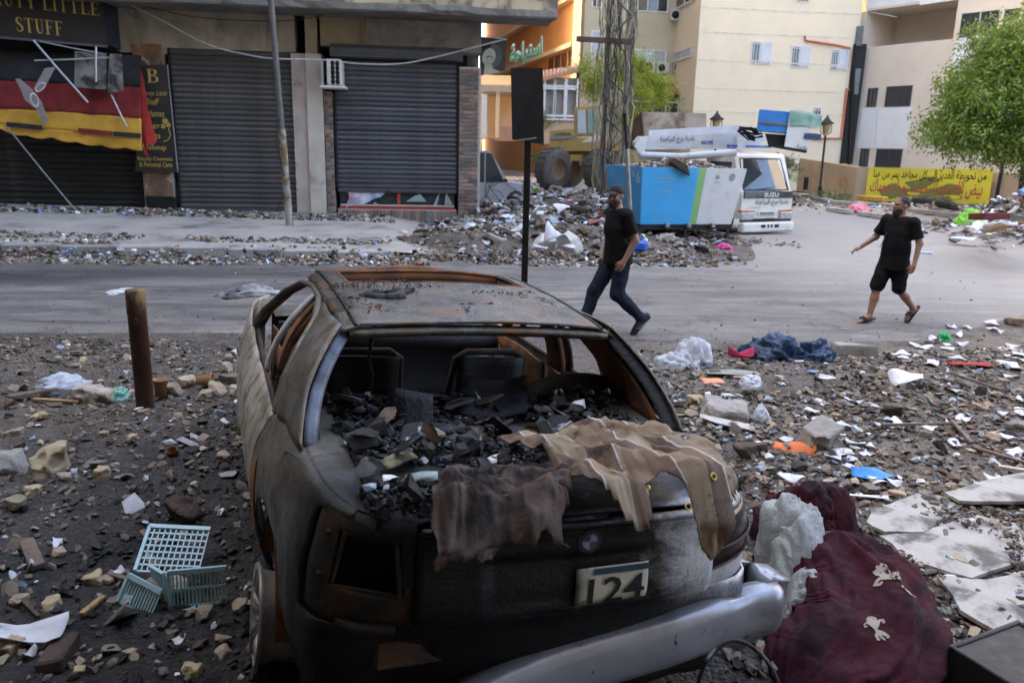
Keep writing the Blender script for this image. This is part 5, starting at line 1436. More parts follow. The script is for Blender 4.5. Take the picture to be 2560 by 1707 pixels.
for xc, dy, hh in ((-.37, 0, .0), (.36, .06, -.02)):
    mb = MB(); y0 = 1.98 + dy
    fr = [(xc - .21, y0 + .12, .42), (xc - .22, y0 + .02, .72), (xc - .20, y0 - .05, .99 + hh), (xc - .14, y0 - .06, 1.03 + hh), (xc + .14, y0 - .06, 1.03 + hh), (xc + .20, y0 - .05, .99 + hh), (xc + .22, y0 + .02, .72), (xc + .21, y0 + .12, .42)]
    mb.tube(fr, .020, 8); mb.tube([fr[1], fr[6]], .012, 6)
    mb.build('front_seat_frame', m_rustd, car)
    mb = MB(); mb.grid(lambda a, b: (xc - .19 + .38 * a, y0 - .055 + .02 * math.sin(5 * a), .80 + .20 * b + hh), 6, 4); mb.build('seat_head_panel', m_char, car, solid=.02)
    mb = MB()
    for k in range(6): mb.tube([(xc - .17 + .068 * k, y0 - .02, .80), (xc - .17 + .068 * k, y0 + .05, .5)], .005, 5)
    mb.build('seat_springs', m_rustd, car)
    MB().box((xc, y0 + .38, .38), (.46, .48, .16), bev=.04).build('front_seat_base', m_char, car)
mb = MB(); mb.lathe([(.05, 0), (.055, .01), (.03, .014), (0, .012)], (.47, 2.45, .88), 14); mb.build('spring_cup', m_rust, car)
mb = MB(); mb.tube([(-.44, 1.32, 1.30), (-.44, 1.4, 1.12), (-.40, 1.5, 1.02), (-.40, 1.55, .9)], .008, 6); mb.build('dangling_wire', m_rustd, car)
mb = MB(); mb.grid(lambda a, b: (-.10 + .34 * a + .1 * b, 1.10 + .26 * b, .95 + .10 * b - .03 * math.sin(3 * a)), 6, 4); mb.build('fallen_sheet', m_charw, car, solid=.008)
mb = MB(); mb.grid(lambda a, b: (-.40 + .16 * a, .96 + .05 * b, .93 + .17 * b - .03 * a), 3, 4); mb.build('fallen_flap', m_charw, car, solid=.008)
mb = MB(); mb.grid(lambda a, b: (.28 + .50 * a, 1.26 + .12 * a, .90 + .13 * b * (1 + .3 * math.sin(3 * a)) ), 8, 4); mb.build('seat_bolster', m_char, car, solid=.03)
MB().tube([(-.56, 2.43, 1.345), (0, 2.5, 1.385), (.56, 2.43, 1.345)], .03, 8).build('front_header', m_rust, car)
MB().grid(lambda a, b: (-.72 + 1.44 * a, 3.16 + 1.18 * b, .955 - .20 * b ** 1.6 + .03 * (1 - (2 * a - 1) ** 2)), 14, 12).build('bonnet', m_quart, car, solid=-.01)
MB().grid(lambda a, b: (-.66 + 1.32 * a, 4.36 - .03 * abs(2 * a - 1), .22 + .52 * b), 10, 6, flip=False).build('nose', m_rear, car, solid=.01)
# bare left and right rear wheels, front wheels
m_rim = M('ash-coated alloy', (.36, .34, .31), (.22, .20, .18), 7, .5, .5, bump=.25, stain=((.05, .045, .04), 4, .52, .7))
def wheel(x, y, tilt, lab=None):
    w = ob('wheel', MB().lathe([(.185, -.09), (.215, -.095), (.218, -.082), (.190, -.07), (.172, .0), (.190, .07), (.218, .082), (.215, .095), (.185, .09), (.165, .05), (.165, -.05), (.185, -.09)], n=32, axis=0).mesh('wheel', m_rim), car, (x, y, .15 if x < 0 else .26))
    w.rotation_euler = (0, tilt, .0)
    mb = MB(); sgn = -1 if x < 0 else 1
    for k in range(5):
        for d_ in (-.16, .16):
            t = k * 2 * math.pi / 5 + d_; mb.tube([(sgn * .05, .045 * math.cos(t), .045 * math.sin(t)), (sgn * .085, .11 * math.cos(t), .11 * math.sin(t)), (sgn * .075, .19 * math.cos(t), .19 * math.sin(t))], [.02, .015, .014], 6)
    mb.lathe([(0, -.0), (.055, 0), (.055, .04), (.03, .055), (0, .055)], (sgn * .035, 0, 0), 14, axis=0)
    mb.build('spokes', m_rim, w)
    MB().lathe([(0, -.02), (.15, -.02), (.15, .02), (0, .02)], (-sgn * .02, 0, 0), 20, axis=0).build('brake_disc', m_rust, w)
    mb = MB(); rg_ = random.Random(int(y * 10))
    for k in range(7):
        mb.tube([(rg_.uniform(-.08, .08), .215 * math.cos(t), .215 * math.sin(t) - .006) for t in np.linspace(rg_.uniform(3.4, 4.2), rg_.uniform(5, 6), 10)], .004, 4)
    mb.build('tyre_wire', m_rustd, w)
wheel(-.85, .95, .06); wheel(.84, .95, -.06); wheel(-.83, 3.675, .05); wheel(.80, 3.675, -.05)
# torn-off rear bumper hanging from the right corner
def bumper():
    top = [Vector(car_l(gr(u, v, z))) for u, v, z in ((1935, 1425, .52), (1890, 1447, .53), (1790, 1482, .51), (1690, 1525, .49), (1560, 1570, .46), (1420, 1618, .43), (1310, 1665, .40), (1200, 1725, .36), (1080, 1810, .31), (960, 1930, .25))]
    st = Vector((.93, .66, .53)); st2 = Vector((.945, .40, .535))
    P = [st, st2] + top
    mb = MB(); n = len(P) * 6
    sm_ = []
    for i in range(n + 1):
        t = i / n * (len(P) - 1); k = min(int(t), len(P) - 2); f = t - k
        p0, p1, p2, p3 = P[max(k - 1, 0)], P[k], P[k + 1], P[min(k + 2, len(P) - 1)]
        sm_.append(.5 * ((2 * p1) + (p2 - p0) * f + (2 * p0 - 5 * p1 + 4 * p2 - p3) * f * f + (3 * p1 - p0 - 3 * p2 + p3) * f ** 3))
    prof = [(.09, -.012), (.04, .002), (.008, .0), (-.010, -.014), (-.020, -.045), (-.024, -.09), (-.026, -.12), (-.026, -.15), (-.018, -.175), (.005, -.19), (.05, -.195)]
    vs = []
    for i, p in enumerate(sm_):
        t = sm_[min(i + 1, n)] - sm_[max(i - 1, 0)]; t.z = 0; t.normalize(); o = Vector((t.y, -t.x, 0))      # inward, towards the car
        if o.dot(Vector((.1, 1, 0)) if i > 8 else Vector((-1, .3, 0))) < 0: o = -o
        sink = .05 * math.exp(-((i - 21) / 3.0) ** 2)
        for a, b in prof:
            wv = .012 * float(fbm(np.array([i * .10, a * 9, b * 7]), 3))
            vs.append(p + o * (a + wv + (sink if a > .005 else sink * .4)) + Vector((0, 0, b - (sink if a > -.01 else 0))))
    m_ = len(prof)
    fs = [(i * m_ + j, i * m_ + j + 1, (i + 1) * m_ + j + 1, (i + 1) * m_ + j) for i in range(n) for j in range(m_ - 1)]
    mb.add(vs, fs, 0, True)
    g = NG('dented silver bumper paint'); x, y, z = g.xyz()
    col = g.mix(g.ramp(g.noise(5, 5, .6), .5, .75), (.32, .33, .36), (.20, .20, .20)); col = g.mix(g.ramp(g.noise(8, 6, .75), .62, .65), col, (.03, .03, .03))
    g.bump(g.noise(6, 3, .5), .25, .02); m_ = g.set(col, .34, .5)
    mb.build('torn_bumper', m_, car, solid=-.004)['label'] = 'silver rear bumper torn off and sagging from right corner'
bumper()
# ---------------------------------------------------------------- skip container
m_blue = M('sky blue skip paint', (.05, .40, .76), (.045, .35, .68), 2, .5, bump=.08, stain=((.16, .26, .34), 2.2, .6, .75))
m_blued = M('worn blue skip side', (.04, .22, .45), (.05, .25, .48), 2, .55, bump=.08, stain=((.30, .32, .33), 1.8, .6, .72))
m_grn = M('light green stripe', (.24, .48, .17), (.2, .42, .15), 3, .5, bump=.05); m_skw = M('white skip paint', (.66, .66, .64), (.58, .58, .56), 2, .5, bump=.06, stain=((.45, .42, .38), 2, .6, .75))
skY = gr(1600, 611).y + .15
sk = thing('skip_container', 'blue, green and white steel rubbish skip marked B16 on a black frame', 'skip', (at(1602, 561, skY).x, skY, 0), R(14))
skm = sk.matrix_basis.inverted()
def skl(u, v, Y): return skm @ at(u, v, Y)
zB_, zT_ = at(1602, 561, skY).z, at(1610, 418, skY - .15).z
W_ = (at(1837, 557, skY + .33) - at(1602, 561, skY)).length; Wt = W_ + .12; D_ = 1.7
# front face is a trapezoid leaning out
def skf(a, b): return (a * W_ + (b * (-.10 + a * (.10 + .20))) , -.16 * b, zB_ + (zT_ - zB_) * b)
for nm, mt_, a0, a1 in (('blue_panel', m_blue, 0, .535), ('green_stripe', m_grn, .535, .61), ('white_panel', m_skw, .61, 1)):
    MB().grid(lambda a, b: skf(a0 + (a1 - a0) * a, b), 6, 4, smooth=False).build(nm, mt_, sk, solid=-.02)
mb = MB(); mb.add([skf(0, 0), skf(0, 1), (skf(0, 1)[0] - .15, D_ + .16, zT_), (0, D_, zB_)], [(0, 1, 2, 3)]); mb.build('end_panel', m_blued, sk, solid=.02)
mb = MB(); mb.add([skf(1, 0), skf(1, 1), (skf(1, 1)[0] + .1, D_ + .16, zT_), (W_, D_, zB_)], [(3, 2, 1, 0)]); mb.build('end_panel', m_skw, sk, solid=.02)
mb = MB(); mb.add([(0, D_, zB_), (W_, D_, zB_), (skf(1, 1)[0] + .1, D_ + .16, zT_), (skf(0, 1)[0] - .15, D_ + .16, zT_)], [(3, 2, 1, 0)]); mb.build('back_panel', m_blued, sk, solid=.02)
mb = MB(); mb.box((W_ / 2, D_ / 2, zB_ - .03), (W_, D_, .04)); mb.build('floor_plate', m_black, sk)
frl = MB().box((0, 0, 0), (.09, .09, zB_ - .06), bev=.008).mesh('leg', m_black)
for x in (.03, W_ * .5, W_ - .05):
    for y in (.05, D_ - .05): ob('leg', frl, sk, (x, y, (zB_ - .06) / 2))
for z in (zB_ - .08, .10):
    for y in (.05, D_ - .05): MB().box((W_ / 2, y, z), (W_ + .1, .08, .08)).build('frame_rail', m_black, sk)
    for x in (.03, W_ - .05): MB().box((x, D_ / 2, z + .002), (.07, D_ - .2, .07)).build('frame_rail', m_black, sk)
MB().tube([(W_ * .68, .3, zB_ - .1), (W_ - .1, .02, .22)], .02, 6).build('tie_rod', m_steel, sk)
for a in (.28, .52, .79):
    MB().box((a * W_, -.05, zB_ - .02), (.10, .10, .10), bev=.01).build('latch', m_steel, sk)
def sktext(s_, a0, b0, a1, b1, mt_, bold=.01, nm='lettering'):
    mb = MB(); write(mb, s_, lambda a, b: (lambda p: (p[0], p[1] - .012, p[2]))(skf(a0 + (a1 - a0) * a, b0 + (b1 - b0) * b)), bold); mb.build(nm, mt_, sk)
m_fade = M('faded sand print', (.55, .50, .42), None, 5, .7); m_sgn = M('dark green print', (.04, .20, .13), None, 5, .7)
sktext(arabic('نظافة بيئتنا'), .15, .80, .29, .845, m_fade); sktext(arabic('مسؤوليتنا جميعا'), .15, .735, .29, .775, m_fade); sktext(arabic('اتحاد بلديات'), .15, .56, .29, .60, m_fade); sktext(arabic('حافظ عليها'), .15, .055, .29, .095, m_fade)
sktext(arabic('بلدية المدينة'), .705, .735, .765, .775, m_sgn)
mb = MB()
for (ca, cb_, r1, r2) in ((.735, .85, .018, .040), (.88, .845, .028, .060)):
    for k in range(20):
        t0, t1 = k * math.pi / 10, (k + 1) * math.pi / 10
        pt_ = lambda r_, q_, t: (lambda p: (p[0], p[1] - .012, p[2]))(skf(ca + r_ * math.cos(t), cb_ + q_ * math.sin(t)))
        if ca < .8 and k in (2, 3, 4): continue
        mb.quad(pt_(r1, r2, t0), pt_(r1, r2, t1), pt_(r1 * .68, r2 * .68, t1), pt_(r1 * .68, r2 * .68, t0))
    mb.quad(*[pt_(r1 * .35, r2 * .45, t) for t in (0, math.pi / 2, math.pi, 4.71)])
mb.build('emblem', m_sgn, sk)
mb = MB(); e0, e1 = Vector((0, 0, zB_)), Vector((0, D_, zB_)); u0, u1 = Vector(skf(0, 1)), Vector((skf(0, 1)[0] - .15, D_ + .16, zT_))
def ef(a, b): 
    p = (e1.lerp(e0, a)).lerp(u1.lerp(u0, a), b); return p + Vector((-.025, 0, 0))
write(mb, 'B16', lambda a, b: ef(.60 + .37 * a, .72 + .2 * b), .01); mb.build('lettering', M('pale stencil', (.42, .52, .58), None, 5, .7), sk)
# ---------------------------------------------------------------- bucket truck
TRY, TRZ = 22.2, R(-52)
tp = gr(1818, 584); 
m_trw = M('off-white truck paint', (.66, .65, .60), (.56, .55, .51), 2.5, .4, bump=.05, stain=((.38, .35, .30), 2.2, .58, .75))
m_trg = M('grey boom paint', (.55, .56, .55), (.44, .45, .45), 2.5, .5, bump=.06, stain=((.25, .23, .2), 2.5, .58, .75)); m_tyre = M('tyre rubber', (.022, .021, .020), (.05, .046, .04), 6, .9, bump=.3)
# local frame: x to the truck's own left-right, front of the cab at y=0, body behind at +y
tr = thing('bucket_truck', 'white bucket truck with folded boom and Arabic lettering behind the skip', 'truck', (at(1912, 560, 21.2).x, 21.2, 0), R(27))
trm = tr.matrix_basis.inverted()
TW = 1.78; hw = TW / 2
cabp = [(0.0, .42), (-.02, .95), (.06, 1.12), (.42, 2.02), (.52, 2.10), (1.5, 2.14), (1.55, .62), (1.2, .62), (1.15, .85), (.98, 1.0), (.70, 1.0), (.52, .85), (.48, .60), (.40, .42)]
MB().prism(cabp, 0, -hw, hw).build('cab', m_trw, tr)
def scr(a, b, ins=.0): 
    y = .075 + .335 * b; z = 1.16 + .80 * b; w = (hw - .10) - .07 * b
    x = -w + 2 * w * a
    return (x, y - ins + .05 * (2 * a - 1) ** 2, z)
gsc = NG('truck windscreen'); m_scr = gsc.set((.045, .055, .06), .03, 0.0, Specular_IOR_Level=1.0)
MB().grid(lambda a, b: scr(a, b, .05), 10, 6).build('windscreen', m_scr, tr)
mb = MB(); mb.tube([scr(0, 0, .055), scr(.5, 0, .055), scr(1, 0, .055), scr(1, 1, .055), scr(.5, 1, .055), scr(0, 1, .055), scr(0, 0, .055)], .022, 6); mb.build('screen_seal', m_black, tr)
mb = MB(); mb.tube([(-.45, -.02, 1.17), (.35, .08, 1.24)], .012, 5); mb.build('wiper', m_black, tr)
mb = MB(); mb.grid(lambda a, b: (-.78 + .62 * a, .12 + .1 * b, 1.19 + .34 * b * (1 - a)), 4, 4)
gcl = NG('striped sunshade'); st_ = gcl.cr(gcl.math('FRACT', gcl.math('MULTIPLY', gcl.xyz()[0], 6.5)), [(0, (.75, .68, .42)), (.45, (.75, .68, .42)), (.5, (.15, .5, .5)), (1, (.15, .5, .5))], 'CONSTANT'); mb.build('sunshade', gcl.set(st_, .9), tr)
MB().box((0, -.03, 1.05), (TW - .06, .06, .20), bev=.02).build('name_panel', m_scr, tr)
mb = MB(); write(mb, 'SUZU', plane_fn((-.18, -.072, .985), (.50, 0, 0), (0, 0, .115)), .025); mb.build('lettering', m_white, tr)
mb = MB(); write(mb, arabic('بلدية برج البراجنة'), plane_fn((-.44, -.034, .74), (1.18, 0, 0), (0, 0, .19)), .008); mb.build('lettering', m_black, tr)
mb = MB(); write(mb, arabic('قسم الصيانة'), plane_fn((-.62, -.034, .67), (.36, 0, 0), (0, 0, .07)), .01); mb.build('lettering', M('red print', (.55, .08, .05), None, 4, .6), tr)
m_amb = M('amber lens', (.60, .20, .04), (.5, .16, .03), 6, .2); m_hl = M('headlamp glass', (.50, .50, .48), (.32, .32, .32), 9, .12, .2, bump=.1)
for sg in (-1, 1):
    MB().prism([(sg * (hw + .01), .645), (sg * (hw + .01), .60), (sg * (hw - .46), .60), (sg * (hw - .46), .625)], 1, -.05, .10).build('indicator', m_amb, tr)
    MB().box((sg * (hw - .21), -.03, .49), (.46, .08, .20), bev=.03).build('headlight', m_hl, tr)
    mb = MB(); mb.tube([(sg * hw, .2, 1.15), (sg * (hw + .35), -.02, 1.10), (sg * (hw + .42), -.02, 1.22)], .014, 6); mb.build('mirror_arm', m_black, tr)
    MB().box((sg * (hw + .43), -.03, 1.34), (.05, .16, .34), bev=.02).build('mirror', m_black, tr)
MB().box((0, -.03, .55), (.62, .03, .10), bev=.01).build('grille', m_trw, tr)
for z in (.575, .535): MB().box((0, -.048, z), (.5, .01, .022)).build('grille_slot', m_black, tr)
MB().box((0, -.01, .37), (TW, .06, .06)).build('lower_gap', m_black, tr)
MB().box((0, -.06, .20), (TW + .06, .22, .26), bev=.04).build('front_bumper', m_trw, tr)
for x in (-.22, -.04, .08, .26): MB().box((x, -.175, .23), (.14 if abs(x) > .2 else .05, .02, .08)).build('bumper_slot', m_black, tr)
for sg in (-1, 1):
    for y_ in (.85, 3.6):
        w = MB().lathe([(.20, -.12), (.34, -.12), (.385, -.08), (.39, 0), (.385, .08), (.34, .12), (.20, .12)], n=24, axis=0).build('wheel', m_tyre, tr, (sg * (hw - .14), y_, .37))
        MB().lathe([(0, -.08), (.15, -.08), (.20, -.11), (.20, .11), (.15, .08), (0, .08)], n=18, axis=0).build('rim', m_trg, w)
MB().grid(lambda a, b: (-hw - .006, .48 + .85 * a, 1.12 + .75 * b - .0), 2, 2).build('side_window', m_glassd, tr); MB().grid(lambda a, b: (hw + .006, .48 + .85 * a, 1.12 + .75 * b), 2, 2).build('side_window', m_glassd, tr)
MB().box((0, 3.2, .72), (TW + .1, 3.3, .14)).build('truck_bed', m_trg, tr); MB().box((0, 3.2, .52), (.8, 4.2, .2)).build('chassis', m_black, tr)
MB().box((-.3, 2.0, 1.25), (.9, .6, .9), bev=.05).build('equipment_box', m_trw, tr); MB().lathe([(.45, 0), (.45, .5), (.36, .6), (.36, 1.1)], (0, 3.8, .8), 18).build('turret', m_trg, tr)
for k in range(6): MB().box((-.55, 2.3 + k * .33, 1.40), (.5, .05, .16), rot=(.5, 0, 0)).build('checker_step', m_alu, tr)
MB().box((0, .85, 2.28), (1.5, .10, .06)).build('roof_bar', M('blue light bar', (.03, .10, .40), None, 4, .4), tr)
# folded boom lies along the truck: lower arm with lettering, upper arm above it
bo_ = Vector((0, 0, 0)); Yb = 20.9
def tl(u, v, Y): return trm @ at(u, v, Y)
def arm(name, c, Y, th, mat):
    pts = [tl(u, v, Y + (u - 1600) * .0035) for u, v in c]; n = len(pts); d_ = trm.to_3x3() @ Vector((.0, th, 0))
    mb = MB(); mb.add(pts + [p + d_ for p in pts], [tuple(range(n))] + [tuple(range(2 * n - 1, n - 1, -1))] + [(i, (i + 1) % n, n + (i + 1) % n, n + i) for i in range(n)][::1])
    return mb.build(name, mat, tr)
arm('lower_arm', ((1592, 371), (1616, 374), (1845, 372), (1862, 350), (1861, 334), (1850, 333), (1600, 341), (1588, 356)), Yb, .5, m_trg)
arm('upper_arm', ((1622, 342), (1858, 331), (1850, 315), (1845, 313), (1622, 326)), Yb + .3, .4, m_trg)
arm('arm_knuckle', ((1840, 376), (1862, 378), (1866, 343), (1842, 341)), Yb - .05, .6, m_trw)
arm('arm_joint', ((1862, 370), (1886, 371), (1914, 352), (1913, 340), (1888, 332), (1864, 338)), Yb + .1, .45, m_trg)
arm('arm_end_plate', ((1586, 366), (1600, 386), (1612, 380), (1618, 348), (1602, 344)), Yb - .06, .1, m_trw)
mb = MB(); rq = random.Random(8)
for k in range(14):
    a = tl(1840 + rq.uniform(0, 30), 318 + rq.uniform(0, 12), Yb); b = tl(1880 + rq.uniform(0, 30), 334 + rq.uniform(-6, 18), Yb); mb.tube([a, (a + b) / 2 + Vector((0, -.1, rq.uniform(-.15, .1))), b], .022, 5)
mb.build('hydraulic_hoses', m_black, tr)
MB().tube([tl(1600, 388, Yb), tl(1700, 392, Yb), tl(1840, 382, Yb)], .09, 8).build('ram_cylinder', m_trg, tr)
def armtext(s_, u0, v0, u1, v1, h, mt_, bold=.01):
    o_, e_ = tl(u0, v0, Yb - .012 + (u0 - 1600) * .0035), tl(u1, v1, Yb - .012 + (u1 - 1600) * .0035); t_ = tl(u0, v0 - h, Yb - .012 + (u0 - 1600) * .0035)
    off_ = trm.to_3x3() @ Vector((0, -.02, 0))
    mb = MB(); write(mb, s_, plane_fn(o_ + off_, e_ - o_, t_ - o_), bold); mb.build('lettering', mt_, tr)
armtext(arabic('بلدية برج البراجنة'), 1650, 361, 1736, 358, 20, m_black, .008); armtext('AICHI', 1751, 361, 1782, 360, 9, M('blue print', (.04, .09, .42), None, 4, .5), .03)
armtext(arabic('قسم الصيانة'), 1648, 369, 1666, 369, 4, M('red small print', (.6, .08, .05), None, 4, .6)); armtext(arabic('لخدمة المواطن'), 1670, 370, 1702, 369, 4, M('cyan small print', (.1, .4, .6), None, 4, .6))
# work basket held out in front: blue rear half, white side, green lip
bY = 20.3
def bk(name, c, Y0, Y1, mat):
    pts = [tl(u, v, Y0) for u, v in c]; pb_ = [trm @ (at(u, v, Y0) + Vector((.25, Y1 - Y0, 0))) for u, v in c]; n = len(pts)
    mb = MB(); mb.add(pts + pb_, [tuple(range(n)), tuple(range(2 * n - 1, n - 1, -1))] + [(i, (i + 1) % n, n + (i + 1) % n, n + i)[::-1] for i in range(n)]); return mb.build(name, mat, tr)
bk('basket_shell', ((1899, 274), (1975, 280), (1965, 334), (1893, 326)), bY, bY + .9, M('blue fibreglass', (.02, .17, .50), (.03, .22, .55), 3, .4, bump=.05))
bk('basket_band', ((1896, 305), (1970, 311), (1970, 315), (1896, 309)), bY - .03, bY, M('brown band', (.16, .12, .09), None, 4, .7))
bk('basket_side', ((1975, 278), (2031, 290), (2017, 382), (1961, 368)), bY - .05, bY + .85, m_skw)
bk('basket_lip', ((1976, 276), (2031, 289), (2029, 318), (1996, 312), (1976, 316)), bY - .08, bY - .055, M('faded green paint', (.10, .28, .20), (.3, .42, .36), 4, .6))
bk('basket_mark', ((2012, 333), (2030, 336), (2027, 350), (2009, 347)), bY - .08, bY - .055, M('navy decal', (.03, .05, .12), None, 4, .5))
bk('basket_mount', ((1912, 334), (1968, 338), (1962, 372), (1920, 362)), bY + .1, bY + .5, m_black)
bk('basket_floor', ((1922, 360), (2018, 376), (2016, 383), (1920, 366)), bY - .06, bY + .8, m_black)
mb = MB(); write(mb, arabic('بلدية'), plane_fn(tl(1992, 372, bY - .07), tl(2018, 378, bY - .07) - tl(1992, 372, bY - .07), tl(1992, 360, bY - .07) - tl(1992, 372, bY - .07)), .01); mb.build('lettering', m_black, tr)

# ---------------------------------------------------------------- wheel loader behind the lattice pole
m_yel = M('loader yellow paint', (.40, .25, .06), (.30, .20, .06), 1.5, .55, bump=.1, stain=((.16, .12, .07), 1.8, .55, .72))
LY = 31.0
ld = thing('wheel_loader', 'dusty yellow wheel loader with raised bucket behind the lattice pole', 'wheel loader', (at(1450, 470, LY).x, LY, 0))
lo_ = ld.location
def lw(u, v, Y=None): return at(u, v, Y or LY) - lo_
def lpoly(name, c, Y, th, mat, parent=ld):
    pts = [lw(u, v, Y) for u, v in c]; n = len(pts); d_ = Vector((.05 * th, th, 0))
    mb = MB(); mb.add(pts + [p + d_ for p in pts], [tuple(range(n)), tuple(range(2 * n - 1, n - 1, -1))] + [(i, (i + 1) % n, n + (i + 1) % n, n + i)[::-1] for i in range(n)])
    return mb.build(name, mat, parent)
lpoly('engine_hood', ((1372, 378), (1375, 328), (1434, 322), (1440, 345), (1500, 346), (1500, 378)), LY, 2.0, m_yel)
lpoly('belt_stripe', ((1374, 342), (1440, 338), (1440, 346), (1374, 350)), LY - .04, .03, M('grey stripe', (.22, .21, .19), None, 3, .6))
lpoly('lower_body', ((1384, 402), (1384, 378), (1500, 378), (1500, 405)), LY + .3, 1.4, m_yel)
lpoly('cab_frame', ((1438, 340), (1437, 268), (1500, 265), (1502, 340)), LY + .2, 1.5, m_yel)
lpoly('cab_glass', ((1444, 334), (1444, 276), (1463, 275), (1466, 334)), LY + .15, .05, m_glassl); lpoly('cab_glass', ((1470, 334), (1469, 275), (1496, 273), (1497, 334)), LY + .15, .05, M('cab glass painted tree reflection', (.18, .26, .20), (.30, .38, .42), 1.5, .1, bump=.1))  # tree reflection put into the glass colour
lpoly('front_frame', ((1500, 400), (1500, 352), (1575, 366), (1590, 410)), LY + .4, 1.3, m_yel)
lpoly('boom_arm', ((1530, 380), (1532, 362), (1572, 344), (1586, 372), (1574, 400), (1560, 404), (1566, 372)), LY - .1, .35, m_yel)
lpoly('step_ladder', ((1424, 412), (1426, 386), (1456, 388), (1452, 414), (1448, 414), (1450, 404), (1430, 402), (1429, 412)), LY - .05, .2, m_yel)
m_trd = M('dusty loader tyre', (.06, .052, .042), (.10, .088, .072), 3, .95, bump=.5, bscale=14)
for i, (u, v, Y) in enumerate(((1385, 424, LY - .2), (1505, 428, LY - .6), (1420, 420, LY + 2.2))):
    c = lw(u, v, Y); r_ = .80
    w = MB().lathe([(.40, -.30), (.66, -.32), (.77, -.26), (.80, -.1), (.80, .1), (.77, .26), (.66, .32), (.40, .30)], n=28, axis=1).build('wheel', m_trd, ld, c, R(42))
    MB().lathe([(0, -.12), (.22, -.12), (.36, -.24), (.42, -.28), (.42, .28), (.36, .2), (0, .1)], n=20, axis=1).build('rim', M('dusty brown rim', (.20, .11, .045), (.12, .08, .05), 3, .8), w)
    for k in range(20):
        t = k * math.pi / 10; MB().box((.79 * math.cos(t), .0, .79 * math.sin(t)), (.05, .5, .10), rot=(0, -t, 0)).build('tread_lug', m_trd, w) if i < 2 else None
m_buck = M('scraped bucket steel', (.40, .34, .26), (.26, .20, .15), 1.3, .6, .3, bump=.3, stain=((.15, .09, .055), 1.2, .5, .66))
bk_ = MB(); BY = 26.0
def bu(u, v, Y): return at(u, v, Y) - lo_
q1 = [bu(1606, 280, BY), bu(1766, 284, BY + .4), bu(1766, 330, BY + .4), bu(1612, 345, BY)]
q2 = [bu(1606, 280, BY), bu(1574, 372, BY + 1.2), bu(1590, 380, BY + 1.2), bu(1612, 345, BY)]
bk_.add(q1 + [p + Vector((.1, 1.0, -.25)) for p in q1], [(0, 3, 2, 1), (4, 5, 6, 7), (0, 1, 5, 4), (1, 2, 6, 5), (2, 3, 7, 6)]); bk_.build('bucket_back', m_buck, ld)
mb = MB(); mb.add([bu(1607, 279, BY), bu(1590, 296, BY + .5), bu(1573, 352, BY + .9), bu(1577, 372, BY + 1.0), bu(1594, 376, BY + .9), bu(1613, 346, BY - .01)], [(0, 1, 2, 3, 4, 5)]); mb.build('bucket_side', M('rusty bucket side', (.17, .11, .07), (.11, .075, .05), 3, .8), ld, solid=.05)
lpoly('sheet_debris', ((1453, 356), (1490, 335), (1502, 342), (1498, 354)), LY - .8, .04, m_pale)
mb = MB(); write(mb, 'CATERPILLAR', plane_fn(lw(1388, 341, LY - .05), lw(1428, 338, LY - .05) - lw(1388, 341, LY - .05), Vector((0, 0, .11))), .02); mb.build('lettering', m_black, ld)

# ---------------------------------------------------------------- dusty hatchback behind the rubble heap
wcY = 29.0
wc = thing('parked_car', 'dusty silver-grey damaged car half buried behind the rubble heap', 'car', (at(1250, 440, wcY).x, wcY, 0), R(6))
m_dust = M('dusty silver paint', (.40, .41, .44), (.32, .32, .33), 2, .5, .2, bump=.08, stain=((.30, .27, .22), 2, .5, .7))
x0c = at(1195, 440, wcY).x - wc.location.x - 1.6; Lc = at(1336, 440, wcY).x - wc.location.x - x0c
zc = at(1250, 378, wcY).z
prof = [(0, .25), (0, .62), (.10, .80), (.24, .86), (.34, 1.0 * zc), (.56, zc), (.74, .90), (.90, .82), (.98, .70), (1.0, .30), (.92, .25), (.90, .42), (.85, .52), (.79, .52), (.74, .42), (.72, .25), (.28, .25), (.26, .42), (.21, .52), (.15, .52), (.10, .42), (.08, .25)]
MB().prism([(x0c + a * Lc, z) for a, z in prof], 1, -.02, 1.6).build('body', m_dust, wc)
MB().prism([(x0c + a * Lc, z) for a, z in ((.33, .88), (.38, zc - .08), (.50, zc - .07), (.50, .87))], 1, -.035, .0).build('window', m_glassd, wc); MB().prism([(x0c + a * Lc, z) for a, z in ((.515, .87), (.515, zc - .07), (.57, zc - .09), (.70, .89))], 1, -.035, .0).build('window', m_glassd, wc)
for a in (.18, .82):
    w = MB().lathe([(.17, -.09), (.28, -.09), (.31, -.05), (.31, .05), (.28, .09), (.17, .09)], n=20, axis=1).build('wheel', m_tyre, wc, (x0c + a * Lc, .06, .31)); MB().lathe([(0, -.06), (.17, -.09), (.19, .05), (0, .05)], n=14, axis=1).build('rim', m_steel, w)
MB().box((x0c + .71 * Lc, -.1, .95), (.16, .1, .1), bev=.03).build('mirror', m_black, wc)
MB().tube([(x0c + .52 * Lc, -.03, .3), (x0c + .515 * Lc, -.03, .85)], .008, 4).build('door_seam', m_black, wc)

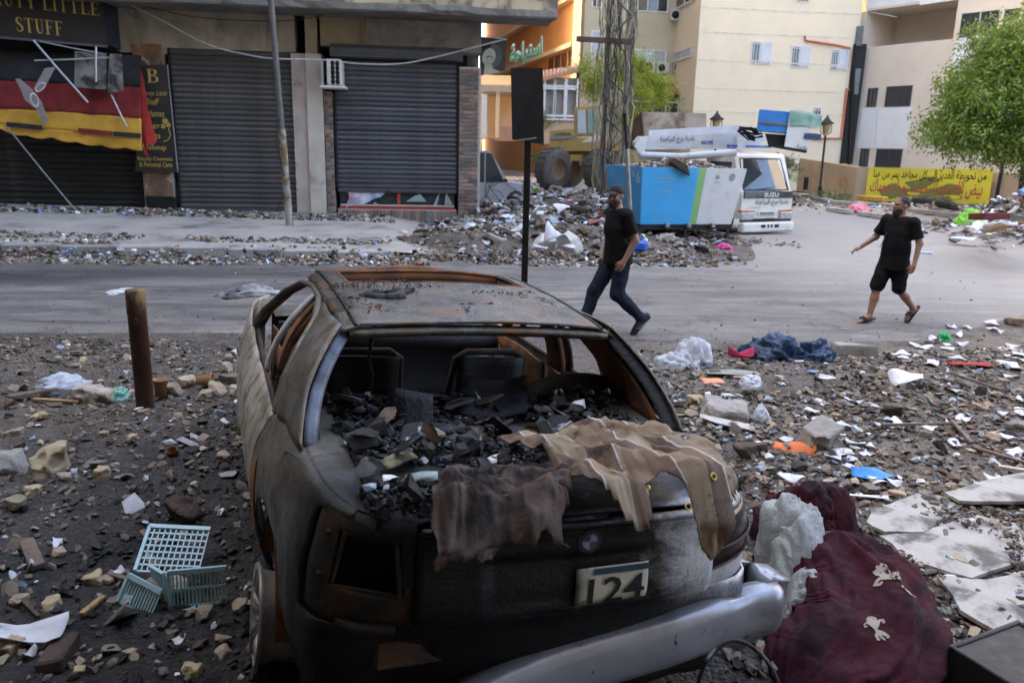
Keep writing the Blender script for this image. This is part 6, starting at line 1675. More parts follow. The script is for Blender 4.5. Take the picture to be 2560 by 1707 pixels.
# ---------------------------------------------------------------- street furniture
# back of a traffic sign on a black post
sp = gr(1318, 842); sg_ = thing('sign_post', 'black sign on a tall black post, seen from its back, behind the burnt car', 'sign', (sp.x, sp.y, 0))
m_sgk = M('black sign back', (.008, .0075, .007), (.014, .013, .012), 4, .6, 0, bump=.1, stain=((.03, .026, .022), 5, .66, .74), spec=.25)
t0 = at(1320, 350, sp.y); MB().box((t0.x - sp.x, 0, t0.z / 2 - .05), (.072, .05, t0.z + .1), bev=.006).build('post', m_sgk, sg_)
q = [at(u, v, sp.y - .05 + k * .05) - Vector((sp.x, sp.y, 0)) for k, (u, v) in enumerate(((1280, 349), (1360, 362), (1357, 171), (1277, 170)))]
mb = MB(); mb.add(q + [p + Vector((0, .03, 0)) for p in q], [(0, 1, 2, 3), (7, 6, 5, 4), (0, 4, 5, 1), (1, 5, 6, 2), (2, 6, 7, 3), (3, 7, 4, 0)]); mb.build('sign_plate', m_sgk, sg_)
e = at(1318, 348, sp.y - .1) - Vector((sp.x, sp.y, 0)); MB().box((e.x, -.06, e.z), (.20, .03, .018), rot=(0, -.16, 0)).build('bracket', m_steel, sg_)
# bollard
bo2 = gr(366, 1034); bl_ = thing('bollard', 'rusty brown cylindrical steel bollard standing left of burnt car', 'bollard', (bo2.x, bo2.y, 0))
hb = at(364, 724, bo2.y).z; rb_ = .068
g = NG('rusty bollard paint'); x, y, z = g.xyz(); c_ = g.mix(g.ramp(g.noise(4, 5, .6), .35, .65), (.055, .026, .016), (.10, .045, .022)); c_ = g.mix(g.math('MULTIPLY', g.ramp(z, hb - .22, hb - .2), g.ramp(g.noise(9, 5, .7), .42, .6)), c_, (.20, .13, .04)); c_ = g.mix(g.ramp(g.noise(6, 5, .7), .55, .7), c_, (.03, .022, .018)); g.bump(g.noise(40, 4, .6), .3, .006); m_boll = g.set(c_, .7, .2)
MB().lathe([(rb_, -.1), (rb_, hb - .18), (rb_ + .003, hb - .178), (rb_ + .002, hb - .01), (rb_ - .006, hb), (0, hb + .004)], n=24).build('tube', m_boll, bl_)
MB().lathe([(rb_ + .002, hb - .186), (rb_ + .006, hb - .182), (rb_ + .002, hb - .176)], n=24).build('collar', m_boll, bl_)
MB().tube([(.02 + .018 * math.cos(t), -rb_ - .006, hb - .235 + .018 * math.sin(t)) for t in np.linspace(0, 6.3, 14)], .004, 5).build('ring', m_boll, bl_)
# lattice pole overgrown with dry vines
lp = gr(1530, 530); lpY = 24.0; lpx = at(1528, 480, lpY).x
lt = thing('lattice_pole', 'steel lattice power pole overgrown with dry vines and tangled cables', 'pole', (lpx, lpY, 0))
m_lat = M('weathered lattice steel', (.24, .23, .19), (.16, .15, .12), 4, .7, .3, bump=.2, stain=((.14, .08, .04), 4, .56, .7))
m_vine = M('dry vine', (.36, .31, .21), (.22, .185, .125), 6, .95, bump=.4, isl=.4)
hL = 9.0
for sx, sy in ((-.34, -.2), (.34, -.2), (-.34, .35), (.34, .35)):
    MB().box((sx * .92, sy, hL / 2), (.08, .08, hL)).build('leg', m_lat, lt)
for k in range(16):
    z = .3 + k * .55; s_ = 1 if k % 2 else -1
    MB().tube([(-.31 * s_, -.24, z), (.31 * s_, -.24, z + .55)], .03, 4).build('brace', m_lat, lt)
ar_ = at(1441, 98, lpY - .3); al_ = at(1578, 106, lpY - .3)
MB().box(((ar_.x + al_.x) / 2 - lpx, -.32, (ar_.z + al_.z) / 2), (al_.x - ar_.x, .10, .14), rot=(0, .03, 0)).build('cross_arm', M('old wooden arm', (.10, .065, .045), None, 4, .9), lt)
rq = random.Random(21)
mbv = MB()
for k in range(54):
    x, y, z = rq.uniform(-.50, .44), rq.uniform(-.38, .3), rq.uniform(-.1, 5.5); p = []; L_n = rq.randint(6, 14); lean = rq.uniform(-.05, .05)
    for i in range(L_n):
        p.append((x, y, z)); x = max(-.62, min(.52, x + rq.uniform(-.11, .11) + lean)); y = max(-.45, min(.4, y + rq.uniform(-.08, .08))); z += rq.uniform(.12, .45)
    mbv.tube(p, [rq.uniform(.012, .035) * (1 - .5 * i / L_n) for i in range(L_n)], 5)
for k in range(40):
    x, y, z = rq.uniform(-.4, .4), rq.uniform(-.42, -.1), rq.uniform(.5, 8.5); a = rq.uniform(0, 6.28)
    mbv.tube([(x, y, z), (x + .12 * math.cos(a), y - .04, z + .06), (x + .24 * math.cos(a), y - .08, z + rq.uniform(-.15, .1))], [.012, .009, .004], 4)
tag(mbv.build('dry_vines', m_vine, lt), kind='stuff')
mbc = MB()
for k in range(14):
    x = rq.uniform(-.4, .4); mbc.tube([(x + rq.uniform(-.08, .08), -.4 + rq.uniform(-.05, .1), z) for z in np.linspace(rq.uniform(0, 2), rq.uniform(4, 9), 12)], .010, 4)
tag(mbc.build('hanging_cables', m_cablek, lt), kind='stuff')
# thin leaning pipe in front of the skip
a, b = gr(1582, 630), at(1562, 283, 16.6)
tpz = thing('leaning_pipe', 'thin grey steel pipe leaning in front of the blue skip', 'pole', (a.x, a.y, 0))
MB().tube([(0, 0, -.1), (b - a) * .75], .045, 8).build('lower_tube', m_steel, tpz); MB().tube([(b - a) * .75, b - a], .035, 8).build('upper_tube', m_black, tpz)
# street lamps
def lamp(u, v, vt, label, lean):
    p = gr(u, v); t = thing('street_lamp', label, 'street lamp', (p.x, p.y, 0), 0, 'lantern street lamps near the wall')
    tp_ = at(u + lean, vt, p.y) - Vector((p.x, p.y, 0)); k = tp_.z / 4.0; f = lambda z: Vector((tp_.x * z / tp_.z, 0, z))
    MB().tube([f(0), f(.5 * k), f(.55 * k), f(tp_.z - .95 * k)], [.10, .09, .055, .05], 10).build('post', m_black, t)
    MB().lathe([(.16, 0), (.14, .25), (.10, .3), (.09, .6)], n=12).build('base', m_black, t)
    c = f(tp_.z - .62 * k); mb = MB()
    for sg in (-1, 1): mb.tube([f(tp_.z - .98 * k), c + Vector((sg * .24 * k, 0, -.2 * k)), c + Vector((sg * .27 * k, 0, .05 * k)), c + Vector((sg * .22 * k, 0, .22 * k))], .02, 6)
    mb.build('yoke', m_black, t)
    MB().lathe([(.05 * k, -.28 * k), (.14 * k, -.2 * k), (.21 * k, .18 * k), (.2 * k, .22 * k)], c, 14).build('lantern_glass', M('amber lantern glass', (.42, .30, .13), (.34, .24, .11), 3, .25), t)
    MB().lathe([(.34 * k, .20 * k), (.33 * k, .25 * k), (.18 * k, .36 * k), (.11 * k, .46 * k), (.05 * k, .50 * k), (.05 * k, .56 * k), (0, .64 * k)], c, 16).build('lantern_cap', m_black, t)
lamp(2047, 498, 288, 'black lantern street lamp standing before the ochre wall', 22)
lamp(1784, 492, 277, 'black lantern street lamp rising behind the truck boom', 8)
# slim post by the right-hand tree, tyres by the wall
a = gr(2484, 528); tp2 = thing('slim_post', 'slim dark post leaning beside the right-hand tree', 'pole', (a.x, a.y, 0))
b = at(2517, 360, a.y) - Vector((a.x, a.y, 0)); MB().tube([(0, 0, 0), b * .5, b], .07, 8).build('tube', m_black, tp2); MB().box(b + Vector((0, 0, .1)), (.22, .2, .25), bev=.02).build('head_box', m_black, tp2)
tym = MB().lathe([(.19, -.10), (.30, -.10), (.33, -.06), (.33, .06), (.30, .10), (.19, .10), (.21, 0), (.19, -.10)], n=22).mesh('tyre', m_tyre)
for i, (u, v, dz, tl_, lab) in enumerate(((2302, 512, .12, 0, 'old tyre at the bottom of a stack below the banner'), (2306, 506, .32, .1, 'old tyre in the middle of a stack below the banner'), (2308, 496, .53, -.08, 'old tyre on top of the stack below the banner'), (2362, 526, .15, .15, 'old tyre lying half buried right of the tyre stack'))):
    p = gr(u, v + 8); o = tag(ob('tyre', tym, None, (p.x, p.y, dz + .2)), lab, 'tyre', 'old tyres by the wall'); o.rotation_euler = (tl_, tl_, 0); o.scale = (1.25,) * 3

# ---------------------------------------------------------------- trees and bushes
def leaf_mat(name, c1, c2, trans=.35):
    g = NG(name); col = g.mix(g.island(), c1, c2); col = g.mix(g.ramp(g.noise(.9, 3, .5), .35, .65), col, tuple(x * .7 for x in c1))
    tb = g.n('ShaderNodeBsdfTranslucent'); g.put(tb.inputs['Color'], g.mix(.5, col, (.30, .38, .03))); g.set(col, .45)
    mx = g.n('ShaderNodeMixShader'); mx.inputs[0].default_value = trans
    g.t.links.new(g.b.outputs[0], mx.inputs[1]); g.t.links.new(tb.outputs[0], mx.inputs[2]); g.t.links.new(mx.outputs[0], g.out.inputs['Surface']); return g.mat
def crown_mesh(lobes, n, size, droop, seed, aspect=3.0, gap=.0):
    """leaf blades gathered on sprays spread through the crown's lobes"""
    r = np.random.RandomState(seed); L = np.array(lobes, float); wts = L[:, 3] * L[:, 4] * L[:, 5]; wts /= wts.sum()
    ns = n // 9; k = r.choice(len(L), ns, p=wts)
    d = r.normal(size=(ns, 3)); d /= np.linalg.norm(d, axis=1)[:, None]; rad = r.rand(ns) ** .42
    c = L[k, :3] + d * rad[:, None] * L[k, 3:6]
    nc = max(ns // 22, 4); c = c[r.randint(0, nc, ns)] + r.normal(scale=1.0, size=(ns, 3)) * size * np.array([2.6, 2.6, 1.5])
    keep = .65 * vnoise(c * 1.5 + seed) + .35 * vnoise(c * 4 + seed) > gap; c = c[keep]; d = d[keep]; ns = len(c)
    ax = d * .8 + np.array([0, 0, -droop]) + r.normal(scale=.35, size=(ns, 3)); ax /= np.linalg.norm(ax, axis=1)[:, None]
    V = []; F = []
    m_ = 9
    t = np.linspace(-.5, .5, m_)
    sd = np.cross(ax, r.normal(size=(ns, 3))); sd /= np.linalg.norm(sd, axis=1)[:, None]
    for i in range(m_):
        s_ = 1 if i % 2 else -1
        base = c + ax * (t[i] * size * 4.2)[..., None] if np.ndim(t[i]) else c + ax * (t[i] * size * 4.2)
        dr = sd * s_ * .85 + ax * .35 + np.array([0, 0, -droop * .5]) + r.normal(scale=.28, size=(ns, 3)); dr /= np.linalg.norm(dr, axis=1)[:, None]
        nn = np.cross(dr, r.normal(size=(ns, 3))); nn /= np.linalg.norm(nn, axis=1)[:, None]
        ln = size * (.7 + .6 * r.rand(ns))[:, None]; wd = ln / aspect
        tip = base + dr * ln; mid = base + dr * ln * .5
        V.append(np.stack([base, mid + nn * wd * .5, tip, mid - nn * wd * .5], 1))
    V = np.concatenate(V).reshape(-1, 3); F = np.arange(len(V)).reshape(-1, 4)
    return V, F
def tree(name, label, loc, lobes, n, size, droop, seed, mat, trunk, bark, aspect=3.0, gap=.3):
    t = thing(name, label, 'tree', loc)
    V, F = crown_mesh(lobes, n, size, droop, seed, aspect, gap); tag(from_np('crown', V, F, mat, t, smooth=False), kind='stuff')
    mb = MB()
    for p, r_ in trunk: mb.tube(p, r_, 8)
    mb.build('trunk', bark, t); return t
m_bark = M('grey bark', (.13, .105, .08), (.08, .065, .05), 6, .95, bump=.5, bscale=20)
ty = 27.5; tc = at(2500, 330, ty); tg_ = Vector((tc.x, ty, 0))
lob = []
for u, v, ru, rv in ((2450, 310, 75, 48), (2390, 335, 55, 30), (2500, 240, 85, 62), (2560, 180, 95, 80), (2600, 320, 90, 80), (2490, 345, 60, 32), (2420, 280, 60, 45), (2540, 100, 60, 50), (2375, 335, 26, 18), (2470, 210, 60, 45), (2530, 375, 40, 24)):
    p = at(u, v, ty) - tg_; k_ = ty / FPX; lob.append((p.x, rng.uniform(-.6, .6), p.z, ru * k_, .9 + ru * k_ * .5, rv * k_))
mid_ = at(2575, 400, ty) - tg_
tree('street_tree', 'large leafy green tree overhanging the yellow banner on the right', tg_, lob, 62000, .17, .55, 3, leaf_mat('fresh green leaves', (.24, .34, .05), (.04, .08, .018)), [([(mid_.x, 0, 0), (mid_.x - .1, 0, 1.6), (mid_.x - .2, 0, 2.6)], [.17, .14, .12]), ([(mid_.x - .2, 0, 2.4), (mid_.x - 1.0, .1, 3.5), (mid_.x - 2.0, 0, 4.2)], [.09, .06, .03]), ([(mid_.x - .2, 0, 2.5), (mid_.x + .1, .2, 3.8), (mid_.x - .3, 0, 5.5)], [.10, .07, .03])], m_bark, 3.0, .27)  # dark leaf tone stands in for shade inside the crown
ty = 33.0; tg_ = Vector((at(1600, 300, ty).x, ty, 0)); lob = []
for u, v, ru, rv in ((1590, 165, 40, 25), (1630, 205, 42, 22), (1570, 190, 30, 30), (1600, 235, 40, 24), (1660, 245, 26, 20), (1480, 165, 26, 22), (1490, 215, 34, 22), (1470, 240, 26, 14), (1570, 280, 26, 26), (1505, 190, 22, 20), (1555, 150, 24, 22), (1650, 200, 22, 14)):
    p = at(u, v, ty) - tg_; k_ = ty / FPX; lob.append((p.x, rng.uniform(-.5, .5), p.z, ru * k_, .6, rv * k_))
b0 = at(1560, 300, ty) - tg_
tree('feathery_tree', 'feathery yellow-green tree growing behind the lattice pole', tg_, lob, 22000, .115, .45, 9, leaf_mat('yellow-green leaves', (.46, .50, .05), (.10, .16, .03), .45), [([(b0.x, 0, 0), (b0.x + .05, 0, b0.z), (b0.x + .1, 0, b0.z + 1.6)], [.10, .08, .03]), ([(b0.x, 0, b0.z - .3), (b0.x + .8, 0, b0.z + 1.0)], [.05, .02]), ([(b0.x, 0, b0.z - .2), (b0.x - 1.0, 0, b0.z + .9)], [.05, .02])], m_bark, 3.2, .42)
ty = 38.0; tg_ = Vector((at(1962, 440, ty).x, ty, 0)); lob = []
for u, v, ru, rv in ((1955, 410, 26, 20), (1975, 430, 20, 22), (1940, 400, 20, 12), (1968, 398, 20, 14), (1955, 445, 22, 16)):
    p = at(u, v, ty) - tg_; k_ = ty / FPX; lob.append((p.x, 0, p.z, ru * k_, .5, rv * k_))
tree('bush', 'dense dark green bush growing between truck cab and wall', tg_, lob, 6000, .06, .1, 5, leaf_mat('dark bush leaves', (.04, .085, .02), (.02, .05, .015), .2), [([(0, 0, 0), (0, 0, 1.2)], [.05, .03])], m_bark, 2.2, .1)
for i, (u, v, s_, lab) in enumerate(((2060, 508, 1.0, 'low weeds sprouting at the lamp post foot'), (2085, 512, .8, 'small weed tuft right of the lamp post'), (1365, 300, 1.3, 'dark shrub beside the cafe glazing'), (1345, 395, .8, 'small green plants in a planter by the lane'))):
    Y = 36 if i < 2 else (40 if i == 2 else 38); p = at(u, v, Y)
    t = thing('shrub', lab, 'plant', (p.x, Y, max(0, p.z - .25))); V, F = crown_mesh([(0, 0, .25, .55 * s_, .3, .32 * s_)], 900, .09, .0, 30 + i, 2.6, .1); tag(from_np('foliage', V, F, leaf_mat('weed leaves %d' % i, (.07, .12, .03), (.04, .08, .025)), t, smooth=False), kind='stuff')
# ---------------------------------------------------------------- people
m_skin = M('tanned skin', (.30, .165, .105), (.25, .135, .085), 12, .5, bump=.06, bscale=80)
m_hair = M('black hair', (.014, .011, .010), (.022, .018, .016), 40, .7, bump=.5, bscale=120)
m_tee = M('black cotton', (.0045, .0045, .005), (.008, .008, .0085), 9, .9, bump=.5, bscale=18, dist=.02, spec=.2)
m_jean = M('dark blue denim', (.009, .014, .027), (.018, .026, .045), 6, .9, bump=.5, bscale=20, dist=.02, spec=.2)
m_shoe = M('black trainer', (.012, .012, .013), None, 9, .6); m_sole = M('pale sole', (.45, .43, .40), None, 9, .7); m_capm = M('black cap', (.012, .012, .014), None, 9, .8); m_eye = M('dark eye', (.01, .008, .008), None, 9, .2)
def person(label, loc, rz, J, res=.0075, cap=False, shorts=False, head_turn=0.0, hand_curl=.6, strap=False):
    """J: joints in metres, x forward, y left, z up; side key 'l'/'r'"""
    t = thing('person', label, 'person', loc, rz)
    lo = np.array([-.62, -.52, -.02]); hi = np.array([.72, .52, 1.86])
    V = {k: np.array(v, float) for k, v in J.items()}
    f = SDF(lo, hi, res)
    ch, nk, hd, pv = V['chest'], V['neck'], V['head'], V['pelvis']
    # trunk
    f.ell(pv + [0, 0, .02], (.115, .165, .13), k=.05); f.cone(pv + [0, 0, .08], ch - [0, 0, .1], .12, .125, k=.08, flat=((1, 0, 0), 1.15)); f.ell(ch, (.115, .165, .17), k=.07)
    for s_ in ('l', 'r'):
        f.cone(ch + [0, 0, .11], V['sh' + s_], .07, .062, k=.05)
        f.cone(V['sh' + s_], V['el' + s_], .055, .043, k=.03); f.cone(V['el' + s_], V['wr' + s_], .041, .027, k=.02)
        f.cone(V['hip' + s_], V['kn' + s_], .088, .058, k=.05); f.cone(V['kn' + s_], V['kn' + s_] * .62 + V['an' + s_] * .38 - [.018, 0, 0], .055, .055, k=.03); f.cone(V['kn' + s_] * .62 + V['an' + s_] * .38 - [.012, 0, 0], V['an' + s_], .053, .036, k=.03)
        # foot: heel, instep, ball, toes
        an, to = V['an' + s_], V['to' + s_]; d = to - an; dh = d / np.linalg.norm(d); side = np.cross([0, 0, 1], dh); side /= np.linalg.norm(side)
        f.cone(an - dh * .045 - [0, 0, .045], an, .032, .036, k=.02); f.cone(an - [0, 0, .01], to - [0, 0, .002], .036, .024, k=.03)
        for q_ in (-.025, -.008, .010, .026): f.cone(to + side * q_ - dh * .04, to + side * q_ + dh * (.035 - abs(q_ - .01) * .5) - [0, 0, .006], .014, .011, k=.008)
        # hand: palm, four fingers and thumb curled towards the palm
        wr = V['wr' + s_]; ax = V['ha' + s_] - wr; ax /= np.linalg.norm(ax); pn = np.array(J.get('palm' + s_, (0, 1 if s_ == 'r' else -1, 0)), float); pn -= ax * (pn @ ax); pn /= np.linalg.norm(pn); wd = np.cross(ax, pn)
        if wd[0] < 0: wd = -wd                      # towards the thumb (forward)
        f.cone(wr, wr + ax * .05, .026, .030, k=.015); f.cone(wr + ax * .045 - wd * .022, wr + ax * .085 - wd * .026, .017, .016, k=.02); f.cone(wr + ax * .045 + wd * .018, wr + ax * .088 + wd * .024, .018, .016, k=.02)
        for q_, ln in ((.030, .068), (.010, .078), (-.011, .072), (-.030, .056)):
            b0 = wr + ax * .088 + wd * q_; b1 = b0 + ax * ln * .45 + pn * ln * .12 * hand_curl; b2 = b1 + (ax * (1 - .55 * hand_curl) + pn * hand_curl) * ln * .33; b3 = b2 + (ax * (1 - .9 * hand_curl) + pn * 1.1 * hand_curl) * ln * .25
            f.cone(b0, b1, .0105, .0095, k=.006); f.cone(b1, b2, .0095, .0088, k=.004); f.cone(b2, b3, .0088, .0075, k=.004)
        t0 = wr + ax * .030 + wd * .024; t1 = t0 + ax * .034 + wd * .026 + pn * .012; t2 = t1 + ax * .030 + pn * .014 + wd * .004
        f.cone(t0, t1, .0145, .0115, k=.012); f.cone(t1, t2, .0112, .009, k=.004)
    # neck and head, turned on the neck
    c_, s2 = math.cos(head_turn), math.sin(head_turn); tl_ = J.get('nod', 0.0)
    HR = np.array([[c_, -s2, 0], [s2, c_, 0], [0, 0, 1]]) @ np.array([[math.cos(tl_), 0, math.sin(tl_)], [0, 1, 0], [-math.sin(tl_), 0, math.cos(tl_)]])
    hp = lambda x, y, z: hd + HR @ np.array([x, y, z])
    f.cone(nk - [0, 0, .04], hp(-.015, 0, -.06), .062, .052, k=.04)
    f.ell(hp(-.012, 0, .035), (.094, .074, .088), HR, k=.03); f.ell(hp(.022, 0, -.035), (.066, .058, .075), HR, k=.04); f.ell(hp(.045, 0, -.085), (.036, .040, .028), HR, k=.03)
    f.cone(hp(.082, 0, .010), hp(.104, 0, -.030), .009, .015, k=.012); f.cone(hp(.076, -.034, .022), hp(.076, .034, .022), .014, k=.015)
    for q_ in (-1, 1):
        f.ell(hp(.078, q_ * .031, .003), (.014, .017, .010), HR, k=.012, sub=True); f.ell(hp(-.012, q_ * .077, -.005), (.020, .010, .031), HR, k=.008); f.ell(hp(.060, q_ * .034, -.02), (.022, .024, .02), HR, k=.02)
    f.cone(hp(.088, -.018, -.062), hp(.088, .018, -.062), .010, k=.008); f.cone(hp(.100, -.02, -.062), hp(.100, .02, -.062), .0025, k=.004, sub=True)
    f.build('body', m_skin, t)
    mb = MB()
    for q_ in (-1, 1):
        mb = MB(); p = hp(.074, q_ * .031, .004); mb.lathe([(0, -.010), (.008, -.006), (.011, 0), (.008, .006), (0, .010)], p, 8, axis=1); mb.build('eye', m_eye, t)
        MB().tube([hp(.086, q_ * .014, .022), hp(.087, q_ * .032, .027), hp(.076, q_ * .052, .020)], .005, 5).build('eyebrow', m_hair, t)
    # beard and hair / cap
    fb = SDF(hd - .18, hd + .20, .0065)
    fb.ell(hp(.028, 0, -.060), (.070, .064, .062), HR, k=.02); fb.ell(hp(.058, 0, -.105), (.040, .044, .036), HR, k=.03)
    fb.ell(hp(.10, 0, .012), (.06, .10, .060), HR, k=.01, sub=True); fb.ell(hp(.098, 0, -.062), (.014, .022, .006), HR, k=.006, sub=True); fb.ell(hp(-.06, 0, -.03), (.06, .12, .09), HR, k=.01, sub=True)
    fb.noise(.006, 60, 3.0); fb.build('beard', m_hair, t)
    fh = SDF(hd - .20, hd + .22, .0065)
    fh.ell(hp(-.018, 0, .040), (.099, .080, .092) if cap else (.095, .078, .089), HR, k=.01)
    if cap:
        fh.ell(hp(.06, 0, -.05), (.10, .12, .098), HR, k=.006, sub=True); fh.ell(hp(-.03, 0, -.09), (.12, .12, .095), HR, k=.01, sub=True)
        o = fh.build('cap', m_capm, t)
        mb = MB(); mb.grid(lambda a, b: tuple(hp(.058 + .085 * b * (1 - .55 * (2 * a - 1) ** 2), (2 * a - 1) * (.072 - .012 * b), .052 - .022 * b - .020 * (2 * a - 1) ** 2)), 10, 5); mb.build('cap_peak', m_capm, t, solid=.006)
    else:
        fh.ell(hp(.085, 0, -.005), (.085, .105, .092), HR, k=.015, sub=True); fh.ell(hp(.02, 0, -.11), (.14, .14, .10), HR, k=.01, sub=True); fh.noise(.010, 45, 1.0); fh.build('hair', m_hair, t)
    # T-shirt
    g = SDF(lo, hi, res); hem = J['hem']
    g.cone(pv + [0, 0, .10], ch - [0, 0, .06], .182, .178, k=.06, flat=((1, 0, 0), 1.28)); g.cone(pv + [0, 0, -.16], pv + [0, 0, .12], .200, .184, k=.05, flat=((1, 0, 0), 1.25)); g.ell(ch, (.132, .182, .185), k=.06)
    for s_ in ('l', 'r'):
        g.cone(ch + [0, 0, .10], V['sh' + s_], .088, .076, k=.06); e_ = V['sh' + s_] * .22 + V['el' + s_] * .78; g.cone(V['sh' + s_], e_, .074, .070, k=.03)
    g.noise(.022, 8, 2.0, (1, 1, .55))
    g.cut((0, 0, -1), -hem); g.ell(nk + [.012, 0, .045], (.085, .085, .085), k=.012, sub=True)
    for s_ in ('l', 'r'):
        d = V['el' + s_] - V['sh' + s_]; d /= np.linalg.norm(d); c0 = V['sh' + s_] * .22 + V['el' + s_] * .78
        sl, ax = g._sub(c0 - .13, c0 + .13); X, Y, Z = np.meshgrid(*ax, indexing='ij')
        pl_ = (X - c0[0]) * d[0] + (Y - c0[1]) * d[1] + (Z - c0[2]) * d[2]; rr_ = np.sqrt((X - c0[0]) ** 2 + (Y - c0[1]) ** 2 + (Z - c0[2]) ** 2)
        g.F[sl] = np.where(rr_ < .125, np.maximum(g.F[sl], pl_), g.F[sl])
    g.build('t_shirt', m_tee, t)
    # trousers or shorts
    h = SDF(lo, hi, res)
    h.ell(pv + [0, 0, .0], (.135, .180, .13), k=.04)
    for s_ in ('l', 'r'):
        if shorts:
            e_ = V['hip' + s_] * .06 + V['kn' + s_] * .94; h.cone(V['hip' + s_], e_, .112, .092, k=.05)
        else:
            h.cone(V['hip' + s_], V['kn' + s_], .106, .082, k=.05); an = V['an' + s_]; h.cone(V['kn' + s_], an + (V['kn' + s_] - an) * .06, .082, .064, k=.03)
    h.noise(.018, 11, 5.0, (1, 1, .8)); h.cut((0, 0, 1), hem + .14)
    h.build('shorts' if shorts else 'jeans', m_tee if shorts else m_jean, t)
    # footwear
    for s_ in ('l', 'r'):
        an, to = V['an' + s_], V['to' + s_]; d = to - an; dh = d / np.linalg.norm(d); side = np.cross([0, 0, 1], dh); side /= np.linalg.norm(side); up = np.cross(dh, side)
        k_ = SDF(np.minimum(an, to) - .12, np.maximum(an, to) + .12, .0065)
        heel = an - dh * .055 - up * .045; toe = to + dh * .045 - up * .012
        if shorts:
            k_.cone(heel - up * .018, toe - up * .026, .038, .044, k=.02, flat=(up, 2.6)); so_ = k_.build('sandal', m_shoe, t)
            mb = MB(); m0 = an * .35 + to * .65
            for q_ in (-.02, .012): mb.tube([m0 + dh * q_ * 1.4 + side * .05 - up * .03, m0 + dh * q_ + side * .03 + up * .022, m0 + dh * q_ + up * .030, m0 + dh * q_ - side * .03 + up * .022, m0 + dh * q_ * 1.4 - side * .05 - up * .03], .016, 6, flat=.5)
            mb.build('strap', m_shoe, so_)
        else:
            k_.cone(heel, toe, .040, .038, k=.02, flat=(side, .95)); k_.cone(heel + up * .02, an + up * .02, .042, .046, k=.02); k_.cone(an, to, .046, .036, k=.02); so_ = k_.build('shoe', m_shoe, t)
            mb = MB(); m0 = heel * .5 + toe * .5 - up * .034
            q = [(-.5, -.5), (.35, -.55), (.55, 0), (.35, .55), (-.5, .5)]; L_ = np.linalg.norm(toe - heel) + .06
            mb.add([m0 + dh * a * L_ + side * b * .075 for a, b in q] + [m0 + dh * a * L_ * 1.01 + side * b * .078 + up * .024 for a, b in q], [(4, 3, 2, 1, 0), (5, 6, 7, 8, 9)] + [(i, (i + 1) % 5, 5 + (i + 1) % 5, 5 + i) for i in range(5)]); mb.build('sole', m_sole, so_)
            for q_ in (-.015, .012, .038):
                mb = MB(); c0 = an * .5 + to * .5 + dh * q_
                for sd_ in (-1, 1): mb.tube([c0 + side * sd_ * .043 - up * .028 - dh * .01, c0 + side * sd_ * .036 + up * .012 + dh * .01], .005, 4); mb.build('stripe', m_sole, so_); mb = MB()
    if strap:
        MB().tube([V['shl'] * .3 + nk * .7 + [.06, 0, .03], ch + [.155, -.06, -.05], pv + [.15, -.13, .1]], .012, 6, flat=.4).build('bag_strap', M('grey strap', (.05, .05, .055), None, 9, .8), t)
    return t
J1 = dict(pelvis=(0, 0, .93), chest=(.03, 0, 1.27), neck=(.03, 0, 1.45), head=(.065, 0, 1.60), hipl=(-.01, .085, .90), hipr=(.01, -.085, .90),
          knr=(.24, -.09, .50), anr=(.36, -.09, .095), tor=(.50, -.10, .035), knl=(.02, .09, .49), anl=(-.30, .10, .19), tol=(-.215, .10, .06),
          shl=(.0, .185, 1.40), ell=(-.09, .245, 1.13), wrl=(.02, .225, .90), hal=(.06, .21, .82), shr=(.03, -.185, 1.40), elr=(.03, -.215, 1.13), wrr=(.10, -.185, .90), har=(.13, -.18, .82), hem=.84, nod=.06)
person('walking man in black T-shirt, dark jeans and black cap behind the car', (1.20, 9.0, 0), R(196), J1, cap=True, head_turn=.55)
J2 = dict(pelvis=(0, 0, .92), chest=(-.01, 0, 1.25), neck=(-.02, 0, 1.43), head=(.01, 0, 1.575), hipl=(-.01, .085, .89), hipr=(.01, -.085, .89),
          knr=(.16, -.09, .49), anr=(.22, -.09, .095), tor=(.37, -.10, .035), knl=(-.05, .09, .48), anl=(-.38, .08, .20), tol=(-.29, .08, .075),
          shl=(-.05, .19, 1.37), ell=(-.09, .275, 1.11), wrl=(-.02, .30, .86), hal=(.01, .30, .77), shr=(.02, -.185, 1.38), elr=(.07, -.29, 1.14), wrr=(.25, -.36, 1.0), har=(.33, -.38, .96), palmr=(0, .4, -1), hem=.74, nod=-.06)
p2 = person('walking man in long black T-shirt, black shorts and slides on the road', (4.84, 9.95, 0), R(203), J2, shorts=True, head_turn=-.25, strap=True)
p2.scale = (.955, .955, .955)
# ---------------------------------------------------------------- crumpled cloth and film
def cloth_obj(name, P, mat, loc=(0, 0, 0), rot=(0, 0, 0), hole=None, th=.004):
    n, m, _ = P.shape; i = (np.arange(n - 1)[:, None] * m + np.arange(m - 1)[None, :]).ravel(); F = np.stack([i, i + m, i + m + 1, i + 1], -1)
    U = np.stack(np.meshgrid(np.linspace(0, 1, n), np.linspace(0, 1, m), indexing='ij'), -1).reshape(-1, 2)
    if hole is not None: F = F[~hole(U[F].mean(1))]
    o = from_np(name, P.reshape(-1, 3), F, mat, None, loc); o.rotation_euler = rot
    uv = o.data.uv_layers.new(name='cloth'); vi = np.empty(len(o.data.loops), dtype=np.int32); o.data.loops.foreach_get('vertex_index', vi); uv.data.foreach_set('uv', U[vi].astype(np.float32).ravel())
    if th: md = o.modifiers.new('thickness', 'SOLIDIFY'); md.thickness = th
    return o
def nz(a, b, fa, fb, s_, o=3): return fbm(np.stack([a * fa + s_ * 3.7, b * fb + s_, a * 0 + s_ * 1.3], -1), o)
def rid(*k): return 1 - 2.2 * np.abs(nz(*k))
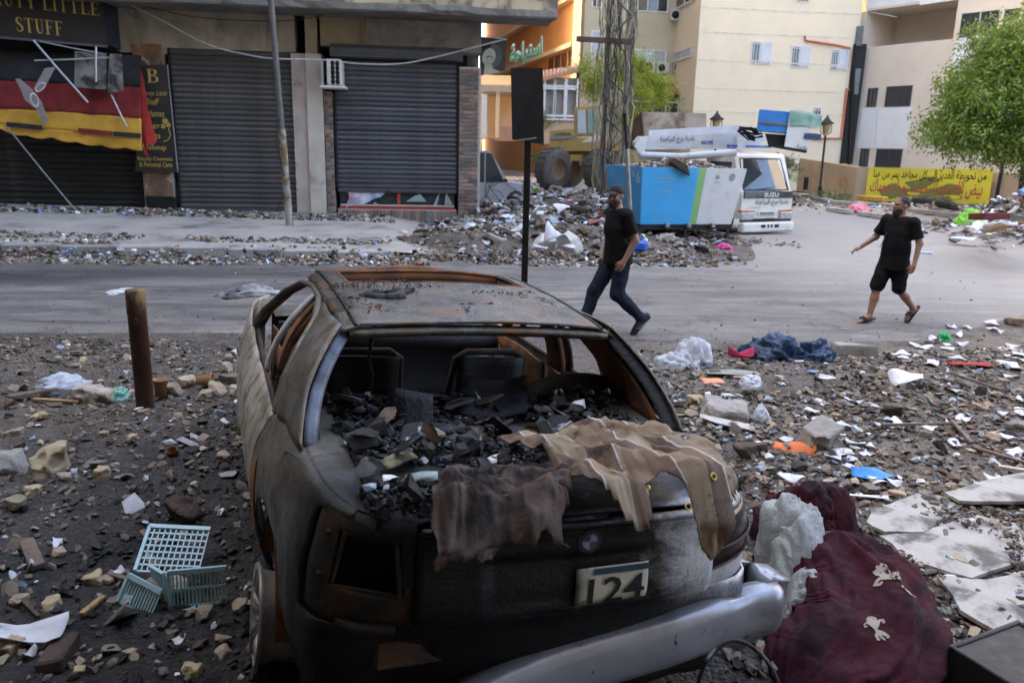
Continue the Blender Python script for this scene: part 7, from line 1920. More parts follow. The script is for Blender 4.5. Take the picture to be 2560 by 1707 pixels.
def ab(n, m): return np.meshgrid(np.linspace(0, 1, n), np.linspace(0, 1, m), indexing='ij')
def roll_heap(path, seed, n=150, m=96, fold=1.15):
    """folded bedding heaped along a path of (point, half width, height)"""
    a, b = ab(n, m); k = np.linspace(0, 1, len(path)); C = np.array([p[0][:] for p in path]); w = np.interp(a, k, [p[1] for p in path]); h = np.interp(a, k, [p[2] for p in path])
    cx, cy = [sum(np.interp(np.clip(a + d, 0, 1), k, C[:, j]) for d in (-.06, -.03, 0, .03, .06)) / 5 for j in (0, 1)]
    tx, ty = np.gradient(cx, axis=0), np.gradient(cy, axis=0); l = np.hypot(tx, ty) + 1e-9; sx, sy = ty / l, -tx / l
    th = np.pi * (1 - b); sw = a + .16 * nz(a, b, 2, 2, seed)                      # folds drift along the heap
    f = fold * (.060 * rid(sw + .10 * b, b, 2.2, 4.5, seed, 2) + .050 * rid(sw, b + .35 * a, 2.6, 9, seed + 2, 2) + .022 * rid(sw, b + .2 * a, 6, 20, seed + 4, 1) + .012 * rid(sw + .2 * b, b, 16, 26, seed + 5, 2) + .05 * nz(a, b, 4, 3, seed + 6))
    end = np.sqrt(np.clip(1 - np.abs(2 * a - 1) ** 4, 0, 1)) * .9 + .1; r = 1 + f / .2
    off = np.cos(th) * w * r * end + .04 * nz(a, b, 5, 5, seed + 8); z = np.abs(np.sin(th)) ** .8 * h * r * end
    X, Y = cx + sx * off, cy + sy * off; return np.stack([X, Y, np.maximum(z, .0) + gheight(X, Y) - .01], -1)
def dome(sx, sy, sz, seed, amp, n=56, m=22):
    """crumpled film bag: sharp random creases over a low dome"""
    a, b = ab(n, m); t = a * 2 * np.pi; ca, sa = np.cos(t), np.sin(t); D = np.stack([ca * np.cos(b * 1.57), sa * np.cos(b * 1.57), np.sin(b * 1.57)], -1)
    q = fbm(D * 1.3 + seed, 2); r = 1 + .5 * q + amp * (1 - 2.4 * np.abs(fbm(D * 2.1 + seed * 1.9, 2))) + amp * .55 * (1 - 2.4 * np.abs(fbm(D * 4.6 + seed, 2)))
    return D * r[..., None] * np.array([sx * .5, sy * .5, sz * .75])
# ---------------------------------------------------------------- rubble and litter
def chunk_shapes(n, seed):
    r = np.random.RandomState(seed); out = []
    t = (1 + 5 ** .5) / 2; B = np.array([(-1, t, 0), (1, t, 0), (-1, -t, 0), (1, -t, 0), (0, -1, t), (0, 1, t), (0, -1, -t), (0, 1, -t), (t, 0, -1), (t, 0, 1), (-t, 0, -1), (-t, 0, 1)]) / 1.9
    T = np.array([(0, 11, 5), (0, 5, 1), (0, 1, 7), (0, 7, 10), (0, 10, 11), (1, 5, 9), (5, 11, 4), (11, 10, 2), (10, 7, 6), (7, 1, 8), (3, 9, 4), (3, 4, 2), (3, 2, 6), (3, 6, 8), (3, 8, 9), (4, 9, 5), (2, 4, 11), (6, 2, 10), (8, 6, 7), (9, 8, 1)])
    for i in range(n):
        V = B.copy()
        for _ in range(4):                             # flat broken faces
            d = r.normal(size=3); d /= np.linalg.norm(d); h = V @ d; k = h > .45; V[k] -= np.outer(h[k] - .45, d)
        V = V * np.array([1, r.uniform(.55, 1), r.uniform(.3, .75)]) + r.normal(scale=.09, size=V.shape); out.append((V * .55, T))
    return out
SH = chunk_shapes(18, 2)
def scatter(name, label, P, sizes, mats, probs, seed, parent=None, flat=0.0, loc=(0, 0, 0)):
    """many small chunks joined in one mesh of kind stuff"""
    r = np.random.RandomState(seed); n = len(P); k = r.randint(0, len(SH), n); mi_ = r.choice(len(mats), n, p=np.array(probs) / sum(probs))
    a = r.uniform(0, 6.283, n); b = r.normal(scale=.35, size=n); c = r.normal(scale=.35, size=n)
    ca, sa, cb_, sb, cc, sc_ = np.cos(a), np.sin(a), np.cos(b), np.sin(b), np.cos(c), np.sin(c)
    Rm = np.empty((n, 3, 3))
    Rm[:, 0, 0] = ca * cb_; Rm[:, 0, 1] = ca * sb * sc_ - sa * cc; Rm[:, 0, 2] = ca * sb * cc + sa * sc_
    Rm[:, 1, 0] = sa * cb_; Rm[:, 1, 1] = sa * sb * sc_ + ca * cc; Rm[:, 1, 2] = sa * sb * cc - ca * sc_
    Rm[:, 2, 0] = -sb; Rm[:, 2, 1] = cb_ * sc_; Rm[:, 2, 2] = cb_ * cc
    SV = np.stack([s_[0] for s_ in SH]); V = SV[k] * np.asarray(sizes)[:, None, None]
    if flat: V[:, :, 2] *= 1 - flat * (r.rand(n)[:, None] > .45)
    V = np.einsum('nij,nvj->nvi', Rm, V) + np.asarray(P)[:, None, :]
    T = SH[0][1]; F = (T[None] + (np.arange(n) * 12)[:, None, None]).reshape(-1, 3)
    o = from_np(name, V.reshape(-1, 3), F, mats, parent, loc, smooth=False, mi=np.repeat(mi_, len(T)))
    return tag(o, label, 'rubble' if parent is None else None, None, 'stuff')
m_st = M('pale limestone rubble', (.32, .255, .175), (.22, .175, .125), 9, .95, bump=.5, bscale=50, isl=.45); m_st2 = M('grey rubble', (.185, .162, .132), (.125, .108, .088), 9, .95, bump=.5, bscale=50, isl=.45)
m_br = M('brown rubble', (.14, .095, .06), (.09, .062, .042), 9, .95, bump=.5, bscale=50, isl=.4); m_ck = M('charred crumbs', (.022, .020, .018), (.035, .031, .028), 9, .8, bump=.5, bscale=50, isl=.5)
m_gb = M('broken glass crumbs', (.26, .31, .33), (.18, .22, .24), 9, .15, isl=.4); m_pw = M('white crumbs', (.62, .61, .62), (.46, .45, .45), 9, .7, isl=.5); m_bb = M('blue scraps', (.06, .16, .42), (.2, .3, .5), 5, .6, isl=.5); m_rd = M('red scraps', (.36, .06, .05), (.25, .10, .05), 5, .7, isl=.4)
MATS = [m_st, m_st2, m_br, m_ck, m_gb, m_pw, m_bb, m_rd]
def sizes(n, lo, hi, seed, pw=2.6):
    r = np.random.RandomState(seed); return lo + (hi - lo) * r.rand(n) ** pw
def on_ground(X, Y, s_): return np.stack([X, Y, gheight(X, Y) + s_ * .16], -1)
def density_pts(n, x0, x1, y0, y1, seed, fn=None):
    r = np.random.RandomState(seed); X = r.uniform(x0, x1, n * 3); Y = r.uniform(y0, y1, n * 3)
    w = fn(X, Y) if fn is not None else np.ones(n * 3); k = r.rand(n * 3) < w; return X[k][:n], Y[k][:n]
def carloc(X, Y):
    c, s_ = math.cos(CARRZ), math.sin(CARRZ); return c * (X - CARX) + s_ * (Y - CARY), -s_ * (X - CARX) + c * (Y - CARY)
def notcar(X, Y):
    a, b = carloc(X, Y); return ~((np.abs(a) < .75) & (b > .15) & (b < 4.3))
nz2 = lambda X, Y, f, s_: vnoise(np.stack([X * f, Y * f, X * 0 + s_], -1))
# near left: ash and chips, darker towards the car
X, Y = density_pts(11000, -5.4, -.3, 1.3, 8.2, 1, lambda X, Y: notcar(X, Y) * (.35 + .65 * (nz2(X, Y, 1.2, 1) > .45)))
d_ = np.hypot(X + .75, (Y - 3.2) * .75); dk = (d_ + (nz2(X, Y, 1.5, 6) - .5) * 2) < 1.75
s_ = sizes(len(X), .008, .07, 2, 3.0)
scatter('ash_and_chips', 'charred crumbs and ash spread on the ground left of the burnt car', on_ground(X[dk], Y[dk], s_[dk]), s_[dk] * 1.05, MATS, (.10, .10, .08, .68, .04, .012, .003, 0), 3)
scatter('stone_chips', 'small stone chips covering the ground around the rusty bollard', on_ground(X[~dk], Y[~dk], s_[~dk]), s_[~dk], MATS, (.42, .26, .2, .08, .02, .02, .002, .002), 4)
# near right: dense rubble field
X, Y = density_pts(36000, .9, 7.4, 1.6, 8.6, 5, lambda X, Y: notcar(X, Y) * (Y < road_near(X) + .1) * (X > .9 + .0 * Y) * (.55 + .45 * (nz2(X, Y, 1.0, 2) > .4)) * np.where(Y > 6.6, .55, 1))
s_ = sizes(len(X), .009, .095, 6, 2.9)
scatter('rubble_field', 'dense field of broken stone, glass and plaster right of the burnt car', on_ground(X, Y, s_), s_, MATS, (.30, .28, .24, .07, .07, .03, .004, .003), 7, flat=.4)
for nm, lb, nn, x0, x1, sd, pr in (('flat_fragments', 'flat plaster, tile and paper fragments among the rubble right of car', 1500, 1.2, 7.2, 400, (.3, .24, .14, .06, .10, .14, .01, .01)), ('flat_chips', 'flat pale chips and splinters on the ground left of car', 700, -5.2, -1.1, 410, (.3, .2, .24, .16, .04, .04, .003, .003))):
    X, Y = density_pts(nn, x0, x1, 1.6, 8.3, sd, lambda X, Y: notcar(X, Y) * (Y < road_near(X) + .2) * 1.0); s_ = sizes(len(X), .03, .15, sd + 1, 2.6); k = len(SH)
    o = scatter(nm, lb, on_ground(X, Y, s_ * .5) + [0, 0, .012], s_, MATS, pr, sd + 2, flat=.88)
# road edge and scattered grit on the road
X, Y = density_pts(1500, -7, 8, 7.4, 15, 8, lambda X, Y: np.clip(1.2 - np.abs(Y - road_near(X)) * .55, .10, 1)); s_ = sizes(len(X), .008, .05, 9, 3)
scatter('road_grit', 'loose grit and crumbs strewn across the dusty road', on_ground(X, Y, s_) + [0, 0, .006], s_, MATS, (.40, .3, .14, .06, .03, .06, .01, 0), 10)
# far kerb and shop front strips
def strip(n, a0, a1, o0, o1, seed, lo, hi, name, label, probs, onp=True):
    r = np.random.RandomState(seed); A = r.uniform(a0, a1, n); O = r.uniform(o0, o1, n) if o1 - o0 < .8 else o0 + (o1 - o0) * r.beta(1.3, 1.3, n)
    k = vnoise(np.stack([A * .9, O * 1.5, A * 0 + seed], -1)) > .28; A, O = A[k], O[k]
    XX = FO.x + FU.x * A + FN.x * O; YY = FO.y + FU.y * A + FN.y * O; s_ = sizes(len(A), lo, hi, seed + 1, 2.4)
    Z = np.where((O < 5.75) & (A < -2.2), .26 - .016 * A - .036 * O, gheight(XX, YY)) if onp else gheight(XX, YY)
    scatter(name, label, np.stack([XX, YY, Z + s_ * .18 + (.16 * r.rand(len(A)) ** 2 * np.exp(-((O - 6.1) / .35) ** 2))], -1), s_, MATS, probs, seed + 2)
PR = (.42, .2, .16, .06, .04, .09, .02, .01)
strip(6500, -14.5, 4, 5.75, 7.1, 20, .03, .16, 'kerb_rubble', 'strip of broken stones along the foot of the far kerb', PR)
strip(3200, -14.5, -2.2, 4.4, 5.75, 30, .03, .14, 'pavement_rubble', 'strip of rubble lying on the pavement edge before the shops', PR)
strip(3000, -14.5, 0, .25, 1.5, 40, .03, .20, 'shopfront_rubble', 'litter and rubble piled against the foot of the shutters', (.32, .18, .12, .12, .08, .14, .03, .01))
strip(2600, -4.5, 5.0, 1.2, 6.8, 50, .03, .2, 'corner_rubble', 'rubble and dirt spread before the brick corner column', (.36, .2, .2, .04, .06, .10, .02, .02), False)
# heaps
def heap(n, cx, cy, rx, ry, seed, lo, hi, name, label, probs):
    r = np.random.RandomState(seed); X = cx + rx * r.normal(scale=.48, size=n); Y = cy + ry * r.normal(scale=.48, size=n); s_ = sizes(n, lo, hi, seed + 1, 2.2)
    P = np.stack([X, Y, gheight(X, Y) + s_ * .2], -1); scatter(name, label, P, s_, MATS, probs, seed + 2, flat=.4)
heap(5200, .9, 21.3, 2.8, 3.4, 60, .05, .42, 'rubble_heap', 'heap of rubble and torn household litter beside the shop corner', (.26, .2, .16, .08, .08, .17, .025, .015))
heap(2600, 2.6, 24.6, 2.0, 3.0, 70, .05, .28, 'litter_heap', 'pale litter and rubble heap in front of the wheel loader', (.26, .2, .14, .06, .08, .20, .03, .02))
heap(3600, 14.4, 21.2, 2.6, 2.4, 80, .05, .32, 'rubbish_heap', 'colourful rubbish heap at the right edge below the tree', (.24, .2, .18, .08, .06, .20, .02, .02))
heap(2600, 17.8, 20.2, 2.8, 2.8, 90, .06, .36, 'rubbish_mound', 'taller mound of rubble rising at the right frame edge', (.28, .2, .16, .06, .08, .16, .04, .02))
heap(1900, 18, 32.2, 7.5, 2.2, 100, .05, .26, 'verge_litter', 'litter and stones on the verge below the yellow banner', (.34, .24, .14, .06, .05, .13, .02, .02)); heap(900, 12.6, 37.3, 3.2, 2.0, 110, .06, .3, 'corner_litter', 'stones and litter at the corner of ochre wall', (.4, .26, .1, .04, .03, .13, .02, .02))
heap(900, 4.2, 18.9, 2.2, .9, 115, .03, .2, 'skip_foot_rubble', 'stones and scraps lying in front of and under the skip', (.4, .22, .14, .05, .04, .09, .02, .04))
r_ = np.random.RandomState(120); n_ = 700; A, B = r_.rand(n_), r_.rand(n_); hz_ = .20 * (1 - (2 * A - 1) ** 2) * (1 - (2 * B - 1) ** 2) + .02
s_ = sizes(n_, .04, .22, 121, 2.0)
scatter('skip_load', 'broken concrete and dust heaped inside the blue skip', np.stack([.05 + A * (W_ + .05), .0 + B * D_, zT_ - .06 + hz_], -1), s_, MATS, (.42, .26, .16, .02, .04, .07, .01, .02), 122, parent=sk)
MB().grid(lambda a, b: (.0 + a * (W_ + .1), -.1 + b * (D_ + .2), zT_ - .10 + .2 * (1 - (2 * a - 1) ** 2) * (1 - (2 * b - 1) ** 2)), 8, 6).build('skip_fill', m_st2, sk)
def gpt(u, v, lift=0.0):
    p = gr(u, v); 
    for _ in range(3): p = gr(u, v, float(gheight(p.x, p.y)))
    return Vector((p.x, p.y, p.z + lift))
OV = 2560 / 2352.0
def stone_mesh(name, mat, sx, sy, sz, seed, rough=.24, cuts=6, holes=0):
    f = SDF((-sx * .75, -sy * .75, -sz * .75), (sx * .75, sy * .75, sz * .75), max(sx, sy, sz) / 26)
    f.boxy((0, 0, 0), (sx * .40, sy * .40, sz * .40), rad=min(sx, sy, sz) * .08, k=.001); r = np.random.RandomState(seed)
    for _ in range(cuts):
        n = r.normal(size=3); n /= np.linalg.norm(n); f.cut(n, float(np.abs(n) @ (np.array([sx, sy, sz]) * r.uniform(.20, .32))))
    for _ in range(holes):
        c = np.array([r.uniform(-.3, .3) * sx, -sy * .45, r.uniform(-.15, .3) * sz]); f.ell(c, np.array([sx * .16, sy * .4, sz * .2]), k=.01, sub=True)
    f.noise(max(sx, sy, sz) * rough * .5, 5 / max(sx, sy, sz), seed * 1.7, o=4)
    V, Q = f.mesh(); me = bpy.data.meshes.new(name); me.from_pydata(V.tolist(), [], Q.tolist()); me.materials.append(mat); me.update(); return me
def stone(name, label, cat, u, v, sx, sy, sz, mat, seed, rz=0.0, rx=0.0, ry=0.0, holes=0, rough=.15, group=None, sink=.30):
    p = gpt(u * OV, v * OV); o = tag(ob(name, stone_mesh(name, mat, sx, sy, sz, seed, rough, 6 if rough > .1 else 2, holes), None, (p.x, p.y, p.z + sz * (.5 - sink))), label, cat, group)
    o.rotation_euler = (rx, ry, rz); return o
m_lime = M('yellow limestone', (.46, .36, .20), (.36, .28, .17), 6, .95, bump=.6, bscale=40); m_blk = M('concrete block', (.34, .31, .27), (.26, .24, .21), 6, .95, bump=.6, bscale=40); m_tiled = M('scorched brown block', (.09, .055, .038), (.05, .035, .027), 6, .9, bump=.5, bscale=40); m_wood = M('raw timber', (.42, .27, .12), (.32, .2, .09), 6, .8, bump=.3, streak=((.25, .15, .07), 30, .5, .7)); m_woodd = M('weathered timber', (.20, .14, .10), (.13, .095, .07), 6, .9, bump=.3)
# left of the car
stone('limestone_block', 'large yellow limestone block with hollows, left of the bollard base', 'stone', 113, 1082, .30, .24, .24, m_lime, 3, .2, holes=3)
stone('limestone_block', 'grey limestone slab cut off by the left frame edge', 'stone', 28, 1078, .30, .22, .16, m_blk, 4, .1)
stone('masonry_block', 'broken wall block with white plaster top left of the bollard', 'stone', 212, 925, .36, .18, .19, M('layered masonry', (.48, .42, .33), (.3, .25, .19), 7, .95, bump=.7, bscale=25), 5, .05, holes=3)
stone('tile_block', 'dark brown scorched block standing on edge left of car', 'stone', 425, 1190, .22, .12, .20, m_tiled, 6, -.5, .3, .4)
stone('pale_stone', 'pale stone with pointed top below the limestone block', 'stone', 235, 1102, .12, .10, .12, m_lime, 7)
for i, (u, v, s_) in enumerate(((400, 905, .18), (432, 880, .16), (500, 905, .2), (530, 880, .17), (545, 905, .15), (470, 915, .14), (520, 850, .15))): stone('rubble_stone', 'pale broken stone in the small pile between bollard and car', 'stone', u, v, s_, s_ * .8, s_ * .7, m_st, 20 + i, i * .9, group='stones piled between bollard and car')
for i, (u, v, s_) in enumerate(((215, 1335, .13), (475, 1412, .12), (40, 1160, .13), (80, 1130, .12), (150, 1100, .10), (30, 1000, .14), (95, 960, .15), (250, 1335, .08), (260, 1385, .08), (120, 1395, .11), (45, 1385, .09), (550, 1395, .09), (440, 1540, .10), (510, 1500, .08), (300, 1500, .07), (180, 1545, .07), (550, 1010, .08), (470, 1080, .07), (300, 1010, .1), (240, 1000, .09), (60, 860, .12), (190, 830, .11), (300, 830, .08), (130, 825, .1), (20, 1490, .12), (330, 950, .1), (410, 960, .1))): stone('rubble_stone', 'loose pale stone on the dark ground left of the car', 'stone', u, v, s_, s_ * .8, s_ * .5, m_st if i % 3 else m_lime, 60 + i, i * 1.3, group='loose stones left of the car')
def plank(name, label, u0, v0, u1, v1, w, th, mat, cat='plank', lift=.02, lift2=None):
    a, b = gpt(u0 * OV, v0 * OV), gpt(u1 * OV, v1 * OV); d = b - a; a.z += lift; b.z += lift if lift2 is None else lift2; L_ = d.length
    o = tag(MB().box((L_ / 2, 0, 0), (L_, w, th), bev=min(w, th) * .15).build(name, mat, None, a), label, cat); o.rotation_euler = (rng.uniform(-.15, .15), -math.atan2(b.z - a.z, L_), math.atan2(d.y, d.x)); return o
plank('timber_batten', 'thin timber batten lying before the white bag on the left', 78, 922, 182, 928, .04, .02, m_wood); plank('timber_piece', 'weathered timber piece left of the blue crate', 62, 1250, 88, 1310, .07, .03, m_woodd); plank('timber_piece', 'thick brown timber block at the lower left', 112, 1545, 158, 1475, .10, .06, m_tiled); plank('timber_stick', 'short light timber stick below the blue crate', 188, 1420, 240, 1378, .03, .02, m_wood); plank('metal_strip', 'bent pale metal strip left of the car door', 412, 1012, 470, 1038, .05, .006, m_alu, 'strip'); plank('timber_stick', 'dark stick tucked under the blue crate', 250, 1325, 365, 1362, .025, .02, m_woodd); plank('timber_stick', 'thin rusty stick on the ashes at lower left', 40, 1375, 90, 1425, .015, .015, m_br)
plank('wooden_board', 'brown board propped on rubble at left frame edge', 20, 925, 128, 905, .12, .02, m_woodd, 'board', .05)
mb = MB().lathe([(.0, 0), (.035, 0), (.038, .05), (.036, .055), (.03, .05), (.028, .01), (0, .008)], n=16); o = tag(mb.build('rusty_can', m_rust, None, gpt(398 * OV, 1045 * OV)), 'small rusty can lid lying beside the metal strip', 'can'); o.rotation_euler.x = .4
m_terr = M('terracotta plastic', (.42, .22, .09), (.36, .19, .08), 7, .6)
cup = lambda r, h: MB().lathe([(0, 0), (r * .8, 0), (r, h), (r * 1.05, h), (r * 1.05, h * .93), (r * .95, h * .93), (r * .75, h * .05), (0, h * .05)], n=20)
tag(cup(.055, .17).build('plastic_pot', m_terr, None, gpt(371 * OV, 915 * OV)), 'ochre plastic pot standing just right of the bollard', 'pot')
o = tag(cup(.055, .13).build('plastic_pot', m_terr, None, gpt(455 * OV, 892 * OV, .07)), 'orange plastic pot lying on its side among stones', 'pot'); o.rotation_euler = (0, 1.5, .1)
# crumpled bags and sheets
def bag(name, label, u, v, sx, sy, sz, mat, seed, cat='plastic bag', amp=.35, lift=0.0):
    p = gpt(u * OV, v * OV); return tag(cloth_obj(name, dome(sx, sy, sz, seed * 1.37, amp), mat, (p.x, p.y, p.z + lift - .01), (0, 0, seed * .7), None, 0), label, cat)
def film(name, c, tr=.35):
    g = NG(name); g.bump(g.noise(25, 4, .6, dist=.5), .7, .02); g.set(c, .3); tb = g.n('ShaderNodeBsdfTranslucent'); g.put(tb.inputs['Color'], c); mx = g.n('ShaderNodeMixShader'); mx.inputs[0].default_value = tr
    g.t.links.new(g.b.outputs[0], mx.inputs[1]); g.t.links.new(tb.outputs[0], mx.inputs[2]); g.t.links.new(mx.outputs[0], g.out.inputs['Surface']); return g.mat
m_bagw, m_bagg, m_bagm, m_tarp = film('white plastic film', (.72, .74, .78)), film('green plastic film', (.05, .55, .20)), film('mint plastic film', (.30, .60, .48)), film('blue tarpaulin', (.012, .04, .10), .05)
m_bagl = film('lime plastic film', (.30, .70, .08)); m_clothw = M('dirty white cloth', (.60, .59, .58), (.45, .44, .42), 7, .9, bump=.6, bscale=20)
bag('plastic_bag', 'crumpled white bag lying behind the masonry block on the left', 140, 895, .34, .22, .14, m_bagw, 1); bag('plastic_bag', 'mint green plastic scrap right of the masonry block', 270, 915, .16, .12, .10, m_bagm, 2)
bag('plastic_bag', 'tall crumpled white plastic bag right of the burnt car', 1590, 838, .30, .24, .26, m_bagw, 3); bag('plastic_bag', 'flat white plastic bag beside the tall crumpled one', 1545, 842, .26, .2, .15, m_bagw, 4); bag('plastic_bag', 'bluish white bag on the slab with orange paper', 1722, 905, .16, .14, .10, m_bagw, 5, lift=.08); bag('plastic_bag', 'small upright white bag below the orange paper slab', 1748, 965, .13, .11, .13, m_bagw, 6); bag('plastic_bag', 'small bright green bag near the right edge', 2166, 782, .14, .12, .10, m_bagg, 7)
bag('tarpaulin', 'crumpled dark blue tarpaulin lying at the road edge', 1775, 825, .46, .30, .22, m_tarp, 8, 'tarpaulin', .5); bag('tarpaulin', 'smaller fold of blue tarpaulin touching the concrete block', 1862, 825, .30, .24, .18, m_tarp, 9, 'tarpaulin', .5)
bag('cloth_bundle', 'dark and white cloth bundle lying on the road behind car', 570, 678, .62, .4, .13, M('dark cloth', (.05, .05, .055), (.35, .34, .32), 3.5, .9, bump=.5, bscale=18), 10, 'cloth'); bag('cloth_bundle', 'white cloth scrap lying flat on the road at left', 280, 670, .42, .24, .05, m_clothw, 11, 'cloth')
bag('cloth_bundle', 'grey cloth under the white plastic bags', 1600, 842, .34, .2, .07, M('grey cloth', (.12, .115, .12), None, 6, .9, bump=.5), 12, 'cloth'); bag('plastic_bag', 'lime green bag on the rubbish heap at right', 2225, 532, .42, .34, .3, m_bagl, 13, lift=.15); bag('plastic_bag', 'lime green scrap on the heap beside the parked car', 1230, 468, .35, .3, .3, m_bagl, 14, lift=.25); bag('plastic_bag', 'pink plastic scrap on the far kerb', 1972, 487, .9, .6, .3, M('pink plastic', (.75, .22, .30), None, 5, .5), 15); bag('plastic_bag', 'magenta scrap lying by the skip frame', 1663, 572, .34, .26, .12, M('magenta plastic', (.6, .08, .28), None, 5, .5), 16)
# blue jerrycan by the leaning pipe
p = gpt(1462 * OV, 577 * OV); jc = thing('jerrycan', 'bright blue plastic jerrycan lying at the foot of leaning pipe', 'jerrycan', p, -.35)
m_jc = M('blue plastic', (.02, .12, .55), (.02, .10, .45), 6, .35, bump=.05)
MB().box((.0, 0, .11), (.42, .24, .22), bev=.05).build('can_body', m_jc, jc); MB().tube([(-.16, 0, .22), (-.12, 0, .27), (.06, 0, .27), (.10, 0, .22)], .02, 6).build('can_handle', m_jc, jc); MB().lathe([(.035, 0), (.035, .05), (0, .05)], (.17, 0, .21), 12).build('can_cap', m_white, jc)
# right of the car
m_board = M('plaster board', (.55, .52, .46), (.44, .41, .36), 6, .85, bump=.2)
o = stone('plaster_slab', 'broken plaster slab carrying an orange paper right of car', 'slab', 1655, 955, .50, .34, .16, m_blk, 31, -.15, .1, .05); 
stone('concrete_block', 'grey concrete block lying beside the blue tarpaulin', 'block', 1958, 815, .52, .24, .20, m_blk, 32, .02, rough=.05); stone('hollow_block', 'tilted hollow concrete block above the orange folder', 'block', 1878, 1025, .34, .22, .22, m_blk, 33, .5, .2, -.35, holes=4, rough=.07)
stone('coral_stone', 'pitted stone with round holes below the plaster slab', 'stone', 1600, 935, .17, .14, .15, m_lime, 34, 0, holes=4); stone('dark_block', 'dark charred block left of the orange folder', 'block', 1722, 1042, .30, .16, .11, m_tiled, 35, .1)
for i, (u, v, s_) in enumerate(((1690, 985, .16), (2050, 945, .20), (1920, 960, .1), (1990, 880, .12), (2080, 870, .13), (1940, 930, .11), (1850, 900, .1), (2120, 1000, .12), (2250, 940, .14), (2180, 880, .12), (2300, 880, .13), (1800, 1080, .10), (1900, 1110, .1), (2000, 1130, .12), (2100, 1100, .1), (2150, 1060, .13), (2030, 1050, .1), (1980, 990, .1), (2280, 1010, .14), (2340, 985, .18), (2210, 1120, .1), (1880, 870, .1), (2330, 745, .3), (1640, 860, .13), (1700, 845, .16), (2130, 790, .14), (1850, 1140, .09), (1760, 1110, .09), (2060, 1140, .11), (2120, 1140, .1))): stone('rubble_stone', 'loose grey-brown stone in the rubble field right of the car', 'stone', u, v, s_, s_ * .8, s_ * .5, m_st2 if i % 2 else m_st, 130 + i, i * 1.1, group='loose stones right of the car')
def sheetlet(name, label, cat, u, v, w, h, mat, rz, seed, curl=.06, lift=.03, group=None, tilt=(0, 0), outline=None):
    """one curled sheet of paper or board lying on the rubble"""
    p = gpt(u * OV, v * OV); r = np.random.RandomState(seed); a0, a1, a2 = r.uniform(-1, 1, 3); mb = MB()
    def fn(a, b):
        x, y = (a - .5) * w, (b - .5) * h; e = 1 + (.12 * math.sin(9 * a + seed) * (abs(b - .5) > .45))
        return (x * e, y * e, curl * (a0 * (2 * a - 1) ** 2 + a1 * (2 * b - 1) ** 2 + a2 * (2 * a - 1) * (2 * b - 1)) + curl * .5 * math.sin(4 * a + 3 * b + seed))
    mb.grid(fn, 6, 6); o = tag(mb.build(name, mat, None, (p.x, p.y, p.z + lift), 0, solid=.003), label, cat, group); o.rotation_euler = (tilt[0], tilt[1], rz); return o
m_paper = M('white paper', (.66, .66, .68), (.52, .51, .52), 12, .8, bump=.15, stain=((.45, .41, .36), 6, .6, .75), rnd=.12); m_or = M('orange card', (.75, .18, .04), (.66, .15, .035), 9, .7, bump=.15); m_sal = M('salmon card', (.78, .30, .15), None, 9, .7, bump=.15); m_blup = M('blue card', (.04, .22, .60), (.05, .28, .66), 9, .6, bump=.1)
sheetlet('orange_paper', 'salmon orange paper lying on the broken plaster slab', 'paper', 1635, 900, .19, .15, m_sal, .05, 1, .012, .10); sheetlet('orange_folder', 'bent orange card folder below the hollow block', 'folder', 1825, 1035, .28, .17, m_or, -.35, 2, .05, .05, tilt=(.2, .1)); sheetlet('blue_paper', 'torn bright blue paper on the rubble right of car', 'paper', 2005, 1102, .26, .12, m_blup, -.25, 3, .03, .03); sheetlet('white_board', 'long pale board leaning on rubble beside the car wing', 'board', 1668, 985, .42, .10, m_board, -.30, 4, .01, .05, tilt=(.1, .12))
sheetlet('printed_paper', 'large curled newspaper sheet in the rubble field', 'paper', 2085, 885, .36, .18, m_paper, .1, 5, .035, .07, tilt=(.3, 0)); sheetlet('white_strip', 'thin white plastic strip lying above the maroon blanket', 'strip', 1972, 1148, .34, .035, m_paper, -.13, 6, .004, .03); sheetlet('red_board', 'dark red board half hidden under papers at right', 'board', 2230, 845, .42, .12, m_red, -.1, 7, .01, .04); sheetlet('pink_cloth', 'pink ribbon of cloth on rubble behind the plaster slab', 'cloth', 1700, 832, .26, .05, M('pink cloth', (.60, .06, .14), None, 6, .9), -.2, 8, .04, .06); sheetlet('pale_board', 'greenish pale board lying before the pink cloth', 'board', 1690, 862, .55, .16, M('greenish board', (.30, .31, .25), None, 6, .9), -.12, 9, .01, .03)
rp = random.Random(77)
for i in range(60):
    u, v = rp.uniform(1560, 2350), rp.uniform(790, 1135)
    if u < 1560 + (v - 790) * .62: continue
    k_ = gpt(u * OV, v * OV).y; sheetlet('paper_scrap', 'small white paper scrap in the rubble right of the car', 'paper', u, v, rp.uniform(.05, .16), rp.uniform(.04, .11), m_paper, rp.uniform(0, 3), 100 + i, .014, .03, 'paper scraps right of the car')
for i in range(22): sheetlet('paper_scrap', 'white paper scrap or leaflet near the right road edge', 'paper', rp.uniform(2060, 2350), rp.uniform(745, 860), rp.uniform(.08, .28), rp.uniform(.05, .14), m_paper, rp.uniform(0, 3), 160 + i, .022, .03, 'papers by the right road edge')
for i in range(16): sheetlet('paper_scrap', 'small pale scrap on the dark ground left of the car', 'paper', rp.uniform(20, 540), rp.uniform(850, 1540), rp.uniform(.03, .08), rp.uniform(.025, .06), m_paper, rp.uniform(0, 3), 200 + i, .02, .025, 'paper scraps left of the car')
for i in range(20): sheetlet('paper_scrap', 'white paper blown against the foot of the far kerb', 'paper', rp.uniform(60, 1350), rp.uniform(562, 582), rp.uniform(.12, .34), rp.uniform(.08, .2), m_paper, rp.uniform(0, 3), 240 + i, .05, .06, 'papers along the far kerb')
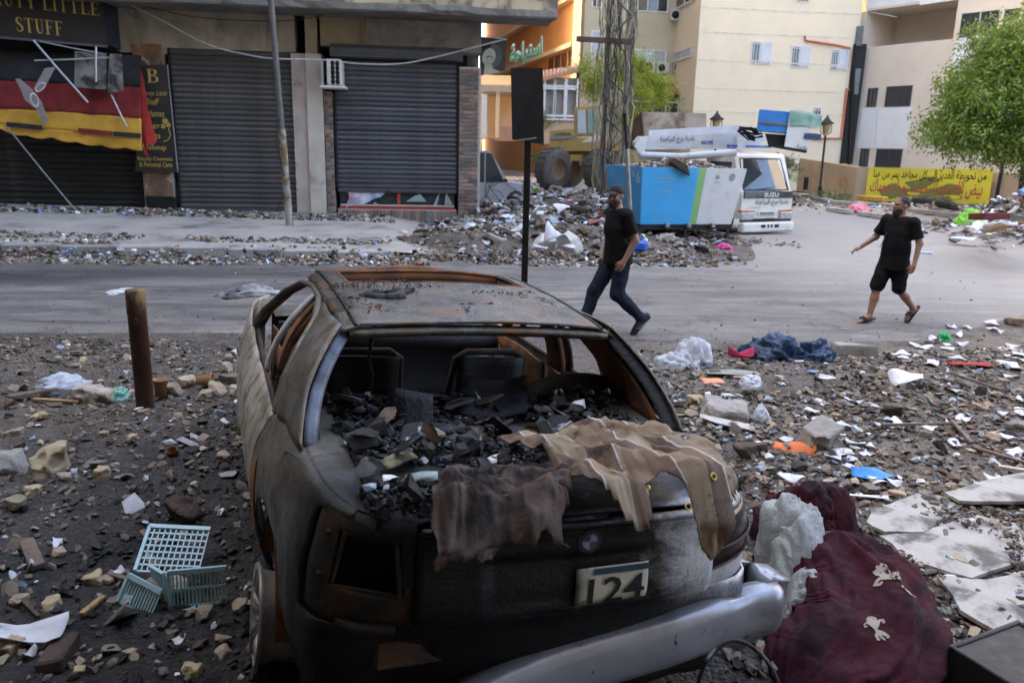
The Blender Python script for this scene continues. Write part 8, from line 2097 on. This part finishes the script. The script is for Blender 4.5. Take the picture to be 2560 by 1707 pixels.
for i in range(26): sheetlet('paper_scrap', 'white sheet caught in the heap near the shop corner', 'paper', rp.uniform(1110, 1380), rp.uniform(420, 520), rp.uniform(.2, .6), rp.uniform(.15, .4), m_paper, rp.uniform(0, 3), 280 + i, .04, .14, 'papers on the corner heap', (rp.uniform(-.4, .4), rp.uniform(-.3, .3)))
for i in range(24): sheetlet('paper_scrap', 'white or pale sheet lying on the right rubbish heap', 'paper', rp.uniform(2190, 2352), rp.uniform(500, 565), rp.uniform(.2, .55), rp.uniform(.15, .35), m_paper, rp.uniform(0, 3), 320 + i, .04, .2, 'papers on the right rubbish heap', (rp.uniform(-.4, .4), rp.uniform(-.3, .3)))
plank('timber_batten', 'thin batten lying across the rubble field', 2022, 990, 2188, 986, .022, .018, m_woodd, lift=.05); plank('timber_batten', 'short angled batten touching the thin batten end', 2184, 980, 2230, 1032, .03, .02, m_woodd, lift=.05); plank('timber_batten', 'dark batten near the right frame edge', 2235, 1040, 2352, 1075, .03, .02, m_woodd, lift=.04); plank('timber_batten', 'pale pole lying in rubble at the right edge', 2290, 1085, 2352, 1095, .03, .03, m_pale, lift=.04); plank('timber_batten', 'thin stick in rubble below the newspaper sheet', 2180, 868, 2290, 905, .02, .02, m_woodd, lift=.05)
plank('timber_beam', 'raw timber beam on the right rubbish heap', 2262, 555, 2340, 535, .22, .12, m_wood, lift=.25); plank('metal_bar', 'grey bar stuck into the right rubbish heap', 2300, 540, 2352, 505, .08, .06, m_steel, 'bar', lift=.35, lift2=.7); plank('mattress', 'dark maroon upholstered panel in the right rubbish heap', 2235, 540, 2295, 540, .4, .12, M('maroon upholstery', (.13, .02, .025), None, 5, .9, bump=.4), 'panel', lift=.35)
# pale slabs and stones at the far kerb corner
stone('plaster_slab', 'pale plaster slab leaning behind the sign post, left one', 'slab', 1245, 580, .56, .30, .40, m_board, 41, .3, .5, rough=.06, sink=.1); stone('plaster_slab', 'pale plaster slab leaning behind the walking man, right one', 'slab', 1312, 578, .52, .26, .36, m_board, 42, -.5, .4, .5, rough=.06, sink=.1); sheetlet('paper_pile', 'white folded papers between the two leaning slabs', 'paper', 1275, 560, .4, .34, m_paper, .6, 43, .12, .2, None, (.6, .3)); stone('drain_pipe_piece', 'broken beige concrete pipe piece at kerb end', 'rubble', 1132, 560, .5, .3, .3, m_blk, 44, -.4, 0, .4, holes=2); sheetlet('paper_pile', 'pile of white papers right of the beige pipe piece', 'paper', 1172, 548, .5, .3, m_paper, .2, 45, .12, .15)
stone('round_stone', 'grey boulder lying in front of the skip frame', 'stone', 1530, 560, .42, .34, .34, m_blk, 46, .3); stone('clay_chunk', 'large brown clay chunk hanging over the skip rim', 'stone', 1545, 380, .1, .1, .1, m_br, 47)
o = [x for x in COL.objects if x.name.startswith('clay_chunk')][0]; o.location = sk.matrix_basis @ Vector((.82, -.18, zT_ + .0)); o.scale = (6.2, 2.6, 2.4); o.rotation_euler = (0, .45, .1)
stone('hollow_brick', 'perforated hollow brick lying on the sill rubble', 'brick', 985, 490, .5, .2, .24, m_brick, 48, .0, holes=3, rough=.05); stone('brick_piece', 'reddish flowerpot fragment on the corner heap', 'rubble', 1345, 480, .5, .4, .36, M('terracotta piece', (.33, .12, .07), None, 5, .8), 49, .4)
for i, (u, v, w, h, mt_, rz_, lab) in enumerate(((1268, 475, 1.1, .45, m_black, .3, 'black framed screen lying on the corner heap'), (1215, 490, 1.2, .35, m_woodd, -.3, 'brown board sticking out of the corner heap'), (1330, 455, .9, .3, m_pale, .9, 'pale board standing in the corner heap'), (1300, 500, 1.0, .4, m_board, .1, 'white window board lying low on the corner heap'), (1150, 470, .9, .4, m_woodd, .5, 'dark wooden panel leaning near brick column'))): sheetlet('heap_board', lab, 'board', u, v, w, h, mt_, rz_, 60 + i, .01, .28, None, (.45 * (-1) ** i, .25))
mb = MB()
for i in range(46):
    p = gpt(rp.uniform(1105, 1340) * OV, rp.uniform(440, 490) * OV); q_ = [p + Vector((0, 0, .1))]
    for k in range(5): q_.append(q_[-1] + Vector((rp.uniform(-.35, .35), rp.uniform(-.15, .15), rp.uniform(-.05, .3))))
    mb.tube(q_, .012, 4)
tag(mb.build('tangled_wires', m_cablek, None), 'tangle of thin twisted wires over the corner heap', 'wire', None, 'stuff')
# yellow barrier piece and other verge things
plank('barrier_piece', 'yellow plastic barrier lying before the ochre wall', 1975 , 470, 2030, 476, .3, .22, M('yellow barrier plastic', (.55, .34, .03), None, 4, .6), 'barrier', lift=.3); plank('paper_roll', 'blue and white packet lying on the road behind second man', 2105, 582, 2142, 585, .12, .04, M('blue white packet', (.15, .35, .65), (.75, .75, .75), 14, .5), 'packet', lift=.03)

# ---------------------------------------------------------------- pale broken floor tiles at the right
m_ftile = M('pale stone tile', (.42, .39, .34), (.32, .295, .255), 4, .75, bump=.35, stain=((.10, .088, .074), 3.5, .47, .62))
def tile(label, pts, lift, seed):
    P = [gpt(u * OV, v * OV) for u, v in pts]; c = sum(P, Vector()) / len(P); r = random.Random(seed); mb = MB(); poly = []
    n = len(P)
    for i in range(n):
        a, b = P[i], P[(i + 1) % n]
        for t in (0, .33, .66): poly.append((a.lerp(b, t).x - c.x + r.uniform(-.012, .012), a.lerp(b, t).y - c.y + r.uniform(-.012, .012)))
    ar = sum(poly[i][0] * poly[(i + 1) % len(poly)][1] - poly[(i + 1) % len(poly)][0] * poly[i][1] for i in range(len(poly)))
    if ar < 0: poly = poly[::-1]
    mb.prism(poly, 2, -.02, .0); z = max(float(gheight(q_.x, q_.y)) for q_ in P)
    o = tag(mb.build('floor_tile', m_ftile, None, (c.x, c.y, z + lift)), label, 'tile', None); o.rotation_euler = (r.uniform(-.02, .02), r.uniform(-.02, .02), 0); return o
tile('large broken pale floor tile nearest the maroon blanket', ((2000, 1185), (2110, 1140), (2210, 1150), (2170, 1190), (2120, 1245), (2030, 1240), (1985, 1215)), .012, 1)
tile('pale floor tile with rounded edge at the right frame edge', ((2165, 1150), (2260, 1120), (2390, 1085), (2400, 1160), (2300, 1175), (2200, 1165)), .03, 2)
tile('pale floor tile strewn with grit in the middle of group', ((2020, 1250), (2130, 1230), (2230, 1190), (2330, 1210), (2360, 1290), (2230, 1340), (2090, 1300)), .02, 3)
tile('lowest pale floor tile above the black plastic crate', ((2150, 1330), (2260, 1345), (2400, 1300), (2420, 1480), (2330, 1500), (2200, 1420)), .015, 4)
X, Y = density_pts(8000, 1.9, 4.6, 1.6, 4.2, 200, lambda X, Y: (nz2(X, Y, 2.6, 3) > .47) * 1.0); s_ = sizes(len(X), .006, .04, 201, 3)
scatter('tile_grit', 'grit and crumbs scattered over the pale floor tiles', np.stack([X, Y, gheight(X, Y) + .045], -1), s_, MATS, (.25, .25, .25, .2, .03, .02, 0, 0), 202)
X, Y = density_pts(1500, -1.8, 2.4, 1.2, 2.6, 210, lambda X, Y: notcar(X, Y) * 1.0); s_ = sizes(len(X), .008, .05, 211, 3)
scatter('tail_rubble', 'dark rubble and crumbs lying below the torn bumper', on_ground(X, Y, s_), s_, MATS, (.16, .2, .18, .42, .03, .01, 0, 0), 212)
for i, (u, v, s_) in enumerate(((1850, 1560, .16), (1790, 1545, .12), (2190, 1490, .10), (2240, 1480, .08), (2160, 1530, .09), (1900, 1555, .11))): stone('rubble_stone', 'wet grey stone near the bottom edge by the blanket', 'stone', u, v, s_, s_ * .8, s_ * .6, m_st2, 230 + i, i, group='stones at the bottom edge')
g = NG('striped curtain cloth'); tc = g.n('ShaderNodeTexCoord').outputs['UV']; ux, uy, _z = g.xyz(tc)
fr_ = g.math('FRACT', g.math('MULTIPLY', ux, 4.0)); fr2 = g.math('FRACT', g.math('ADD', g.math('MULTIPLY', uy, 3.0), .3))
col = g.mix(g.math('GREATER_THAN', fr_, .5), (.120, .082, .058), (.28, .215, .145))
col = g.mix(g.math('MULTIPLY', g.math('GREATER_THAN', fr2, .5), .55), col, (.24, .16, .10))
ln_ = g.math('LESS_THAN', g.math('ABSOLUTE', g.math('SUBTRACT', fr_, .5)), .022); col = g.mix(ln_, col, (.50, .46, .40))
col = g.mix(g.ramp(g.noise(7, 7, .75), .54, .68), col, (.04, .034, .028)); g.bump(g.noise(120, 3, .6), .2, .004); m_cur = g.set(col, .92, 0, Specular_IOR_Level=.2)
crot = (0, CARROLL, CARRZ); cloc = (CARX, CARY, 0)
def over_lid(x0, x1, s0, s1, seed, n, m, amp, turn=0.0):
    """cloth lying crumpled on the boot lid and folded down over its edge"""
    a, b = ab(n, m); x = x0 + (x1 - x0) * a + .05 * nz(a, b, 4, 4, seed) + turn * (b - .5); s_ = s0 + (s1 - s0) * b + .05 * nz(a, b, 4, 4, seed + 1) + .10 * (a - .5) * turn
    yf = np.interp(np.abs(x), OUT[:150, 0], OUT[:150, 1]) - .03; ov = np.clip(yf - s_, 0, 1); top = ov <= 0
    sw = a + .25 * nz(a, b, 2, 2, seed + 9); c = amp * (.75 * rid(sw * .8 + b * .6, b - .5 * sw, 2.7, 2.7, seed + 2, 2) + .55 * rid(sw * .5 - b * .9, a * .8 + b * .4, 3.6, 3.0, seed + 3, 2) + .20 * rid(sw + .3 * b, b, 9, 8, seed + 4, 2) + .05 * rid(sw, b + .4 * a, 22, 20, seed + 5, 2) + .40)
    c = np.maximum(c, .004) * np.where(top, 1, np.clip(1 - ov * 1.2, .45, 1)); e = np.clip(ov / .04, 0, 1)
    return np.stack([x, np.where(top, s_, yf - .004) - c * e * .8, .972 - ov + c * (1 - .8 * e)], -1)
P = over_lid(-.06, .56, .52, -.36, 1.0, 120, 130, .09, .14)
lim = lambda a: .575 + .04 * np.sin(a * 8 + 1) + .22 * np.exp(-((a - .72) / .10) ** 2) + .10 * np.exp(-((a - .30) / .12) ** 2)
cur = tag(cloth_obj('striped_curtain', P, m_cur, cloc, crot, lambda c: (c[:, 1] > lim(c[:, 0]) + .03 * nz(c[:, 0], c[:, 1], 9, 9, 2)) | (nz(c[:, 0], c[:, 1], 6, 6, 5) > .16 + 4 * np.minimum(np.minimum(c[:, 0], 1 - c[:, 0]), c[:, 1]))), 'crumpled brown striped curtain with eyelets draped over the car boot', 'curtain')
for i_, j_ in ((28, 74), (48, 76), (70, 84), (92, 80)):
    c = P[i_, j_]; n_ = Vector(np.cross(P[i_ + 1, j_] - P[i_ - 1, j_], P[i_, j_ + 1] - P[i_, j_ - 1])).normalized(); n_ = n_ if n_.y < 0 or n_.z > 0 else -n_
    a_ = n_.orthogonal().normalized(); b_ = n_.cross(a_); MB().tube([Vector(c) + n_ * .006 + (a_ * math.cos(t) + b_ * math.sin(t)) * .011 for t in np.linspace(0, 6.283, 13)], .0035, 5).build('eyelet', m_gold, cur)
P = over_lid(-.50, -.06, .15, -.13, 7.0, 110, 80, .08, -.1)
tag(cloth_obj('curtain_strip', P, M('scorched brown cloth', (.13, .09, .072), (.07, .05, .04), 5, .92, bump=.4, bscale=60, stain=((.02, .017, .014), 4, .5, .66), spec=.2), cloc, crot, lambda c: (nz(c[:, 0], c[:, 1], 4, 4, 3) > .18 + 3 * np.minimum(np.minimum(c[:, 0], 1 - c[:, 0]), np.minimum(c[:, 1], 1 - c[:, 1]))) | (c[:, 1] > .80 + .25 * nz(c[:, 0], c[:, 1], 4, 1, 6))), 'scorched curtain strip hanging over the left of the boot', 'curtain')
# char and litter lying on the boot, parcel shelf and roof
r = np.random.RandomState(300)
def carpile(name, label, n, x0, x1, y0, y1, zf, seed, lo, hi, probs, thr=.45, fq=5.0, up=.0):
    r = np.random.RandomState(seed); X = r.uniform(x0, x1, n); Y = r.uniform(y0, y1, n); nn = vnoise(np.stack([X * fq, Y * fq, X * 0 + seed], -1)); k = (nn > thr) & ~((X > -.06) & (X < .60) & (Y < .50) & (zf(X, Y) < 1.2)); X, Y, nn = X[k], Y[k], nn[k]
    s_ = sizes(len(X), lo, hi, seed + 1, 2.2); o = scatter(name, label, np.stack([X, Y, zf(X, Y) + s_ * .1 + up * (nn - thr) * r.rand(len(X))], -1), s_, MATS + [m_charw], probs, seed + 2, flat=.8 if hi > .1 else 0.0); o.location = cloc; o.rotation_euler = crot
carpile('boot_char', 'black char and flakes heaped on the boot lid of the car', 5200, -.66, .70, .10, .74, lambda X, Y: .955 + 0 * X, 310, .01, .055, (.03, .03, .03, .48, .03, .02, .003, 0, .40), .30, 5, .12)
carpile('shelf_char', 'burnt debris heaped inside the rear window of the car', 4600, -.70, .70, .66, 1.34, lambda X, Y: .905 + 0 * X, 320, .012, .07, (.02, .03, .03, .48, .02, .01, .002, 0, .41), .30, 4, .16)
carpile('roof_char', 'black flakes and crumbs scattered over the car roof', 1500, -.56, .50, 1.28, 1.98, lambda X, Y: 1.348 + .052 * np.sin(np.clip((Y - 1.05) / 2.1, 0, 1) * math.pi) ** .8 - .045 * X * X + .004, 330, .004, .022, (.05, .04, .03, .6, .01, .01, 0, 0, .26), .56, 6, .02)
carpile('shoulder_crumbs', 'stones and crumbs lying on the right rear wing of car', 500, .60, .86, .16, .70, lambda X, Y: .962 + 0 * X, 340, .006, .035, (.2, .16, .1, .36, .04, .03, 0, 0, .1), .45, 6, .01)
carpile('boot_flakes', 'large burnt flakes and panels lying over the boot char', 260, -.64, .66, .12, 1.25, lambda X, Y: np.where(Y < .68, 1.0, .97) + 0 * X, 350, .05, .17, (.03, .03, .04, .45, .015, .012, .004, 0, .40), .35, 5, .06)
def oncar(o, label, cat, x, y, z, rot=(0, 0, 0)):
    o.location = car_w(x, y, z - math.tan(CARROLL) * x); o.rotation_euler = (rot[0], rot[1], rot[2] + CARRZ); return tag(o, label, cat)
mb = MB(); n_ = 14; pts = [(.075 * math.cos(t), .075 * math.sin(t)) for t in np.linspace(-.4, 3.3, n_)]; mb.prism([(a, b) for a, b in pts], 1, 0, .004)
oncar(mb.build('glossy_disc', M('glossy bluish plastic', (.62, .68, .80), (.35, .45, .62), 6, .15), None), 'bright bluish white broken disc standing in the boot char', 'disc', .30, .66, .97, (-.35, -.3, .2))
oncar(MB().prism([(0, 0), (.05, -.02), (.06, .05), (.03, .10), (-.03, .07)], 1, 0, .02).build('grey_shard', m_blk, None), 'grey shard standing in front of the bright disc', 'shard', .28, .60, .97, (-.2, 0, .1))
for i, (x, y, l_, w_, rz_, mt_, lab) in enumerate(((.60, .30, .24, .05, -1.1, m_paper, 'long white plastic piece lying on the curtain'), (-.30, .14, .16, .016, .05, m_wood, 'thin yellow stick on the boot left half'), (.74, .34, .13, .022, -.6, m_wood, 'short yellow stick on the right rear wing'), (.0, .62, .10, .02, 1.2, m_st2, 'pale chip standing in the boot char'), (-.42, .52, .12, .07, .3, M('yellowed foam', (.34, .30, .16), (.06, .05, .03), 9, .8), 'yellowish scorched scrap at the rear window base'), (-.38, .34, .11, .06, -.3, M('mint scrap', (.30, .40, .36), (.06, .06, .055), 9, .7), 'pale mint scrap on the left of the boot'), (-.06, .46, .10, .06, .4, m_paper, 'white paper scrap in the middle of the boot char'), (-.12, .22, .07, .11, .2, m_charw, 'black rectangular piece lying on the curtain strip'), (.42, .56, .13, .07, -.3, m_board, 'pale ribbed board piece behind the curtain'))):
    mb = MB(); mb.grid(lambda a, b: ((a - .5) * l_, (b - .5) * w_, .004 * math.sin(5 * a + i)), 6, 2); oncar(mb.build('boot_scrap', mt_, None, solid=.006), lab, 'scrap', x, y, .985 if i not in (0, 8) else 1.06, (.15, -.1, rz_))
o = tag(ob('wing_stone', stone_mesh('wing_stone', m_blk, .12, .10, .08, 90), None), None); oncar(o, 'grey stone resting on the right rear wing', 'stone', .70, .27, .99)
f = SDF((-.2, -.2, -.05), (.2, .2, .1), .011); [f.cone((.09 * math.cos(t), .05 * math.sin(t), .0), (.09 * math.cos(t + .6), .05 * math.sin(t + .6), .0), .018, k=.02) for t in np.arange(0, 6.2, .6)]; f.cone((.08, .03, 0), (.17, .10, 0), .015, k=.02); f.cone((-.08, -.02, 0), (-.17, -.06, 0), .013, k=.02); f.noise(.02, 40, 2.0)
oncar(f.build('charred_lump', m_char, None), 'charred ring-shaped lump melted onto the car roof', 'char', -.25, 1.60, 1.385)
f = SDF((-.12, -.08, -.05), (.12, .08, .08), .009); f.cone((-.08, 0, 0), (.08, .01, 0), .014, k=.02); f.noise(.022, 45, 4.0); oncar(f.build('charred_strip', m_char, None), 'small charred strip on the right of the car roof', 'char', .16, 1.44, 1.372)
# maroon blanket heaped beside the bumper
gp = lambda u, v: gpt(u * OV, v * OV)
mid_ = gp(1980, 1420); P = roll_heap([(gp(1830, 1300), .14, .16), (gp(1915, 1330), .18, .18), (gp(1985, 1410), .21, .18), (gp(1990, 1510), .23, .16), (gp(1910, 1580), .22, .13), (gp(1810, 1610), .16, .08)], 2.0)
m_bl = M('maroon blanket cloth', (.042, .004, .009), (.022, .003, .006), 6, .85, bump=.5, bscale=28, dist=.015, stain=((.014, .005, .007), 4, .50, .66), spec=.2)
bc_ = np.array([mid_.x, mid_.y, 0]); blk = tag(cloth_obj('maroon_blanket', P - bc_, m_bl, bc_), 'maroon blanket with cream floral print heaped right of the bumper', 'blanket')
P2 = roll_heap([(gp(1760, 1265), .11, .18), (gp(1815, 1235), .13, .20), (gp(1890, 1225), .12, .18), (gp(1945, 1260), .09, .10)], 9.0, 80, 50); tag(cloth_obj('maroon_blanket', P2 - bc_, m_bl, bc_), 'upper bunched end of maroon bedding behind the grey plastic', 'blanket')
def bsurf(a, b):
    n, m, _ = P.shape; x, y = min(max(a, .01), .99) * (n - 1), min(max(b, .01), .99) * (m - 1); i, j = int(x), int(y); u, v = x - i, y - j
    p = P[i, j] * (1 - u) * (1 - v) + P[i + 1, j] * u * (1 - v) + P[i, j + 1] * (1 - u) * v + P[i + 1, j + 1] * u * v
    nn = np.cross(P[i + 1, j] - P[i, j], P[i, j + 1] - P[i, j]); nn /= np.linalg.norm(nn) + 1e-9; nn = nn if nn[2] - .3 * nn[1] > 0 else -nn
    return p + nn * .009 - bc_
m_cr = M('cream print', (.34, .29, .22), (.25, .21, .16), 9, .8, bump=.4)
def flower(ca, cb_, sc, rot, nm):
    mb = MB(); T_ = lambda p: (ca + (p[0] * math.cos(rot) - p[1] * math.sin(rot)) * sc, cb_ + (p[0] * math.sin(rot) + p[1] * math.cos(rot)) * sc * 1.25)
    def ln(p, w): 
        q = []; ww = []
        for i in range(len(p) - 1):
            for t in np.linspace(0, 1, 5)[:-1]: q.append(T_((p[i][0] * (1 - t) + p[i + 1][0] * t, p[i][1] * (1 - t) + p[i + 1][1] * t))); ww.append((w[i] * (1 - t) + w[i + 1] * t) * sc)
        stroke(mb, q, ww, bsurf)
    for s_ in (-1, 1):
        ln([(0, 0), (.3, s_ * .15), (.55, s_ * .38), (.5, s_ * .6), (.32, s_ * .55), (.36, s_ * .42)], [.10, .12, .09, .07, .06, .03]); ln([(.3, s_ * .12), (.7, s_ * .22), (.95, s_ * .12), (.9, s_ * -.02)], [.10, .11, .08, .02]); ln([(0, 0), (-.25, s_ * .2), (-.5, s_ * .25), (-.6, s_ * .1)], [.1, .12, .08, .02])
    ln([(-.7, 0), (-.3, 0), (.2, 0), (.8, 0), (1.15, .05)], [.02, .10, .16, .10, .02]); mb.build(nm, m_cr, blk)
flower(.50, .40, .085, 2.4, 'floral_print'); flower(.14, .46, .04, 1.2, 'floral_print'); flower(.68, .42, .05, 2.2, 'floral_print')
for pth, sd, lab in ((((1775, 1330), (1800, 1290), (1830, 1330), (1850, 1390)), 4.0, 'crumpled grey plastic sheet between bumper end and blanket'), (((1800, 1400), (1850, 1410), (1885, 1440)), 6.0, 'lower fold of the grey plastic sheet on the blanket')):
    P2 = roll_heap([(gp(*q), .10, .30 - .10 * i / len(pth) if sd < 5 else .16) for i, q in enumerate(pth)], sd, 70, 44, .9); tag(cloth_obj('plastic_sheet', P2 - bc_, film('grey plastic film %d' % sd, (.30, .32, .31), .12), bc_), lab, 'plastic sheet')
# broken light-blue crate
def slots(mb, w, h, nx, ny, th, bw, cut=None):
    for j in range(ny + 1): mb.box((w / 2, 0, h * j / ny), (w, th, bw * 1.6))
    for i in range(nx + 1):
        if cut and cut(i / nx): continue
        mb.box((w * i / nx, 0, h / 2), (bw, th, h))
p = gpt(445 * OV, 1392 * OV); cr = thing('plastic_crate', 'broken light-blue slotted plastic crate lying left of the rear wheel', 'crate', p, .12)
m_crt = M('light blue crate plastic', (.36, .54, .58), (.38, .57, .57), 5, .45, bump=.05)
def cpan(nm, w, h, nx, ny, loc, rot, bw=.006):
    mb = MB(); slots(mb, w, h, nx, ny, .006, bw); mb.box((w / 2, -.002, h), (w + .01, .016, .022)); mb.box((0, -.002, h / 2), (.016, .016, h)); o = mb.build(nm, m_crt, cr, loc); o.rotation_euler = rot
cpan('front_panel', .24, .165, 15, 2, (-.10, 0, .0), (-.12, 0, .10)); cpan('end_panel', .13, .165, 8, 2, (-.10, 0, .0), (-.1, .1, 2.3)); cpan('base_panel', .28, .26, 11, 7, (-.30, .16, .10), (-1.15, .12, .05)); cpan('side_panel', .20, .12, 12, 1, (-.34, .04, .02), (-.5, .15, -.55))
MB().box((-.02, -.012, -.004), (.2, .03, .012), rot=(0, .05, .1)).build('rim_piece', m_crt, cr); f = SDF((-.2, -.2, -.1), (.2, .2, .2), .012); f.ell((0, 0, .05), (.10, .07, .06), k=.02).noise(.03, 25, 1.0); f.build('dust_clump', m_blk, cr, (-.14, .1, .0))
# black plastic crate at the lower right, cable loop, white ash patch
p = gpt(2335 * OV, 1600 * OV); bx = thing('black_crate', 'black plastic crate cut off by the lower right corner', 'crate', p, .45)
m_blkp = M('dusty black plastic', (.010, .010, .011), (.022, .021, .02), 4, .5, bump=.1, spec=.3)
for a, b, sx, sy in ((0, -.16, .44, .02), (0, .16, .44, .02), (-.21, 0, .02, .30), (.21, 0, .02, .30)): MB().box((a, b, .09), (sx, sy, .20), bev=.005).build('crate_wall', m_blkp, bx)
MB().box((0, .02, .17), (.40, .29, .02), bev=.004).build('crate_lid', m_blkp, bx); MB().box((-.12, -.18, .12), (.05, .03, .14), bev=.004).build('crate_rib', m_blkp, bx); MB().box((-.01, -.18, .12), (.05, .03, .14), bev=.004).build('crate_rib', m_blkp, bx)
cable([gr(1600 * OV, 1600 * OV), at(1612 * OV, 1540 * OV, 1.84), at(1645 * OV, 1488 * OV, 1.86), at(1690 * OV, 1470 * OV, 1.87), at(1735 * OV, 1490 * OV, 1.86), at(1775 * OV, 1540 * OV, 1.82), gr(1800 * OV, 1600 * OV)], .006, 'black cable looping up in front of the torn bumper')
sheetlet('white_sheet', 'scorched white sheet on the ashes at the left bottom edge', 'sheet', 55, 1475, .34, .14, M('scorched white sheet', (.72, .72, .74), (.5, .5, .52), 5, .6, bump=.4, stain=((.03, .028, .026), 5, .56, .66)), .1, 70, .03, .03)
